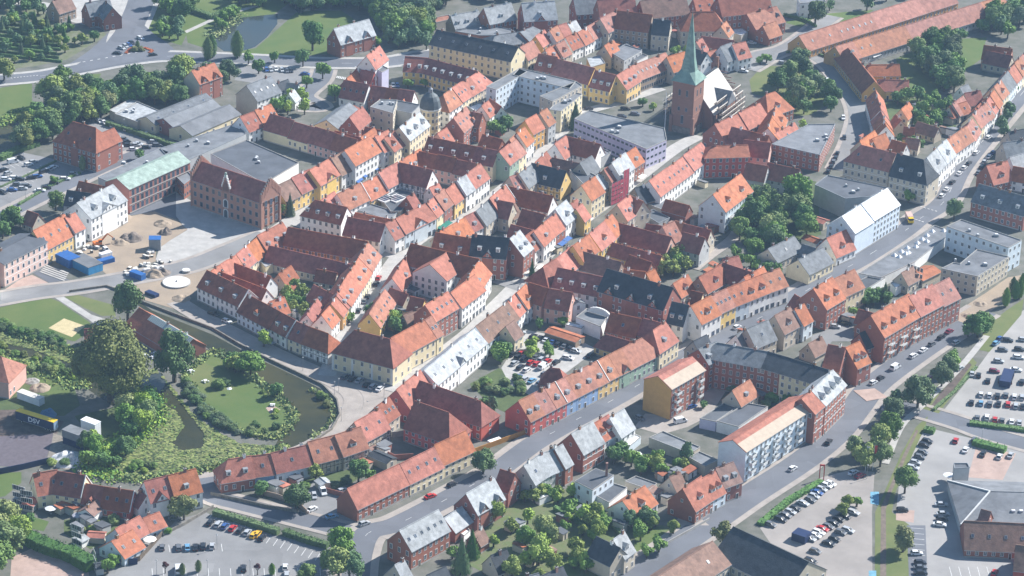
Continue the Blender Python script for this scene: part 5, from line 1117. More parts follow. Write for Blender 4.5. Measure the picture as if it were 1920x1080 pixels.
# ================================================================== LANDMARKS
def frame_at(px, py, px2, py2, z=0):
    p, q = G(px, py, z), G(px2, py2, z); return p, math.atan2(q.y - p.y, q.x - p.x), (q - p).length
# --- church: tower, spire, sheeted nave, scaffold
c0 = G(1297, 254); u = Vector((.89, -.46, 0)).normalized(); v = Vector((.46, .89, 0)).normalized()
ctr = c0 - u * 5.2 + v * 5.2; ang = math.atan2(v.y, v.x)
root = empty('church', (ctr.x, ctr.y, 0), ang)      # local x runs along the nave, -y is the sunlit side
TH = 24
mb = MB(); s = 5.2
mb.box(-s, s, -s, s, 0, TH, WALL['H']); mb.box(-s - .3, s + .3, -s - .3, s + .3, 0, 3, STONE)
for z in (9, 16, TH - .6): mb.box(-s - .12, s + .12, -s - .12, s + .12, z, z + .35, CHIM)
for sx in (-1, 1):
    for sy in (-1, 1): mb.box(sx * s - .7, sx * s + .7, sy * s - .7, sy * s + .7, 0, 8, WALL['H'])
tw = mb.build('tower', root)
for z in (10.5, 17.5):
    for a, x, y in ((0, -1.8, -s), (0, 1.8, -s), (-math.pi / 2, -s, 1.8), (-math.pi / 2, -s, -1.8)):
        window(tw, x, y, z, 1.1, 3 if z > 12 else 1.8, a, 'dark', 'belfry_opening')
window(tw, -s, 0, 4.5, 1.3, 4, -math.pi / 2, 'dark', 'belfry_opening')
sp = MB(); e = s + .9
B4 = [(-e, -e, TH), (e, -e, TH), (e, e, TH), (-e, e, TH)]
r8 = [(math.cos(math.pi / 8 + k * math.pi / 4) * 3.7, math.sin(math.pi / 8 + k * math.pi / 4) * 3.7, TH + 4.5) for k in range(8)]
r8b = [(p[0] * .70, p[1] * .70, TH + 10) for p in r8]; r8c = [(p[0] * .34, p[1] * .34, TH + 21.5) for p in r8]
tip = [(0, 0, TH + 31.5)]
V = B4 + r8 + r8b + r8c + tip; F = []
# octagon vertex k at angle 22.5+45k: 0,1 -> corner (+,+)
corner = {0: 2, 1: 2, 2: 3, 3: 3, 4: 0, 5: 0, 6: 1, 7: 1}
for k in range(8):
    n = (k + 1) % 8; c, d = corner[k], corner[n]
    F.append((c, 4 + n, 4 + k)[::-1] if c == d else (c, d, 4 + n, 4 + k))
    F += [(4 + k, 4 + n, 12 + n, 12 + k), (12 + k, 12 + n, 20 + n, 20 + k), (20 + k, 20 + n, 28)]
COPPER = mat('spire copper', (.22, .35, .30), rough=.6, var=.18, scale=.25, fine=.1, streak=.1)
sp.mesh(V, F, COPPER); sp.mesh(B4, [(0, 3, 2, 1)], COPPER); sp.bar((0, 0, TH + 31), (0, 0, TH + 33.5), .08, METAL); sp.bar((-.6, 0, TH + 32.8), (.6, 0, TH + 32.8), .06, METAL)
spo = sp.build('spire', root)
nv = MB(); L0, L1, hw, ze, zr = s + .05, s + 26, 10, 8, 20
nv.box(L0, L1, -hw, hw, 0, ze, WALL['H'])
nv.mesh([(L0, -hw, ze), (L0, hw, ze), (L0, 0, zr - .4), (L1, -hw, ze), (L1, hw, ze), (L1, 0, zr - .4)], [(0, 2, 1), (3, 4, 5)], WALL['H'])
for i in range(6): nv.box(L0 + 2 + i * 4.4, L0 + 3 + i * 4.4, -hw - 1.1, -hw, 0, 6.5, WALL['H'])
nav = nv.build('nave', root)
for i in range(5): window(nav, L0 + 4.7 + i * 4.4, -hw, 2, 1.7, 5, 0, 'arch', 'church_window')
nr = MB(); SHEET = mat('white sheeting', (.50, .47, .43), rough=.6, var=.05, scale=.4)
o_ = 1.0
nr.mesh([(L0, -hw - o_, ze - .8), (L1, -hw - o_, ze - .8), (L1, 0, zr), (L0, 0, zr), (L0, hw + o_, ze - .8), (L1, hw + o_, ze - .8)] +
        [(L0, -hw - o_, ze - 1.1), (L1, -hw - o_, ze - 1.1), (L1, 0, zr - .3), (L0, 0, zr - .3), (L0, hw + o_, ze - 1.1), (L1, hw + o_, ze - 1.1)],
        [(0, 1, 2, 3), (3, 2, 5, 4), (9, 8, 7, 6), (10, 11, 8, 9), (0, 6, 7, 1), (0, 3, 9, 6), (3, 4, 10, 9), (1, 7, 8, 2), (2, 8, 11, 5), (4, 5, 11, 10)], SHEET)
nr.bar((L0, 0, zr + .1), (L1, 0, zr + .1), .35, ROOF['k']); nr.build('roof', root)
ch = MB(); ch.box(L0 + 9, L0 + 18, -hw - 3, -2, 0, 9.5, WALL['H']); ch.mesh([(L0 + 8.6, -hw - 3.3, 9.3), (L0 + 18.4, -hw - 3.3, 9.3), (L0 + 13.5, -hw - 3.3, 15), (L0 + 8.6, -1.5, 9.3), (L0 + 18.4, -1.5, 9.3), (L0 + 13.5, -1.5, 15)], [(0, 1, 2), (0, 2, 5, 3), (1, 4, 5, 2)], ROOF['g'])
ch.build('transept', root)
tc = MB(); tc.box(L1 - 1, L1 - .1, -.7, .7, zr, zr + 5, WALL['H']); tc.build('gable_pinnacle', root)
thing(root, 'church', '', None, 'brick church with tall green copper spire and nave roof wrapped in pale sheeting')
sc_ = MB()
for side in (-1, 1):
    for lv in range(1, 6 if side < 0 else 5):
        z = lv * 2.4; yy = side * (hw + 4.2 - (0 if lv < 4 else (lv - 3) * 1.4))
        sc_.box(L0 + (1 if side < 0 else 0), L1 + 1, min(yy, yy - side * 1.5), max(yy, yy - side * 1.5), z, z + .18, PLANK)
        sc_.box(L0 + (1 if side < 0 else 0), L1 + 1, yy - .04, yy + .04, z + 1.0, z + 1.5, CANV)
    for i in range(10):
        x = L0 + 1.5 + i * 2.8
        sc_.bar((x, side * (hw + 4.2), 0), (x, side * (hw + 4.2), 10), .07, METAL); sc_.bar((x, side * (hw + 2.7), 0), (x, side * (hw + 2.7), 12.5), .07, METAL)
for lv in range(1, 8):
    z = lv * 2.3; h_ = hw * (1 if z < 9 else max(.1, (20 - z) / 12)); sc_.box(L1 + 1.2, L1 + 2.7, -h_ - 1, h_ + 1, z, z + .18, PLANK); sc_.box(L1 + 2.6, L1 + 2.7, -h_ - 1, h_ + 1, z + 1, z + 1.4, CHIM)
sco = sc_.build('scaffold', None, (ctr.x, ctr.y, 0)); sco.rotation_euler = (0, 0, ang)
thing(sco, 'scaffold', '', None, 'stepped plank scaffold wrapped around the church nave')

# --- town hall: long brick block, stepped end gable, centre gable
def stepped(mb, x, hw, ze, zr, th, m, steps=7, spikes=True):
    for i in range(steps):
        a = hw * (1 - i / steps); z1 = ze + (zr - ze) * (i + 1) / steps + .5
        for s in ((-1, 1)):
            y = s * (a - hw / steps / 2); mb.box(x, x + th, y - hw / steps / 2, y + hw / steps / 2, 0 if i == 0 else ze - .5, z1, m)
            if spikes: mb.box(x - .15, x + th + .15, y - .3, y + .3, z1 - 1.5, z1 + 1.9, m); mb.box(x + .1, x + th - .1, y - .15, y + .15, z1 + 1.9, z1 + 2.4, CONC)
A, Bp = G(378, 303, 18), G(505, 345, 18); d = Bp - A; d.z = 0; L = d.length; c = (A + Bp) / 2
root = house(A, Bp, 12, 12, 'r', 'h', 45, 'xcb', True, False, name='town_hall', group=None, cat='town hall', label='brick town hall with dark red roof and spiked stepped gable on the plaza')
mb = MB(); stepped(mb, L / 2, 6.1, 12, 18, .9, WALL['h']); mb.build('stepped_gable', root); mb = MB(); stepped(mb, -L / 2 - .9, 6.1, 12, 18, .9, WALL['h']); mb.build('stepped_gable', root)
mb = MB()
for i in range(5):
    w_ = 4.2 - i * .8; mb.box(-w_ / 2 + 0, w_ / 2, -6.5, -5.8, 11.5 if i == 0 else 12, 13.5 + i * 1.1, WALL['h'])
    for s_ in (-1, 1): mb.box(s_ * w_ / 2 - .2, s_ * w_ / 2 + .2, -6.55, -5.75, 13.5 + i * 1.1, 14.5 + i * 1.1, FRAME)
mb.mesh([(-2.1, -5.8, 12.2), (2.1, -5.8, 12.2), (0, -5.8, 16), (-2.1, -3, 12.2), (2.1, -3, 12.2), (0, -1.5, 16)], [(0, 2, 5, 3), (2, 1, 4, 5)], ROOF['o'])
mb.box(-.35, .35, -6.5, -5.9, 17.8, 20.2, ROOF['c']); mb.bar((-.8, -6.2, 19.2), (.8, -6.2, 19.5), .12, ROOF['c']); mb.build('centre_gable', root, (.5, 0, 0))
for fl_, z in ((0, 1.2), (1, 5.0), (2, 8.7)):
    for i in range(11):
        x = -L / 2 + L * (i + .5) / 11
        if i == 5 and fl_ == 0: window(root, x, -6, 0.1, 2.2, 3.6, 0, 'arch', 'door'); continue
        if i == 5 and fl_ == 1: window(root, x, -6, 4.6, 2.2, 3.4, 0, 'arch'); continue
        window(root, x, -6, z, 1.5, 2.1, 0, 'arch' if fl_ == 9 else 'dark')
for z in (1.5, 5.5, 9.3):
    for y in (-3.2, 0, 3.2): window(root, L / 2 + .9, y, z, 1.5, 2.6, math.pi / 2, 'dark')
# --- brick library with green copper roof
A, Bp = G(219, 335, 14), G(334, 284, 14); d = Bp - A; d.z = 0; L = d.length
root = house(A, Bp, 13, 11, 'c', 'b', 26, 'xcb', True, True, name='library_building', group=None, cat='building', label='brick building with pale green copper roof and grid of dark windows on the plaza')
for s_ in range(3):
    for i in range(13):
        x = -L / 2 + 1 + (L - 2) * (i + .5) / 13
        mb = None; window(root, x, -6.5, .8 + s_ * 3.4, (L - 2) / 13 * .62, 2.5, 0, 'dark')
mb = MB()
for s_ in range(4): mb.box(-L / 2, L / 2, -6.75, -6.51, .35 + s_ * 3.42, .62 + s_ * 3.42, CONC)
mb.build('sill_band', root)
flat([(322, 322), (345, 312), (362, 332), (345, 345)], 7, 'b', 'T', '', wtype='dark', step=1.6, label='glazed brick link between the green-roofed building and the town hall')
# --- domed corner
p = G(806, 254); root = empty('domed_building', (p.x, p.y, 0), .9); mb = MB(); mb.cyl((0, 0), 4.6, 0, 13, WALL['c'], 12, 4.5); mb.cyl((0, 0), 4.9, 13, 13.5, FRAME, 12); mb.build('wall', root)
mb = MB(); prev = None
DG = mat('dome lead', (.11, .13, .14), rough=.6, var=.15)
prof = [(4.8, 13.5), (4.6, 15), (4.1, 17), (3.1, 18.8), (1.8, 19.8), (1.0, 20.2)]
for (r_, z), (r2, z2) in zip(prof, prof[1:]): mb.cyl((0, 0), r_, z, z2, DG, 12, r2)
mb.cyl((0, 0), 1.0, 20.2, 21.8, ZINC, 8, .9); mb.cyl((0, 0), 1.1, 21.8, 22.8, ZINC, 8, .1); mb.build('dome', root)
for k in range(7):
    a = -math.pi * (k + .5) / 7 - .9 + .3
    for z in (1, 4.2, 7.4, 10.4): w_ = window(root, math.cos(a) * 4.5, math.sin(a) * 4.5, z, 1.1, 1.7, a + math.pi / 2)
thing(root, 'domed building', '', None, 'cream corner building crowned by a round grey dome')
# --- violet store
flat([(1077, 222), (1104, 206), (1246, 240), (1250, 262), (1212, 279)], 9.5, 'v', 'T', 'v', st=3, step=2.6, wtype='dark', wh=1.0, ww=1.8, label='big violet store with flat grey roof beside the church tower')
wp = G(1243, 262); mb = MB(); mb.cyl((0, 0), .12, 9.0, 20, WHITE, 6, .08); mb.cyl((0, 0), .25, 9.0, 9.6, METAL, 6)
# roof antenna is its own pole standing on the pavement behind the store
o = MB(); o.cyl((0, 0), .16, 0, 19, WHITE, 6, .1); o.cyl((0, 0), .4, 0, .4, METAL, 8); q = G(1246, 247, 0); thing(o.build('flagpole', None, (q.x, q.y, 0)), 'flagpole', '', None, 'tall white pole at the corner of the violet store by the church')
# round-topped gable by the inner car park
q = G(1123, 590, 5.4); mb = MB(); n = 10
P = [(math.cos(math.pi * k / n) * 5, 0, math.sin(math.pi * k / n) * 2.6) for k in range(n + 1)]; V = P + [(x, .7, z) for x, y, z in P]
mb.mesh(V, [tuple(range(n + 1)), tuple(range(2 * n + 1, n, -1))] + [(k, k + 1, n + 2 + k, n + 1 + k) for k in range(n)], WALL['w'])
o = mb.build('round_gable', None, (q.x, q.y, 5.55)); o.rotation_euler = (0, 0, -.55); thing(o, 'gable wall', '', None, 'white half-round gable wall standing on the flat white building')
# tall chimney of the blue cottage
q = G(1137, 893, 7); mb = MB(); mb.box(-.4, .4, -.4, .4, 0, 5.5, CHIM); thing(mb.build('chimney_stack', None, (q.x, q.y, 6.6)), 'chimney', '', None, 'tall thin brick chimney on the pale blue cottage')
rt = [h for h in HOUSES if h.name == 'supermarket'][0]; r_ = 15 * math.tan(math.radians(16)); e0 = -(PX and 1) * 0
A, Bp = G(1856, 922, 4 + r_), G(1995, 925, 4 + r_); L = (Bp - A).length; mb = MB()
for s_ in (-1, 1): mb.bar((-L / 2 - 11.6, s_ * 15.2, 4.05), (-L / 2, 0, 4 + r_ + .2), .22, FRAME)
for k in range(9): mb.box(-L / 2 + 6 + k * 2.6, -L / 2 + 7.2 + k * 2.6, -9.2, -8.4, 4 + 6 * math.tan(math.radians(16)) + .1, 4 + 6 * math.tan(math.radians(16)) + .75, WHITE)
mb.build('roof_trim', rt)
# kiosk-like lift tower of the supermarket
flat([(1788, 868), (1814, 868), (1818, 876), (1790, 878)], 7, 'e', 't', 'x', label='small square grey tower at the supermarket corner')
# beige half of the two apartment roofs: cladding strips laid on the lower slope
for (x1, y1, x2, y2, w, ze, p_) in ((1234, 705, 1298, 669, 12, 12.3, 28), (1374, 825, 1506, 741, 11, 12, 26)):
    zr = ze + w / 2 * math.tan(math.radians(p_)); A, Bp = G(x1, y1, zr), G(x2, y2, zr); d = Bp - A; L = d.length
    rt = [h for h in HOUSES if (h.location - (A + Bp) / 2 * 1).xy.length < 1][0]
    tp = math.tan(math.radians(p_)); f = lambda y: zr + .13 + y * tp
    mb = MB(); ya, yb = -w * .18, -w / 2 - .34
    mb.mesh([(-L / 2, yb, f(yb)), (L / 2, yb, f(yb)), (L / 2, ya, f(ya)), (-L / 2, ya, f(ya)), (-L / 2, yb, f(yb) - .1), (L / 2, yb, f(yb) - .1)], [(0, 1, 2, 3), (4, 5, 1, 0)], mat('beige roof sheet', (.50, .41, .32), var=.08))
    mb.build('roof_sheeting', rt)
    bn = max(3, int(L / 6.5))
    for i in range(bn):      # balconies
        for k in range(1, 4):
            if x1 < 1300 and i in (1, 3): continue
            b = MB(); b.box(-1.3, 1.3, -1.4, 0, 0, .15, CONC); b.box(-1.3, 1.3, -1.42, -1.34, .15, 1.1, FRAME)
            for s_ in (-1, 1): b.box(s_ * 1.3 - .04, s_ * 1.3 + .04, -1.34, 0, .15, 1.1, FRAME)
            b.build('balcony', rt, (-L / 2 + L * (i + .5) / bn, -w / 2, k * ze / 4 - .1))
# balconies of the white-fronted house and the brick house
for key, bn in ((('p', 1337, 365, 1389, 326, 12, 9.5), 3), (('q', 1633, 592, 1704, 551, 13, 11), 3)):
    _, x1, y1, x2, y2, w, ze = key; zr = ze + w / 2 * math.tan(math.radians(46)); A, Bp = G(x1, y1, zr), G(x2, y2, zr); L = (Bp - A).length
    rt = [h for h in HOUSES if (h.location - (A + Bp) / 2).xy.length < 1.5][0]
    for i in range(bn):
        for k in range(1, 3):
            b = MB(); b.box(-1.4, 1.4, -1.5, 0, 0, .15, CONC); b.box(-1.4, 1.4, -1.52, -1.44, .15, 1.1, FRAME); b.build('balcony', rt, (-L / 2 + L * (i + .5) / bn, -w / 2, k * ze / 3.3))
# pyramid skylights on the long store roof
for i, (x, y) in enumerate([(1748, 434), (1738, 442), (1729, 449), (1720, 456), (1738, 453), (1717, 463), (1701, 465), (1690, 472), (1698, 476), (1703, 474), (1677, 479), (1686, 482), (1769, 433)]):
    q = G(x, y, 4.2); mb = MB(); mb.mesh([(-1, -1, 0), (1, -1, 0), (1, 1, 0), (-1, 1, 0), (0, 0, 1.2)], [(0, 1, 4), (1, 2, 4), (2, 3, 4), (3, 0, 4)], WHITE)
    o = mb.build('roof_skylight', None, (q.x, q.y, 4.16)); o.rotation_euler = (0, 0, .9); thing(o, 'skylight', 'white pyramid skylight', 'pyramid skylights', None, 'on the long flat store roof')
# glass roof frames in the ring yard
for k, (x, y) in enumerate([(720, 376), (741, 376)]):
    q = G(x + 2, y - 5, 4.2); mb = MB(); mb.box(-3.4, 3.4, -3.2, 3.2, 0, .5, FRAME); mb.box(-2.8, 2.8, -2.6, 2.6, .5, .53, GLASS)
    for s_ in (-1, 0, 1): mb.box(s_ * 1.8 - .08, s_ * 1.8 + .08, -2.6, 2.6, .5, .6, FRAME)
    o = mb.build('glass_roof', None, (q.x, q.y, 3.7)); o.rotation_euler = (0, 0, .85); thing(o, 'glass roof', 'white-framed dark glass roof light in the ring yard', 'glass roof lights', ['left-hand', 'right-hand'][k] + ' white-framed dark glass roof light on the flat roof in the ring yard')
# glass ridge of the mill
rt = [h for h in HOUSES if h.name.startswith('mill_house')][0]
mb = MB(); LG = mat('ridge glazing', (.40, .47, .45), rough=.25, var=.15, scale=2)
for s_ in (-1, 1): mb.mesh([(-8, 0, 9.1), (18, 0, 9.1), (18, s_ * 2.2, 7.6), (-8, s_ * 2.2, 7.6)], [(0, 1, 2, 3) if s_ > 0 else (3, 2, 1, 0)], LG)
for i in range(27): mb.bar((-8 + i, -2.2, 7.65), (-8 + i, 0, 9.15), .04, FRAME)
mb.build('glass_ridge', rt)
# red scaffold netting
p = G(1140, 385); q = G(1176, 368); d = q - p; a = math.atan2(d.y, d.x); mb = MB(); L = d.length
for k in range(5):
    mb.box(0, L * .62, -1.4, -.1, k * 2.0 + .1, k * 2.0 + .25, PLANK); mb.box(0, L * .62, -1.48, -1.4, k * 2.0 + .3, k * 2.0 + 1.9, REDN)
mb.box(L * .62, L * .9, -1.48, -1.4, .3, 13.5, REDN); mb.box(L * .62, L * .9, -1.4, -.1, 6, 6.15, PLANK); mb.box(L * .62, L * .9, -1.4, -.1, 12, 12.15, PLANK)
for i in range(7): mb.bar((i * L * .15, -1.44, 0), (i * L * .15, -1.44, 10 if i < 4 else 13.5), .07, METAL)
o = mb.build('netted_scaffold', None, (p.x, p.y, 0)); o.rotation_euler = (0, 0, a); thing(o, 'scaffold', '', None, 'scaffold hung with bright red netting in front of a shopping street house')

# ================================================================== PLAZA SITE
cbox(291, 466, 10, 0, 4.6, 4, 4.6, METAL, 'site_hut', 'hut', 'square grey-blue site hut standing in the middle of the plaza', roofm=BLUEC)
cbox(162, 503, 10, 5, 12, 7, 3.2, mat('bright blue container', (.05, .27, .52), rough=.5, var=.1), 'site_office', 'site office', 'bright blue site office with grey roof beside the steps', roofm=ROOF['T'])
cbox(128, 494, 10, 5, 8.5, 5.5, 3.4, BLUEC, 'shipping_container', 'container', 'dark blue double container left of the bright blue site office', roofm=BLUEC)
cbox(258, 521, 11, 4, 6.4, 2.6, 2.4, BLUEC, 'shipping_container', 'container', 'dark blue open container by the white disc at the plaza edge')
cbox(198, 493, 11, -3, 7.0, 2.6, 1.9, BLUEC, 'rubble_skip', 'skip', 'blue skip full of rubble behind the bright blue site office')
cbox(285, 554, 10, 4, 5.5, 2.4, 1.3, NAVY, 'rubble_skip', 'skip', 'low dark skip just below the white disc')
cbox(198, 480, 11, -3, 5.0, 2.2, 1.6, WHITE, 'mixer_trailer', 'trailer', 'small white trailer next to the excavator')
q = G(331, 531); mb = MB(); mb.cyl((0, 0), 5.5, 0, .55, CONC, 40); mb.cyl((0, 0), 5.2, .55, .62, mat('white disc', (.78, .76, .74), var=.04), 40); mb.box(-.3, .3, -.2, .2, .62, 1.2, METAL)
thing(mb.build('fountain_base', None, (q.x, q.y, .05)), 'fountain base', '', None, 'big round white concrete disc in the sand of the plaza')
q = G(349, 510); mb = MB(); mb.cyl((0, 0), 1.8, 0, .9, CONC, 20); mb.cyl((0, 0), 1.5, .9, 1.0, WHITE, 20); thing(mb.build('manhole_ring', None, (q.x, q.y, .05)), 'concrete ring', '', None, 'small round concrete ring behind the white disc')
# excavator
q = G(184, 462); root = empty('excavator', (q.x, q.y, .05), .5); mb = MB(); mb.box(-1.9, 1.9, -1.5, -.9, 0, .8, TYRE); mb.box(-1.9, 1.9, .9, 1.5, 0, .8, TYRE); mb.box(-1.2, 1.2, -.9, .9, .4, 1.0, METAL); mb.build('tracks', root)
mb = MB(); mb.box(-1.9, 1.3, -1.2, 1.2, 1.0, 2.1, ORAP); mb.box(.1, 1.3, -1.2, -.2, 2.1, 3.0, CGLASS); mb.box(.0, 1.35, -1.25, -.15, 3.0, 3.12, ORAP); mb.build('cab', root)
mb = MB(); mb.bar((1.2, .4, 1.6), (4.2, .4, 4.6), .28, ORAP, .22); mb.bar((4.2, .4, 4.6), (6.6, .4, 2.4), .2, ORAP, .15); mb.build('boom', root); mb = MB(); mb.box(6.2, 7.1, -.1, .9, 1.4, 2.4, METAL); mb.build('bucket', root)
thing(root, 'excavator', '', None, 'orange excavator working at the left edge of the plaza')
# material pallets
for i in range(42):
    if i < 26: x, y = RND.uniform(233, 330), 0; y = 512 - (x - 233) * .22 + RND.uniform(-7, 7)
    elif i < 34: x, y = RND.uniform(262, 300), RND.uniform(470, 486)
    else: x, y = RND.uniform(138, 190), RND.uniform(462, 480)
    q = G(x, y); s1, s2, h = RND.uniform(.5, 1.4), RND.uniform(.4, .8), RND.uniform(.4, 1.1); mb = MB(); m_ = RND.choice((CANV, CONC, METAL, PLANK, WHITE))
    mb.box(-s1, s1, -s2, s2, .12, h, m_); mb.box(-s1, s1, -s2, -s2 + .15, 0, .12, PLANK); mb.box(-s1, s1, s2 - .15, s2, 0, .12, PLANK); mb.box(-s1 * .8, s1 * .8, -s2 * .8, s2 * .8, h, h + .1, CANV)
    o = mb.build('material_pallet', None, (q.x, q.y, .06)); o.rotation_euler = (0, 0, RND.uniform(0, 3))
    thing(o, 'pallet', {CANV: 'beige sack', CONC: 'grey stone', METAL: 'steel', PLANK: 'timber', WHITE: 'white wrapped'}[m_] + ' pallet', 'building material pallets', None, 'on the plaza building site')
def heap(px, py, r, h, m, desc, seed=1, z=.05, at=None):
    q = G(px, py); bm = bmesh.new(); bmesh.ops.create_grid(bm, x_segments=14, y_segments=14, size=1); rr = random.Random(seed)
    from mathutils import noise
    for v_ in bm.verts:
        d_ = v_.co.length; k = max(0, 1 - d_ ** 2) ** 1.2; n_ = noise.noise(Vector((v_.co.x * 2.3 + seed, v_.co.y * 2.3, 0)))
        v_.co = Vector((v_.co.x * r, v_.co.y * r, k * h * (1 + n_ * .9) - (.02 if k > 0 else .3)))
    me = bpy.data.meshes.new('heap'); bm.to_mesh(me); bm.free(); me.materials.append(m)
    o = inst('earth_heap', me, None, (q.x, q.y, z - .02)); thing(o, 'heap', desc, 'heaps of earth and sand', None, at)
    return o
DIRT = mat('dug earth', (.22, .18, .15), var=.25, scale=.6, fine=.2)
heap(246, 447, 5, 2.2, DIRT, 'grey-brown earth heap', 2); heap(226, 455, 4, 1.2, SAND, 'sand heap', 3); heap(310, 437, 3, 1.8, DIRT, 'grey-brown earth heap', 5); heap(305, 420, 4, 1.2, SAND, 'sand heap', 7)
heap(290, 515, 4.5, 1.8, SAND, 'sand heap', 9); heap(305, 512, 3.5, 1.4, DIRT, 'grey-brown earth heap', 11); heap(230, 408, 4, .8, SAND, 'sand heap', 13); heap(340, 560, 4, 1.0, SAND, 'sand heap', 15)
h = heap(128, 862, 6.5, 2.2, mat('white bags', (.70, .70, .70), var=.25, scale=.9, fine=.15), 'pile of crumpled white plastic bags', 21); heap(90, 778, 3.2, 2.2, mat('blue tarp', (.10, .22, .36), var=.2), 'crumpled blue tarpaulin heap', 23)
heap(1838, 570, 3, .8, SAND, 'sand heap', 25); heap(1815, 592, 3, .7, SAND, 'sand heap', 27); heap(75, 728, 4, 1.4, SAND, 'sand heap', 31); heap(60, 715, 3, .9, mat('pale rubble', (.38, .36, .33), var=.25, fine=.2), 'pale rubble heap', 33)
# steps by the ramp
for i in range(5):
    p0, p1 = G(84 + i * .5 - i * 2.6, 497 + i * 3.2), G(128 - i * 1.8, 513 + i * 3.4); d = p1 - p0; mb = MB(); mb.box(0, d.length, -.45, .45, 0, .16 + .0 * i, PAVE2)
    o = mb.build('terrace_step', None, (p0.x, p0.y, .05)); o.rotation_euler = (0, 0, math.atan2(d.y, d.x)); thing(o, 'step', 'long pale stone terrace step', 'terrace steps', None, 'beside the sunken ramp')
# --- lorry trailer with lettering
p = G(30, 790); q = G(101, 812); d = q - p; L = d.length; a = math.atan2(d.y, d.x); root = empty('lorry_trailer', (p.x, p.y, .05), a)
mb = MB(); mb.box(0, L, 0, 2.5, 1.0, 4.0, NAVY); mb.box(0, L, .3, 2.2, .55, 1.0, METAL); mb.box(L - .02, L + .03, .05, 2.45, 1.1, 3.9, mat('trailer door', (.25, .36, .50), rough=.4)); mb.build('trailer_body', root)
mb = MB(); mb.box(-.03, L + .06, -.03, 2.53, 4.0, 4.1, YELP); mb.build('trailer_roof', root)
for i in (2.4, L - 3.8, L - 2.6, L - 1.4):
    for y in (.2, 2.3): inst('wheel', WHEEL, root, (i, y, .45), 0, (1.5, 1.2, 1.5))
tx = bpy.data.curves.new('lettering', 'FONT'); tx.body = 'DSV'; tx.size = 2.5; tx.extrude = .02; tx.align_x = 'CENTER'; tx.offset = .04
to = bpy.data.objects.new('lettering', tx); COL.objects.link(to); dg = bpy.context.evaluated_depsgraph_get(); tm = bpy.data.meshes.new_from_object(to.evaluated_get(dg)); bpy.data.objects.remove(to)
tm.materials.clear(); tm.materials.append(WHITE); o = inst('lettering', tm, root, (L * .48, -.03, 1.55)); o.rotation_euler = (math.pi / 2, 0, 0); o.scale = (1.15, 1, 1)
thing(root, 'lorry trailer', '', None, 'navy lorry trailer with yellow roof and white lettering in the builders yard')
cbox(58, 752, 11, 4, 10.5, 2.8, 2.6, WHITE, 'site_cabin', 'site cabin', 'long white site cabin beside the brick tower house', roofm=mat('cabin roof', (.62, .60, .55), var=.1))
cbox(148, 834, 11, 4, 10, 5, 2.7, NAVY, 'site_office', 'site office', 'lower dark blue site cabin of the stack by the builders yard')
o = cbox(144, 834, 11, 4, 9, 4.6, 2.7, METAL, 'site_office', 'site office', 'upper grey-roofed site cabin stacked on the dark blue one', roofm=ROOF['T']); o.location.z = 2.75
o = cbox(171, 816, 11, 4, 6.5, 3, 5.6, WHITE, 'site_office', 'site office', 'white-roofed tall cabin behind the stacked site cabins', roofm=WHITE)
wall_line([(-40, 895), (0, 889), (45, 880), (95, 868)], 2.2, .2, NAVY, 'dark timber fence below the builders yard', 'fence', 'fence', label='long dark board fence below the builders yard')

# ================================================================== QUAY WALLS, FENCES
QL = [(130, 548), (200, 538), (240, 552), (268, 568), (320, 588), (400, 618), (450, 648), (505, 676), (560, 702), (605, 724), (632, 752), (637, 780), (622, 806), (592, 826), (556, 845), (480, 865)]
wall_line(QL, .9, .5, STONE, '', 'quay_wall', 'quay wall', label='long low stone quay wall curving round the moat')
wall_line([(395, 928), (440, 938), (500, 952), (560, 962)], 1.2, .3, STONE, 'low stone wall above the hedge', at='on the bend above the bottom car park'); wall_line([(480, 925), (520, 935), (560, 950), (575, 965)], 1.9, .25, WALL['n'], 'brick garden wall')
wall_line([(1250, 1060 - 40), (1290, 998), (1330, 975)], .9, .25, CONC, 'low white garden wall', at='along the lower right street'); wall_line([(250, 1056), (262, 1052), (305, 1004)], 1.9, .15, PLANK, '', 'board_fence', 'fence', label='dark board fence between the orange cottage and the bottom car park')
wall_line([(208, 1060), (258, 1058)], 2.2, .2, NAVY, '', 'board_fence', 'fence', label='black board fence below the orange cottage'); wall_line([(305, 1005), (345, 985), (400, 952)], 1.1, .4, STONE, '', 'garden_wall', 'wall', label='rough stone wall along the top of the bottom car park')
wall_line([(890, 850), (985, 815)], 2.0, .2, mat('orange fence boards', (.45, .22, .05), var=.1), '', 'board_fence', 'fence', label='bright orange board fence beside the street below the pastel row')
wall_line([(145, 980), (182, 950)], 2.4, .3, WALL['w'], '', 'garden_wall', 'wall', label='white garden wall running down from the brick cottages'); wall_line([(598, 908), (606, 922), (655, 935)], 1.8, .25, WALL['b'], 'brick garden wall')
wall_line([(690, 838), (740, 862), (775, 880 - 20)], 2, .25, WALL['b'], 'brick garden wall'); wall_line([(518, 905), (535, 895), (560, 905)], 2, .25, WALL['p'], 'pink garden wall'); wall_line([(700, 795), (735, 820), (780, 815)], 2.2, .25, CONC, 'pale garden wall')
shed(700, 850 - 5, 735, 860, 5, 3, 'k', 's'); shed(600, 895, 612, 905, 4, 2.3, 'G', 's')

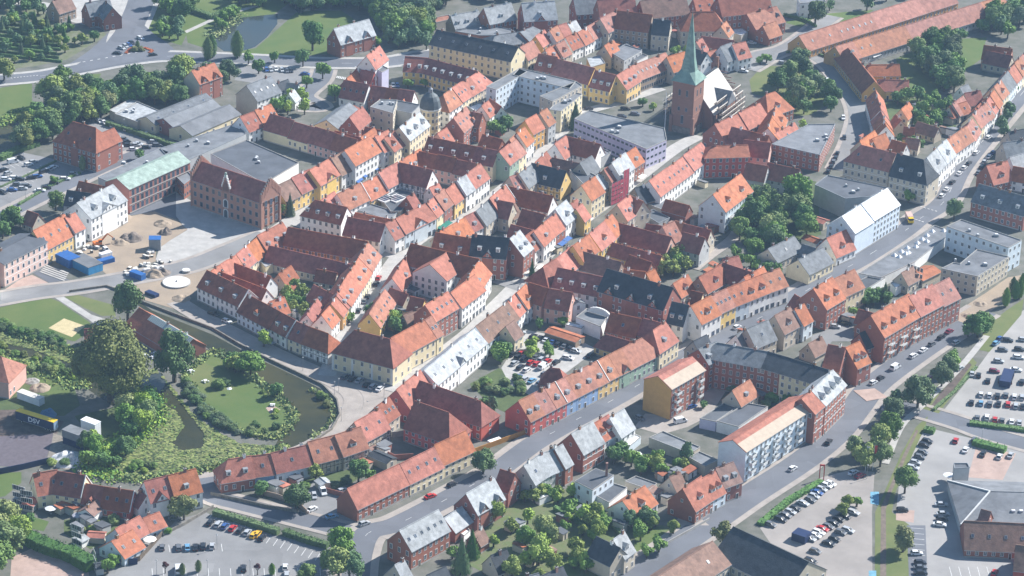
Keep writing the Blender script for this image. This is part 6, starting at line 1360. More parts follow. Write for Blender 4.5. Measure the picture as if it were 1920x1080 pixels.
# ================================================================== HEDGES
hedge([(402, 965), (460, 982), (522, 1002)], 2.4, 2.0, at='along the top of the bottom car park'); hedge([(533, 1002), (570, 1015), (615, 1028)], 2.4, 2.0, at='along the top of the bottom car park')
grove([(-10, 602), (60, 625), (120, 640), (122, 652), (60, 640), (-10, 618)], 24, 1.8, 2.8, [2, 0, 2], what='bush', sep=.7); pass
hedge([(1425, 985), (1480, 940), (1540, 905)], 2.4, 1.2, 'low hedge between the street and the slope-side car park'); hedge([(1825, 832), (1885, 848)], 3.5, 1.8, 'square clipped hedge above the supermarket forecourt'); hedge([(1818, 795), (1870, 802), (1930, 810)], 2.5, 1.2, 'low hedge along the wide right car park'); hedge([(1733, 808), (1752, 812)], 3, 1.6)
hedge([(470, 960), (400, 945)], 1.2, 1.2) if False else None
hedge([(40, 1010), (80, 1030), (140, 1050), (172, 1070)], 5, 3.6, 'tall dark hedge above the sand yard'); hedge([(1640, 815), (1660, 790), (1690, 770)], 2, 1.4); hedge([(1750, 770), (1790, 735), (1830, 690)], 1.2, .8, 'thin hedge along the edge of the wide right car park')
hedge([(200, 235), (250, 250), (320, 275), (345, 280)], 2, 2.0, 'hedge below the grey halls'); hedge([(35, 385), (90, 352), (150, 325)], 1.2, .8); hedge([(0, 352), (60, 325), (110, 300)], .8, .6, 'thin hedge between the two halves of the striped car park')
hedge([(0, 300), (30, 285), (70, 272)], 4, 1.8, 'green hedge along the river'); hedge([(1110, 965), (1145, 985), (1165, 1005)], 1.5, 1.4); hedge([(1040, 955), (1090, 985), (1120, 1000)], 1.5, 1.4)
hedge([(360, 22), (400, 35), (440, 15)], 3, 2); hedge([(1470, 30), (1510, 40), (1530, 52)], 1, 1.5, 'clipped hedge behind the first barrack'); hedge([(1560, 112), (1500, 92), (1475, 100)], 1, 1.2)
for i in range(9):   # cemetery hedge rows
    y = 48 + i * 7.5; hedge([(-20, y - 6), (50, y + 2 + i % 2), (104 + (i * 5) % 14, y + 9)], 1.1, 1.2, 'long low hedge row', at='in the cemetery')

# ================================================================== TREES
tree(258, 93, 1.1, 4.5, kind='poplar')
tree(207, 752, 15.5, 30, 1, kind='giant', label='enormous spreading olive-green tree between the two rivers'); tree(327, 716, 7.2, 21, 2, label='tall dark green tree in front of the mill house')
tree(240, 603, 6.2, 16, 2, label='dark green tree at the plaza end of the moat'); tree(470, 705, 6, 9, 0, desc='broad green waterside tree'); tree(455, 690, 4, 6, 0); tree(495, 650, 3.5, 7, 3); tree(520, 745, 3, 6, 2)
grove([(500, 725), (545, 780), (540, 800), (560, 790)], 0, 2, 3); bush(605, 748, 2.2, 0); bush(612, 762, 2, 1); bush(600, 745, 2, 3)
grove([(400, 670), (440, 680), (470, 700), (440, 705)], 5, 2, 3.2, [0, 1, 2]); grove([(480, 720), (525, 770), (535, 790), (515, 790), (498, 755)], 5, 1.0, 1.7, [0, 3], what='bush'); grove([(455, 800), (520, 800), (515, 820), (470, 822)], 5, 1.5, 2.4, [2, 0], what='bush')
grove([(345, 705), (370, 745), (420, 790), (450, 812), (440, 818), (400, 800), (350, 745)], 26, 1.6, 2.8, [2, 0, 4], what='bush'); bush(410, 728, 3, 0); bush(424, 722, 2.4, 2)
grove([(230, 765), (290, 770), (305, 790), (260, 830), (235, 820)], 9, 3, 5, [0, 3, 2]); grove([(160, 840), (200, 830), (240, 850), (230, 880), (180, 885), (155, 870)], 11, 2, 4, [0, 2, 3]); grove([(240, 880), (290, 870), (290, 895), (250, 898)], 5, 1.5, 2.6, [0, 3], what='bush')
grove([(30, 700), (60, 672), (130, 700), (140, 720), (100, 700)], 9, 1.5, 2.6, [0, 3], what='bush'); grove([(-10, 645), (60, 660), (130, 690), (120, 700), (40, 672), (-10, 668)], 12, 1.5, 2.4, [0, 1], what='bush'); bush(96, 872, 2.2, 3); bush(120, 872, 2.2, 2)
tree(5, 1000, 7, 12, 3, label='large bright green tree at the left edge above the sand yard'); tree(10, 1045, 7, 12, 0, desc='large green leafy tree'); tree(40, 1015, 5, 9, 3); tree(-5, 1075, 6, 11, 0); tree(57, 980, 2, 3.6, 2)
tree(345, 975, 5.2, 9, 1, label='broad olive tree beside the pond lane house'); grove([(120, 985), (215, 975), (220, 1000), (140, 1000)], 9, 1.2, 2.4, [0, 3], what='bush'); tree(202, 1075, 2.5, 6, 0); tree(215, 1062, 2.2, 5, 0); bush(300, 995, 2.2, 3); bush(312, 1000, 2, 0)
for x, y, k in ((310, 1075, 'purple'), (372, 1072, 'poplar'), (342, 1078, 'poplar'), (483, 1078, 'purple'), (510, 1078, 'poplar')): tree(x, y, 1.1, 4.2, kind=k)
tree(555, 958, 5, 9.5, 2, label='round dark green tree at the garden corner above the bend'); tree(672, 905, 4.2, 9, 2, desc='dark green garden tree'); tree(690, 905, 2.8, 6, 0); tree(592, 900, 2.8, 6, 1); tree(492, 930, 3.2, 6, 2); bush(627, 915, 2.4, 2); bush(650, 905, 2.2, 2); bush(570, 915, 2, 0)
tree(640, 1050, 5.5, 12, 0, label='tall green street tree at the corner below the bend'); tree(635, 1085, 6, 11, 3); tree(655, 1085, 5, 10, 4); tree(622, 1075, 4, 9, 0); tree(575, 1100, 4, 8, 0)
tree(906, 888, 4.2, 9.5, 2, label='dark green street tree at the upper end of the bend row'); tree(925, 780, 2.5, 8, 4); tree(910, 770, 2.8, 6, 2); grove([(885, 735), (930, 700), (985, 715), (990, 735), (950, 760), (915, 760)], 12, 1.6, 2.8, [2, 0, 1], what='bush')
grove([(920, 670), (950, 640), (965, 650), (940, 690), (915, 690)], 7, 2.4, 3.6, [0, 2]); grove([(1010, 640), (1030, 660), (1035, 690), (990, 660)], 5, 1.8, 3, [0, 3]); tree(995, 672, 3, 5, 3); tree(1010, 618, 2, 5, 2); tree(1055, 612, 2.4, 4.5, 0); tree(990, 655, 2.2, 4, 3)
grove([(880, 1000), (960, 960), (1060, 985), (1100, 1040), (1040, 1100), (900, 1080)], 17, 2.0, 4.2, [0, 1, 3, 1, 3, 0]); tree(865, 1072, 3.2, 12, kind='conifer'); tree(1010, 1060, 5, 10, 3); tree(885, 1045, 2.6, 10, kind='conifer'); tree(848, 1048, 2.2, 5, 0)
grove([(1060, 950), (1110, 965), (1150, 1000), (1110, 1020), (1060, 990)], 10, 1.8, 3.4, [0, 1, 3]); grove([(1160, 840), (1215, 860), (1250, 880), (1240, 895), (1180, 890), (1150, 870)], 12, 2, 3.4, [0, 1, 2]); tree(1288, 872, 3, 9, 4); tree(1230, 880, 2, 4.5, 3)
grove([(1180, 985), (1220, 975), (1235, 990), (1200, 1020), (1180, 1015)], 7, 2, 3.4, [1, 0, 4]); tree(1235, 1035, 3.2, 6, 0); tree(1212, 1045, 2.6, 5, 0); tree(1262, 1000, 2.4, 5, 1); tree(1355, 1025, 4.6, 9, 1, label='round tree on the pavement between the two big bottom roofs'); grove([(1110, 1080), (1060, 1060), (1100, 1050), (1130, 1060)], 6, 2, 4, [0, 3])
grove([(1250, 880), (1290, 880), (1285, 920), (1250, 925)], 4, 1.8, 2.6, [0, 1]); grove([(960, 905), (1010, 925), (1080, 935), (1060, 950), (980, 945)], 12, 1.5, 2.8, [0, 1, 3])
# right
for x, y, r_, f_ in ((1720, 765, 6.2, 2), (1668, 828, 5.5, 0), (1648, 850, 5.5, 3), (1672, 790, 4.5, 2), (1622, 880, 4.6, 3), (1600, 858, 4, 0), (1650, 875, 4.5, 0), (1765, 725, 4.5, 2), (1775, 705, 4, 2), (1785, 690, 3.6, 0), (1696, 925, 4.6, 0), (1693, 1035, 4.6, 1), (1832, 632, 5, 2), (1845, 625, 4, 0), (1815, 632, 3.6, 2), (1588, 945 + 10, 2.6, 1), (1606, 950, 2, 0), (1580, 968, 2.4, 1), (1680, 760, 3.2, 4)): tree(x, y, r_, r_ * 2.1, f_)
for x, y in ((1898, 555), (1903, 562), (1911, 560), (1885, 575), (1915, 548)): tree(x, y, 1.6, 8, kind='poplar')
grove([(1345, 660 + 70), (1440, 735), (1480, 760), (1420, 770)], 7, 1.8, 3.4, [0, 2], what='bush'); tree(1475, 765, 2.4, 6, 2); tree(1318, 765, 1.8, 3, 2)
grove([(1600, 560), (1640, 548), (1665, 570), (1630, 585)], 7, 2.2, 3.2, [2]); tree(1658, 565, 2.2, 8, kind='conifer'); tree(1600, 592, 2.5, 4, 0)
# centre gardens
grove([(525, 560), (575, 560), (590, 600), (550, 600)], 8, 2, 3.4, [0, 1]); tree(550, 545, 2.6, 5.5, 0); tree(655, 605, 2.4, 4.5, 0); grove([(690, 600), (730, 590), (755, 620), (715, 640)], 8, 2.4, 3.6, [0, 3, 2]); tree(742, 605, 3, 6, 0); tree(830, 335, 2.6, 6, 0)
tree(524, 408, 2.6, 8, 0); tree(544, 405, 2.0, 10, kind='conifer', label='slim dark conifer at the foot of the stepped gable'); tree(997, 525, 1.6, 9, kind='conifer', label='slim dark conifer in the shopping street by the brick mansard'); tree(662, 262, 2.8, 9, kind='conifer'); tree(1078, 240, 3.2, 12, kind='conifer', label='dark conifer beside the pale courtyard block terrace')
grove([(1235, 495), (1275, 485), (1290, 510), (1260, 530), (1235, 515)], 8, 2.6, 3.8, [0, 1]); grove([(1375, 420), (1400, 380), (1450, 400), (1520, 420), (1525, 450), (1450, 470), (1390, 470)], 22, 3.5, 6, [2, 0]); grove([(1375, 395), (1400, 370), (1440, 375), (1400, 420)], 5, 3, 4, [1, 0])
tree(1490, 392, 7.5, 16, 0, label='biggest dark tree beside the grey block near the white metal roof'); tree(1500, 420, 5, 10, 2); tree(1412, 480, 4.5, 8, 0); tree(1440, 450, 5.5, 11, 3); tree(1788, 412, 4.2, 9, 2, label='round green tree on the junction corner by the concrete office block'); tree(1703, 380, 3, 6, 0)
grove([(1375, 480), (1410, 500), (1430, 520), (1390, 500)], 4, 2, 3, [0]); grove([(1395, 505), (1440, 498), (1500, 512), (1460, 522)], 3, 2, 3, [2])
grove([(905, 235), (945, 232), (960, 250), (930, 265)], 6, 2.2, 3.4, [0, 2]); grove([(1230, 90), (1290, 82), (1300, 100), (1260, 105)], 4, 1.6, 2.4, [3, 0]); tree(1225, 208, 2.4, 4, 3); tree(1205, 200, 2.6, 4.5, 2)
# church green, curved street
grove([(1450, 165), (1500, 135), (1560, 175), (1572, 205), (1520, 235), (1480, 215)], 17, 3.4, 5.5, [0, 2, 2]); tree(1508, 190, 6, 11, 0); tree(1500, 125, 5.5, 9, 2, label='round dark tree at the gable end of the first barrack'); tree(1437, 118, 3, 5, 0); tree(1505, 245, 3, 5.5, 3); tree(1425, 120, 2.4, 4, 2)
tree(1528, 48, 5.5, 13, 2); tree(1625, 20, 5, 10, 4); tree(1555, 20, 3, 6, 4); grove([(1640, -10), (1700, -20), (1720, 0), (1660, 5)], 5, 2.5, 4, [2, 4])
grove([(1705, 110), (1780, 80), (1800, 110), (1780, 150), (1730, 150)], 13, 4, 6.4, [2, 2, 0]); grove([(1750, 135), (1800, 130), (1790, 175), (1745, 175)], 8, 4, 5.6, [2, 0]); grove([(1840, 40), (1920, 15), (1925, 75), (1860, 80)], 12, 4, 6, [2, 0, 4]); tree(1798, 78, 4.2, 7, 2); tree(1840, 62, 4.2, 7.5, 2)
grove([(1670, 190), (1740, 180), (1790, 200), (1785, 250), (1720, 250), (1680, 230)], 20, 2.2, 4.4, [0, 2, 1]); grove([(1860, 235), (1890, 215), (1905, 240), (1880, 262)], 4, 3, 4.4, [2, 4]); grove([(1870, 150), (1920, 120), (1925, 160), (1890, 190)], 4, 2, 3, [2]); grove([(1690, 268), (1730, 278), (1720, 290), (1695, 285)], 4, 2.4, 3.4, [2])
# top left wood
grove([(80, 230), (115, 190), (190, 178), (250, 168), (300, 165), (340, 178), (338, 200), (290, 200), (240, 198), (195, 222), (120, 245)], 52, 4, 7, [0, 2, 2, 1, 4]); tree(342, 160, 8.5, 15, 3, label='huge pale green willow above the wood beside the main road'); tree(98, 200, 8, 15, 3, label='huge pale green weeping willow beside the river'); tree(65, 268, 5, 8, 2); tree(90, 245, 7, 11, 0); tree(118, 238, 5, 9, 1)
grove([(30, 275), (70, 215), (110, 225), (110, 260), (60, 285)], 12, 3.5, 5, [2, 0, 1]); tree(8, 150, 5.5, 11, 1); tree(118, 162, 5, 10, 0); tree(390, 150, 5, 9, 2); tree(408, 165, 5, 10, 2, desc='dark tree beside the brick end house'); tree(430, 150, 5, 11, 4)
grove([(0, 40), (60, 30), (150, 60), (170, 80), (120, 110), (60, 118), (0, 122)], 36, 1.5, 3.2, [2, 1, 4, 0]); grove([(-10, 0), (90, 5), (95, 30), (0, 40)], 14, 2.5, 4, [2, 4]); grove([(0, 30), (60, 25), (150, 55), (60, 115), (0, 100)], 14, 1.2, 1.8, kind='conifer', hf=4); tree(88, 78, 3.2, 8, 2); tree(52, 65, 3.2, 8, 4); tree(177, 78, 2.6, 6, 2)
tree(445, 108, 3.0, 13, kind='poplar', label='tall slim poplar standing alone beside the top pond'); tree(397, 108, 2.6, 11, kind='poplar'); tree(390, 112, 2.6, 11, kind='poplar')
grove([(300, 10), (350, 0), (360, 30), (320, 45)], 8, 3.5, 6, [0, 2]); tree(343, 42, 6, 12, 2); grove([(280, 45), (340, 50), (345, 78), (300, 75)], 9, 2.5, 4.6, [0, 4]); grove([(405, 50), (420, 35), (455, 25), (450, 35), (415, 62)], 6, 2.5, 3.6, [0]); grove([(440, 0), (500, -10), (510, 20), (450, 15)], 10, 3, 5, [2, 0])
tree(586, 95, 6, 15, 2, label='tall dark tree on the lawn between the top pond and the brick house'); grove([(520, 5), (560, 25), (640, 20), (700, 30), (760, 50), (800, 60), (790, 10), (700, -20), (520, -30)], 72, 4, 6.6, [2, 0, 4, 2]); grove([(700, 35), (800, 60), (800, 95), (730, 90)], 18, 4, 6.5, [2, 0, 4])
tree(755, 70, 7, 14, 0); tree(785, 72, 7.5, 15, 1); grove([(480, -20), (830, -60), (850, 10), (820, 30), (600, 5)], 40, 5, 7, [2, 0, 4]); grove([(860, -30), (1000, -40), (1000, -5), (900, 5)], 16, 4, 6, [2, 0]); tree(1118, 32, 5, 8, 0); tree(700, 88, 4.2, 6.5, 0)
for x, y, r_ in ((515, 118, 2.8), (568, 125, 4), (605, 148, 4), (485, 138, 3.4), (575, 165, 3), (628, 190, 4), (466, 120, 3)): tree(x, y, r_, r_ * 2.3, RND.choice((0, 2)))
grove([(500, 200), (540, 185), (590, 190), (585, 215), (540, 220), (510, 215)], 9, 3, 4.6, [0, 3]); tree(765, 165, 2.8, 5, 0); tree(798, 163, 3, 5, 0); tree(105, 395, 4.2, 9, 0, label='lone bright tree on the roadside left of the white palace'); grove([(-5, 425), (25, 410), (35, 445), (0, 455)], 4, 3.5, 5, [2, 0])
tree(155, 320, 1.4, 7, kind='poplar'); tree(168, 315, 1.4, 7, kind='poplar'); tree(102, 345, 2, 4, 0); tree(261, 300, 2.8, 5, 2); tree(38, 425, 2.6, 4, 0)
grove([(1280, 60), (1330, 50), (1340, 62), (1290, 75)], 3, 2, 3, [2]); grove([(1235, 25), (1290, 10), (1290, 30)], 4, 2, 3, [2, 4]); grove([(1380, 110), (1400, 120), (1395, 130)], 2, 2, 3, [2]); tree(1740, 60, 2.6, 5, 2)
plant_trees()
# flower bed at the fork
hedge([(236, 101), (246, 92), (258, 88)], 1.6, .5, 'strip of orange flowers along the left of the traffic island', 'flower_bed', m=mat('orange flowers', (.45, .12, .04), var=.3, scale=1.5)); hedge([(270, 90), (286, 96), (280, 100)], 1.6, .5, 'strip of orange flowers along the right of the traffic island', 'flower_bed', m=MATS['orange flowers']); bush(252, 96, 2.4, 1); bush(264, 96, 2.2, 1)

# ================================================================== CARS
cars(0, 0, [(1052, 283, 'w', 9, 3), (988, 318, 'd', 9, 5), (968, 334, 'b', 9, 5), (942, 343, 's', 9, 5), (912, 358, 's', 9, 3), (882, 396, 'd', 9, 1), (1147, 408, 'd', 9, -1), (745, 905, 'w', 6, 5), (780, 915, 'w', 6, 5), (852, 937, 'w', 9, -5), (886, 944, 'w', 9, -5), (922, 952, 'w', 9, -5), (955, 966, 'w', 9, -5), (1098, 1008, 's', 1, 5), (948, 1060, 'd', 9, -2), (905, 1035, 's', 9, -2), (1035, 1075, 's', 9, 1), (1110, 572, 'b', 9, 1), (1085, 700, 'b', 5, -2)], 9, 1)
cars(480, 0, [(80, 520, 'b'), (112, 520, 's'), (150, 515, 'w'), (195, 522, 's'), (232, 528, 'g'), (262, 525, 'd'), (370, 552, 'b', 9, 1), (1030, 637, 's'), (1060, 637, 'b'), (30, 505, 'd')], 2, 5)
cars(960, 0, [(850, 812, 'd', 9, 0), (575, 812, 'd', 9, 0), (825, 870, 'd', 9, 1), (1740, 530, 'w', 9, 1), (1800, 318, 's', 9, 1), (925, 850, 'g', 9, 1)], 9, 1)
cars(1440, 0, [(445, 600, 'w', 3, 6), (510, 680, 'w', 2, 6), (565, 880, 'w', 1, 6), (572, 1030, 'd', 0, 6), (1655, 1026, 'w', 9, -6), (1820, 820, 'b', 7, -8), (1780, 882, 'r', 7, -8), (40, 205, 'w', 9, -1), (110, 468, 's', 9, 1)], 3, 6)
cars(0, 270, [(98, 130, 'ww', 9, -2), (160, 102, 'd', 9, 3), (18, 358, 'd', 9, 3), (235, 250, 'd', 9, -1), (278, 240, 'b', 9, -1), (330, 202, 'd', 9, -3), (370, 188, 's', 9, -3), (400, 172, 'w', 9, -3), (487, 257, 'w', 9, 0), (550, 222, 's', 9, 0), (345, 324, 'd', 9, 0), (405, 288, 'd', 9, 0), (1000, 36, 'w', 9, 0), (1098, 22, 'd', 9, 0), (1020, 5, 's', 9, 0), (795, 790, 'w', 6, 5), (205, 555 + 60, 'g', 9, -4)], 9, 1)
cars(0, 540, [(1700, 245, 'w', 9, 3), (1600, 190, 'd', 9, 3)], 9, 3)
cars(480, 540, [(98, 402, 's', 9, 4), (320, 470, 's', 9, 4), (668, 662, 'g', 6, -5), (722, 678, 'd', 6, -5), (775, 690, 's', 6, -5), (830, 722, 'd', 6, -5), (877, 735, 's', 6, -5), (930, 750, 'w', 6, -5), (768, 165, 'd', 3, -8), (835, 60, 'd', 3, -8), (812, 95, 'g', 3, -8)], 6, 5)
p = G(480 + 1650 / 4, 540 + 195 / 4)
cars(480, 270, [(920, 1000, 'r', 5, -8), (335, 1058, 's', 9, 0), (900, 1045, 'd', 5, -8)], 5, -8)
cars(960, 540, [(158, 360, 'd'), (212, 372, 'd'), (260, 385, 'w'), (308, 400, 'b'), (350, 417, 'd'), (396, 432, 'g'), (440, 446, 'd'), (8, 492, 'd'), (48, 512, 'd'), (92, 532, 'd'), (135, 500, 's'), (140, 556, 'r'), (188, 566, 'r'), (235, 585, 'ww'), (333, 552, 'd'), (78, 482, 'r'), (180, 515, 'g'), (225, 530, 's'), (270, 545, 'r'), (46, 662, 'b'), (100, 680, 's'), (150, 692, 'l'), (206, 712, 'w'), (1688, 290, 'w', 9, -5), (1345, 885, 'b', 9, -3), (1265, 995, 'ww', 9, -2), (960, 972, 'g', 9, 4), (590, 500, 'd', 9, -5), (60, 330, 's', 9, 0), (40, 380, 'd', 9, 2)], 7, -5)
cars(1440, 270, [(1305, 385, 'w'), (1342, 336, 'w'), (1383, 282, 'd'), (1436, 217, 'w'), (1472, 175, 'w'), (1506, 140, 'd'), (1562, 62, 'w'), (1580, 212, 'g'), (1606, 168, 'd'), (1625, 130, 's'), (1660, 92, 'w'), (520, 66, 'd', 3, -8), (508, 100, 'd', 3, -8), (492, 128, 'g', 3, -8), (474, 165, 'd', 3, -8), (452, 202, 'd', 3, -8), (1690, 60, 'b')], 7, -6)
cars(1440, 540, [(1598, 795, 'w'), (1660, 800, 'w'), (1722, 805, 'd'), (1785, 800, 'g'), (1848, 812, 'w'), (1905, 815, 's'), (1527, 855, 'd'), (1597, 860, 'l'), (1664, 865, 'g'), (1730, 865, 'd'), (1800, 868, 'r'), (1858, 880, 's'), (1912, 885, 'd'), (1570, 972, 'g'), (1642, 965, 'w'), (1702, 982, 'r'), (1756, 990, 'g'), (1828, 1000, 'w'), (1885, 1008, 's'), (1650, 692, 'd'), (1745, 690, 'd'), (1815, 695, 'g'), (1905, 700, 'd'), (1698, 620, 'm', 9, 1), (1885, 456, 'd', 9, 1), (1880, 516, 'w', 9, 1), (1915, 385, 's', 9, 1), (1800, 388, 'd', 9, 1), (1740, 375, 'b', 7, -5), (1710, 410, 'l', 7, -5),
 (790, 705, 'w', 8, -5), (845, 672, 'd', 8, -5), (956, 592, 'ww', 8, -5), (1090, 505, 'w', 8, -5), (1165, 462, 'w', 8, -5), (1230, 415, 'g', 8, -5), (1300, 366, 'd', 8, -5), (1360, 322, 'm', 8, -5), (1412, 405, 's', 8, -5), (1215, 668, 'm', 8, -5), (1240, 650, 'w', 8, -5), (1335, 560, 'w', 8, -5), (1400, 525, 's', 8, -5), (505, 285, 's', 9, 1), (578, 262, 'd', 9, 1), (1440, 600, 's', 8, -5)], .5, -8)
cars(1440, 810, [(1195, 65, 'd', 9, 2), (1172, 95, 'd', 9, 2), (1160, 150, 'g', 9, 2), (1140, 182, 'g', 9, 2), (1105, 225, 's', 9, 2), (1085, 262, 's', 9, 2), (1408, 60, 'r', 2, -5), (1482, 130, 'w', 3, -6), (1612, 160, 'd', 3, -6), (1737, 180, 'w', 3, -6), (1008, 580, 'd', 9, 0), (1300, 540, 's', 9, 0), (1312, 610, 's', 9, 0), (1305, 648, 'd', 9, 0), (1115, 905, 'w', 9, 0), (1142, 975, 'd', 9, 0), (1142, 1012, 'g', 9, 0), (1145, 1052, 'd', 9, 0), (1700, 1052, 'r', 3, -6), (1905, 1062, 'w', 3, -6), (185, 270, 'w', 8, -5), (455, 70, 'd', 5, -7), (640, 300, 'w', 8, -4), (690, 325, 'm', 8, -4),
 (20, 690, 'g'), (95, 650, 'd'), (130, 620, 'g'), (168, 595, 's'), (205, 570, 'd'), (262, 530, 's'), (318, 505, 'g'), (345, 478, 's'), (368, 450, 'b'), (402, 425, 's'), (440, 398, 'w'), (470, 385, 'w'), (640, 598, 's'), (575, 625, 'd'), (530, 650, 'd'), (490, 680, 'd'), (452, 705, 'g'), (408, 722, 'r'), (380, 748, 'w'), (352, 772, 'w'), (312, 795, 's'), (600, 732, 's'), (545, 748, 'g'), (500, 798, 'd'), (455, 832, 'd'), (355, 890, 'g'), (320, 962, 'd')], 9, 3)
cars(0, 810, [(1577, 675, 'd'), (1638, 688, 's'), (1686, 703, 'b'), (1745, 718, 'r'), (1802, 735, 'd'), (1855, 750, 's'), (1905, 768, 'y'), (1215, 860, 'g', .5, -7), (1338, 862, 'g', -1, -7), (1405, 862, 'l', -1, -7), (1466, 860, 'd', 0, -7), (1522, 852, 'd', .5, -7), (1590, 852, 's', .5, -7), (1336, 1028, 'ww', -.5, -7), (1826, 1018, 'd', -.5, -7), (75, 605, 's', 6, -8), (1310, 645, 'g', 9, 0)], 5, -6)
cars(480, 810, [(500, 442, 'ww', 4, 7), (437, 475, 's', 1, 6), (420, 575, 'w', 8, -4), (567, 630, 'l', 8, -2), (812, 682, 's', 8, -3), (1308, 478, 'r', 8, -3), (1470, 390, 'd', 8, -4), (1770, 242, 's', 8, -4), (648, 435, 's', 8, -3), (218, 1010, 'w', .5, -7), (230, 1068, 's', 0, -7), (45, 790, 'd', 5, -6), (12, 760, 'y', 5, -6), (520, 950, 's', 1, 4), (508, 980, 's', 1, 4)], 8, -4)
cars(0, 270, [(60, 215, 's', 9, -3), (130, 300, 'g', 9, 0), (215, 150, 'w', 9, -2), (170, 330, 's', 9, 0), (45, 260, 'w', 9, 0), (300, 345, 'w', 9, 0), (960, 5, 'd', 9, 0), (930, -40, 'g', 9, 0), (1150, -20, 's', 9, 0), (860, -50, 'w', 9, 0)], 9, 0)
cars(1440, 540, [(1530, 640, 's'), (1580, 650, 'd'), (1860, 610, 'w', 9, 1), (1760, 460, 'g', 9, 1), (1730, 545, 's', 9, 1)], .5, -8)
cars(1440, 810, [(1520, 480, 'g', 9, 2), (1820, 170, 's', 3, -6), (1550, 55, 'g', 3, -6), (1290, 690, 'w', 9, 1)], 9, 2)
cars(0, 270, [(30, 190, 'd', 9, -3), (250, 130, 's', 9, -2), (110, 250, 'w', 9, 0), (150, 260, 'd', 9, 0), (200, 310, 'g', 9, 0), (90, 340, 'b', 9, 0), (890, 15, 'w', 9, 0), (1180, 5, 'g', 9, 0)], 9, 0)
cars(960, 540, [(20, 560, 's'), (65, 590, 'd'), (110, 610, 'w'), (245, 640, 'g'), (480, 470, 's', 9, 2), (420, 520, 'w', 9, 2)], 7, -5)
# big vehicles: white box lorry and yellow rescue vehicle
def lorry(px, py, dx, dy, body, cab, L, label, cat='lorry', name='box_lorry', hh=3.0, z=.05):
    p = G(px, py); q = G(px + dx * 5, py + dy * 5); a = math.atan2(q.y - p.y, q.x - p.x); root = empty(name, (p.x, p.y, z), a)
    mb = MB(); mb.box(-L / 2, L / 2 - 2, -1.2, 1.2, .9, hh, body); mb.build('load_box', root); mb = MB(); mb.box(L / 2 - 1.9, L / 2, -1.05, 1.05, .5, 1.5, cab); mb.box(L / 2 - 1.9, L / 2 - .3, -1.0, 1.0, 1.5, 2.3, CGLASS); mb.box(L / 2 - 1.9, L / 2 - .45, -1.02, 1.02, 2.3, 2.4, cab); mb.build('cab', root)
    for x in (-L / 2 + 1, L / 2 - 1.2):
        for y in (-1.0, 1.0): inst('wheel', WHEEL, root, (x, y, .42), 0, (1.35, 1.2, 1.35))
    thing(root, cat, '', None, label)
lorry(1642, 745 - 0, 0, 1, WHITE, WHITE, 1, 'x') if False else None
lorry(893, 588, -5, 4, WHITE, WHITE, 8, 'white box lorry driving down the shopping street by the long white house')
lorry(1705, 414, 4, 8, mat('rescue body', (.62, .42, .36)), YELP, 7.5, 'yellow-fronted rescue vehicle with pale body on the junction', 'rescue vehicle', 'rescue_vehicle', 2.6)
cbox(928, 832, 9, -3, 5, 2.2, 1.6, WHITE, 'boat_cover', 'trailer', 'white covered trailer behind the orange fence')
# shelters and small structures
cbox(1887, 715, 3, -8, 11, 4, 2.6, NAVY, 'trolley_shelter', 'shelter', 'long dark shelter in the wide right car park'); cbox(1502, 1012, 6, 2, 5, 4.5, 2.8, NAVY, 'car_park_shelter', 'shelter', 'small black-roofed shelter among the parked cars of the slope-side car park')
for x, y, r_, c_, n_ in ((95, 952, 2, WHITE, 'white'), (146, 965, 2, mat('grey canvas', (.4, .4, .45)), 'grey-violet'), (281, 1010, 2.2, CANV, 'cream'), (1193, 850, 2, WHITE, 'white'), (1018, 925, 2.6, WHITE, 'white'), (1779, 890, 2, WHITE, 'white'), (430, 728, 1.0, WHITE, 'white')): parasol(x, y, r_, c_, n_)
flat([(995, 925), (1017, 916), (1036, 925), (1012, 936)], 2.5, 'w', 'w', 'x', label='white flat canopy in the garden of the slate terrace', cat='canopy'); flat([(859, 996), (872, 986), (882, 994), (870, 1004)], 2.5, 'w', 'w', 'x', label='small white canopy behind the slate corner house', cat='canopy')
flat([(1060, 608), (1068, 603), (1096, 610), (1090, 616)], 3, 'w', 'w', 'x', label='bright white canopy at the inner car park', cat='canopy')
for x, y, c_, n_ in ((1050, 455, CANB, 'dark blue'), (1060, 447, CANB, 'dark blue'), (1030, 465, CANV, 'beige'), (1088, 425, CANV, 'beige'), (1100, 410, CANV, 'beige'), (1010, 500, CANV, 'beige'), (985, 512, CANV, 'beige'), (760, 272 + 12, CANV, 'beige'), (1200, 330, CANV, 'beige'), (825, 425, mat('green canvas', (.03, .2, .15)), 'green'), (835, 418, MATS['green canvas'], 'green')): awning(x, y, 5, -3.4, 4.5, 2.2, c_, n_)
for x, y in ((670, 340), (683, 330), (704, 316), (720, 307), (728, 302), (735, 297), (742, 292), (675, 336)): awning(x, y, 5, -3, 2.2, 1.2, CANB, 'small blue')
for x, y in ((568, 695), (635, 735), (640, 790), (720, 745), (408, 588), (627, 741), (148, 325), (45, 310), (233, 245), (197, 218), (48, 375), (407, 1030), (294, 1078), (389, 1078), (469, 1078), (1625, 898), (1840, 830)): lamp(x, y)
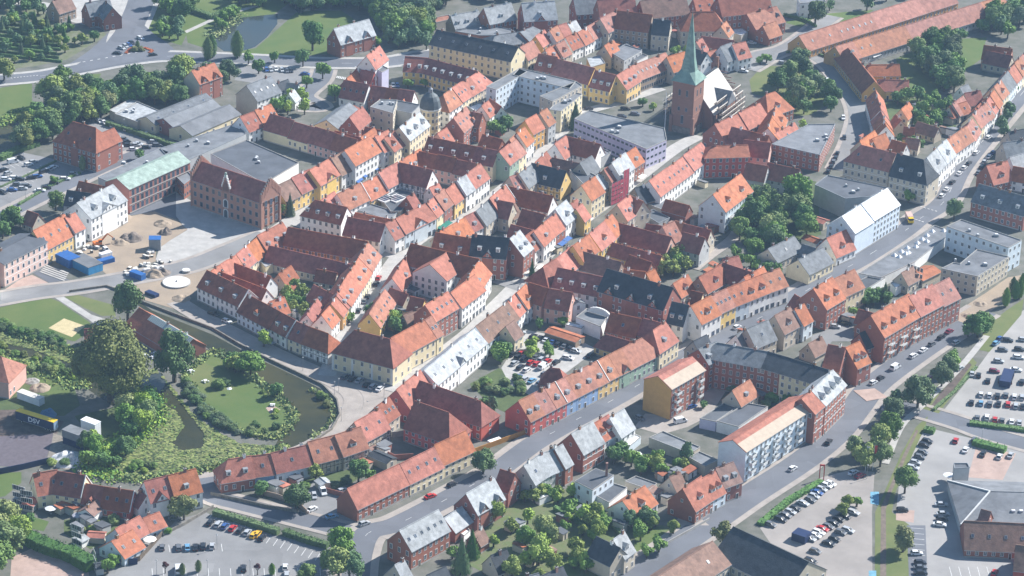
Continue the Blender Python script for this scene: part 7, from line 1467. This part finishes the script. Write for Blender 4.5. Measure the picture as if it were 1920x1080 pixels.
# flagpoles by the car park
for x, y, c_ in ((1622, 884, WHITE), (1636, 882, RED)):
    q = G(x, y); root = empty('flagpole', (q.x, q.y, 0)); mb = MB(); mb.cyl((0, 0), .09, 0, 10, WHITE, 6, .05); mb.build('pole', root); mb = MB(); mb.box(.06, 1.0, -.03, .03, 5.5, 9.6, c_); mb.build('flag', root)
    thing(root, 'flagpole', '', None, ('white' if c_ is WHITE else 'red') + ' banner flag on a tall pole by the slope-side car park')
q = G(1540, 900); mb = MB(); mb.box(-.9, -.6, -.15, .15, 0, 6, RED); mb.box(.6, .9, -.15, .15, 0, 6, RED); mb.box(-.9, .9, -.12, .12, 5.4, 6.0, RED); thing(mb.build('totem_sign', None, (q.x, q.y, 0)), 'sign', '', None, 'tall red sign frame at the car park entrance')
# garden tables
for i, (x, y) in enumerate([(290, 665), (287, 672), (385, 717), (358, 698), (310, 694), (272, 668)]):
    q = G(x, y); mb = MB(); mb.cyl((0, 0), .7, .7, .76, WHITE, 12); mb.cyl((0, 0), .06, 0, .7, METAL, 6)
    for a in range(4): mb.box(math.cos(a * 1.57) * 1.1 - .25, math.cos(a * 1.57) * 1.1 + .25, math.sin(a * 1.57) * 1.1 - .25, math.sin(a * 1.57) * 1.1 + .25, .0, .5, WHITE)
    thing(mb.build('garden_table', None, (q.x, q.y, .22)), 'table', 'round white garden table with seats', 'garden tables', None, 'around the mill garden')
for x, y in ((511, 762), (513, 772)):
    q = G(x, y); mb = MB(); mb.box(-.9, .9, -.4, .4, .7, .78, WHITE); mb.box(-.9, .9, -.9, -.6, .4, .46, WHITE); mb.box(-.9, .9, .6, .9, .4, .46, WHITE); mb.box(-.7, -.6, -.8, .8, 0, .7, METAL); mb.box(.6, .7, -.8, .8, 0, .7, METAL)
    thing(mb.build('picnic_table', None, (q.x, q.y, .23)), 'picnic table', 'white picnic table on the red pad', 'picnic tables', ('upper' if y < 770 else 'lower') + ' white picnic table on the red pad of the island')

# lily pads and water plants floating on the ponds
def pads(polys, n, m, name, label, s0, s1, holes=(), z=.03):
    mb = MB(); r = random.Random(n); k = 0; zi = 0
    xs = [p[0] for P in polys for p in P]; ys = [p[1] for P in polys for p in P]; cl = [(r.uniform(min(xs), max(xs)), r.uniform(min(ys), max(ys))) for _ in range(n // 12)]
    for cx, cy in cl:
        for _ in range(14):
            x, y = cx + r.gauss(0, 7), cy + r.gauss(0, 3)
            if not any(inpoly(x, y, P) for P in polys) or any(inpoly(x, y, P) for P in holes): continue
            q = G(x, y); s = r.uniform(s0, s1); nn = 6; a0 = r.uniform(0, 6); zi = (zi + 1) % 40; zz = z + zi * .004
            mb.poly([(q.x + math.cos(a0 + 6.283 * i / nn) * s * r.uniform(.7, 1.1), q.y + math.sin(a0 + 6.283 * i / nn) * s * r.uniform(.7, 1.1), zz + r.uniform(0, .14)) for i in range(nn)], m[r.randrange(len(m))])
    o = mb.build(name); o['kind'] = 'stuff'; o['label'] = label; o['category'] = 'water plants'
LP = [mat('lily pad light', (.27, .31, .10), var=.15, rough=.6), mat('lily pad green', (.15, .20, .055), var=.2, rough=.6), mat('lily pad olive', (.20, .22, .08), var=.2, rough=.6), mat('lily pad dark', (.06, .085, .03), var=.2, rough=.6)]
HOLE = [(268, 702), (300, 700), (318, 730), (352, 770), (385, 815), (380, 842), (340, 845), (322, 832), (345, 800), (330, 772), (300, 755), (262, 735)]
pads([[(262, 700), (290, 690), (330, 735), (360, 775), (400, 805), (450, 832), (530, 838), (500, 850), (420, 868), (350, 885), (290, 898), (225, 895), (175, 878), (215, 835), (290, 800), (300, 760), (280, 730)]], 17000, LP, 'lily_pads', 'mass of floating lily pads covering the lower pond', .35, .8, [HOLE])
pads([[(0, 622), (60, 640), (150, 668), (150, 676), (140, 684), (60, 655), (0, 642)], [(0, 662), (60, 672), (135, 702), (140, 715), (100, 712), (60, 695), (0, 676)]], 5000, LP, 'lily_pads', 'band of lily pads along the river above the tower house', .35, .8)
# patio walls and awnings of the barracks
for i in range(14):
    t = i / 13; x, y = 1540 + 245 * t, 97 - 82 * t
    wall_line([(x, y), (x + 6, y + 7)], 1.9, .3, WALL['a'], 'low ochre patio wall', 'patio_wall', 'wall', 'between the two long barracks')
for i in range(11):
    t = i / 10; x, y = 1632 + 190 * t, 108 - 75 * t
    wall_line([(x, y), (x + 5, y + 7)], 1.9, .3, WALL['p'], 'low pinkish patio wall', 'patio_wall', 'wall', 'below the second barrack')
    if i % 2 == 0 or i in (3, 5): awning(x + 6, y - 6, 5, -1.9, 6, 2.5, WHITE, 'white')
# ragged growth along the banks
def fringe(pts, n, name, label, ms, wd=1.6, s0=.35, s1=.8, h=1.4, z=.05):
    W = smooth([G(x, y) for x, y in pts], 8); mb = MB(); r = random.Random(n)
    for _ in range(n):
        i = r.randrange(len(W) - 1); p = W[i].lerp(W[i + 1], r.random()); k = abs(r.gauss(0, 1)); q = p + Vector((r.gauss(0, wd), r.gauss(0, wd), z + r.random() * h * max(.15, 1 - k * .6)))
        _quad(mb, q, (r.uniform(-.8, .8), r.uniform(-1, .4), r.uniform(.2, 1)), r.uniform(s0, s1), r.choice(ms), r)
    o = mb.build(name); o['kind'] = 'stuff'; o['label'] = label; o['category'] = 'undergrowth'
FR = [FOL[0], FOL[3], FOL[1], FOL[2]]
fringe([(345, 705), (375, 755), (420, 795), (470, 815), (520, 820), (545, 795), (548, 775), (520, 745), (495, 725), (455, 692), (420, 668), (395, 662), (345, 705)], 4800, 'bank_growth', 'ragged green growth round the edge of the pond island', FR, .9)
fringe([(225, 897), (280, 900), (350, 888), (420, 872), (500, 853), (530, 840)], 2600, 'bank_growth', 'ragged growth along the lower edge of the lily pond', FR, 1.2)
fringe([(262, 735), (285, 760), (280, 795), (235, 830), (200, 850), (175, 878), (220, 895)], 5000, 'bank_growth', 'ragged growth on the left bank of the lily pond', FR, 2.6)
fringe([(-20, 600), (60, 640), (130, 660), (150, 668)], 2500, 'bank_growth', 'ragged growth under the hedge by the river', FR, 1.5); fringe([(-20, 676), (60, 690), (130, 712), (150, 722)], 3500, 'bank_growth', 'ragged growth on the river bank by the brick tower house', FR, 2.2)
fringe([(585, 732), (612, 745), (625, 775), (612, 802), (585, 822)], 300, 'bank_growth', 'ragged growth inside the bend of the quay wall', FR, .6)
fringe([(0, 235), (40, 213), (62, 214)], 1500, 'bank_growth', 'ragged growth on the far left river bank', FR, 2); fringe([(398, 70), (420, 48), (445, 32)], 1500, 'bank_growth', 'ragged growth on the bank of the top pond', FR, 2)
for P, n in (([(515, 540), (580, 545), (590, 605), (540, 590), (510, 560)], 9), ([(640, 575), (600, 560), (570, 580), (600, 600)], 4), ([(735, 540), (800, 545), (790, 590), (740, 600)], 8), ([(690, 600), (760, 590), (780, 615), (720, 628)], 4),
             ([(1060, 470), (1130, 480), (1160, 500), (1080, 500)], 4), ([(1240, 400), (1330, 400), (1350, 440), (1250, 440)], 9), ([(1320, 500), (1400, 515), (1400, 530), (1330, 530)], 4), ([(1390, 630), (1500, 600), (1530, 640), (1420, 650)], 6),
             ([(1000, 440), (1060, 440), (1050, 480), (1000, 470)], 3), ([(960, 560), (1060, 560), (1080, 600), (990, 610)], 5), ([(1380, 720), (1480, 730), (1470, 770), (1390, 760)], 4), ([(1200, 890), (1290, 870), (1300, 940), (1220, 950)], 7),
             ([(900, 980), (1100, 960), (1200, 1010), (1080, 1080), (920, 1060)], 9), ([(600, 860), (700, 830), (740, 850), (640, 900)], 5), ([(470, 900), (590, 880), (600, 925), (500, 930)], 4), ([(1700, 190), (1800, 190), (1790, 260), (1680, 260)], 9),
             ([(1600, 250), (1660, 270), (1700, 280), (1620, 300)], 3), ([(1260, 280), (1340, 310), (1330, 360), (1260, 350)], 4), ([(1100, 95), (1200, 80), (1290, 60), (1290, 90), (1180, 110)], 8), ([(640, 190), (700, 170), (760, 180), (740, 230), (650, 250)], 6), ([(880, 220), (950, 220), (940, 260), (890, 250)], 3), ([(1640, 590), (1560, 580), (1540, 600), (1600, 610)], 3), ([(120, 960), (230, 965), (220, 1000), (140, 1000)], 5), ([(60, 925), (140, 930), (150, 960), (80, 960)], 3)): clutter(P, n)
# ================================================================== AIR
hm = bpy.data.materials.new('haze'); hm.use_nodes = True; nt = hm.node_tree; nt.nodes.clear()
ou = nt.nodes.new('ShaderNodeOutputMaterial'); vo = nt.nodes.new('ShaderNodeVolumePrincipled')
vo.inputs['Color'].default_value = (.46, .70, 1.0, 1); vo.inputs['Density'].default_value = .000075; vo.inputs['Anisotropy'].default_value = .1
nt.links.new(vo.outputs[0], ou.inputs['Volume'])
mb = MB(); mb.box(-2000, 2000, -1250, 1250, -1, 480, hm); hz = mb.build('haze'); hz['kind'] = 'stuff'
finish_labels()
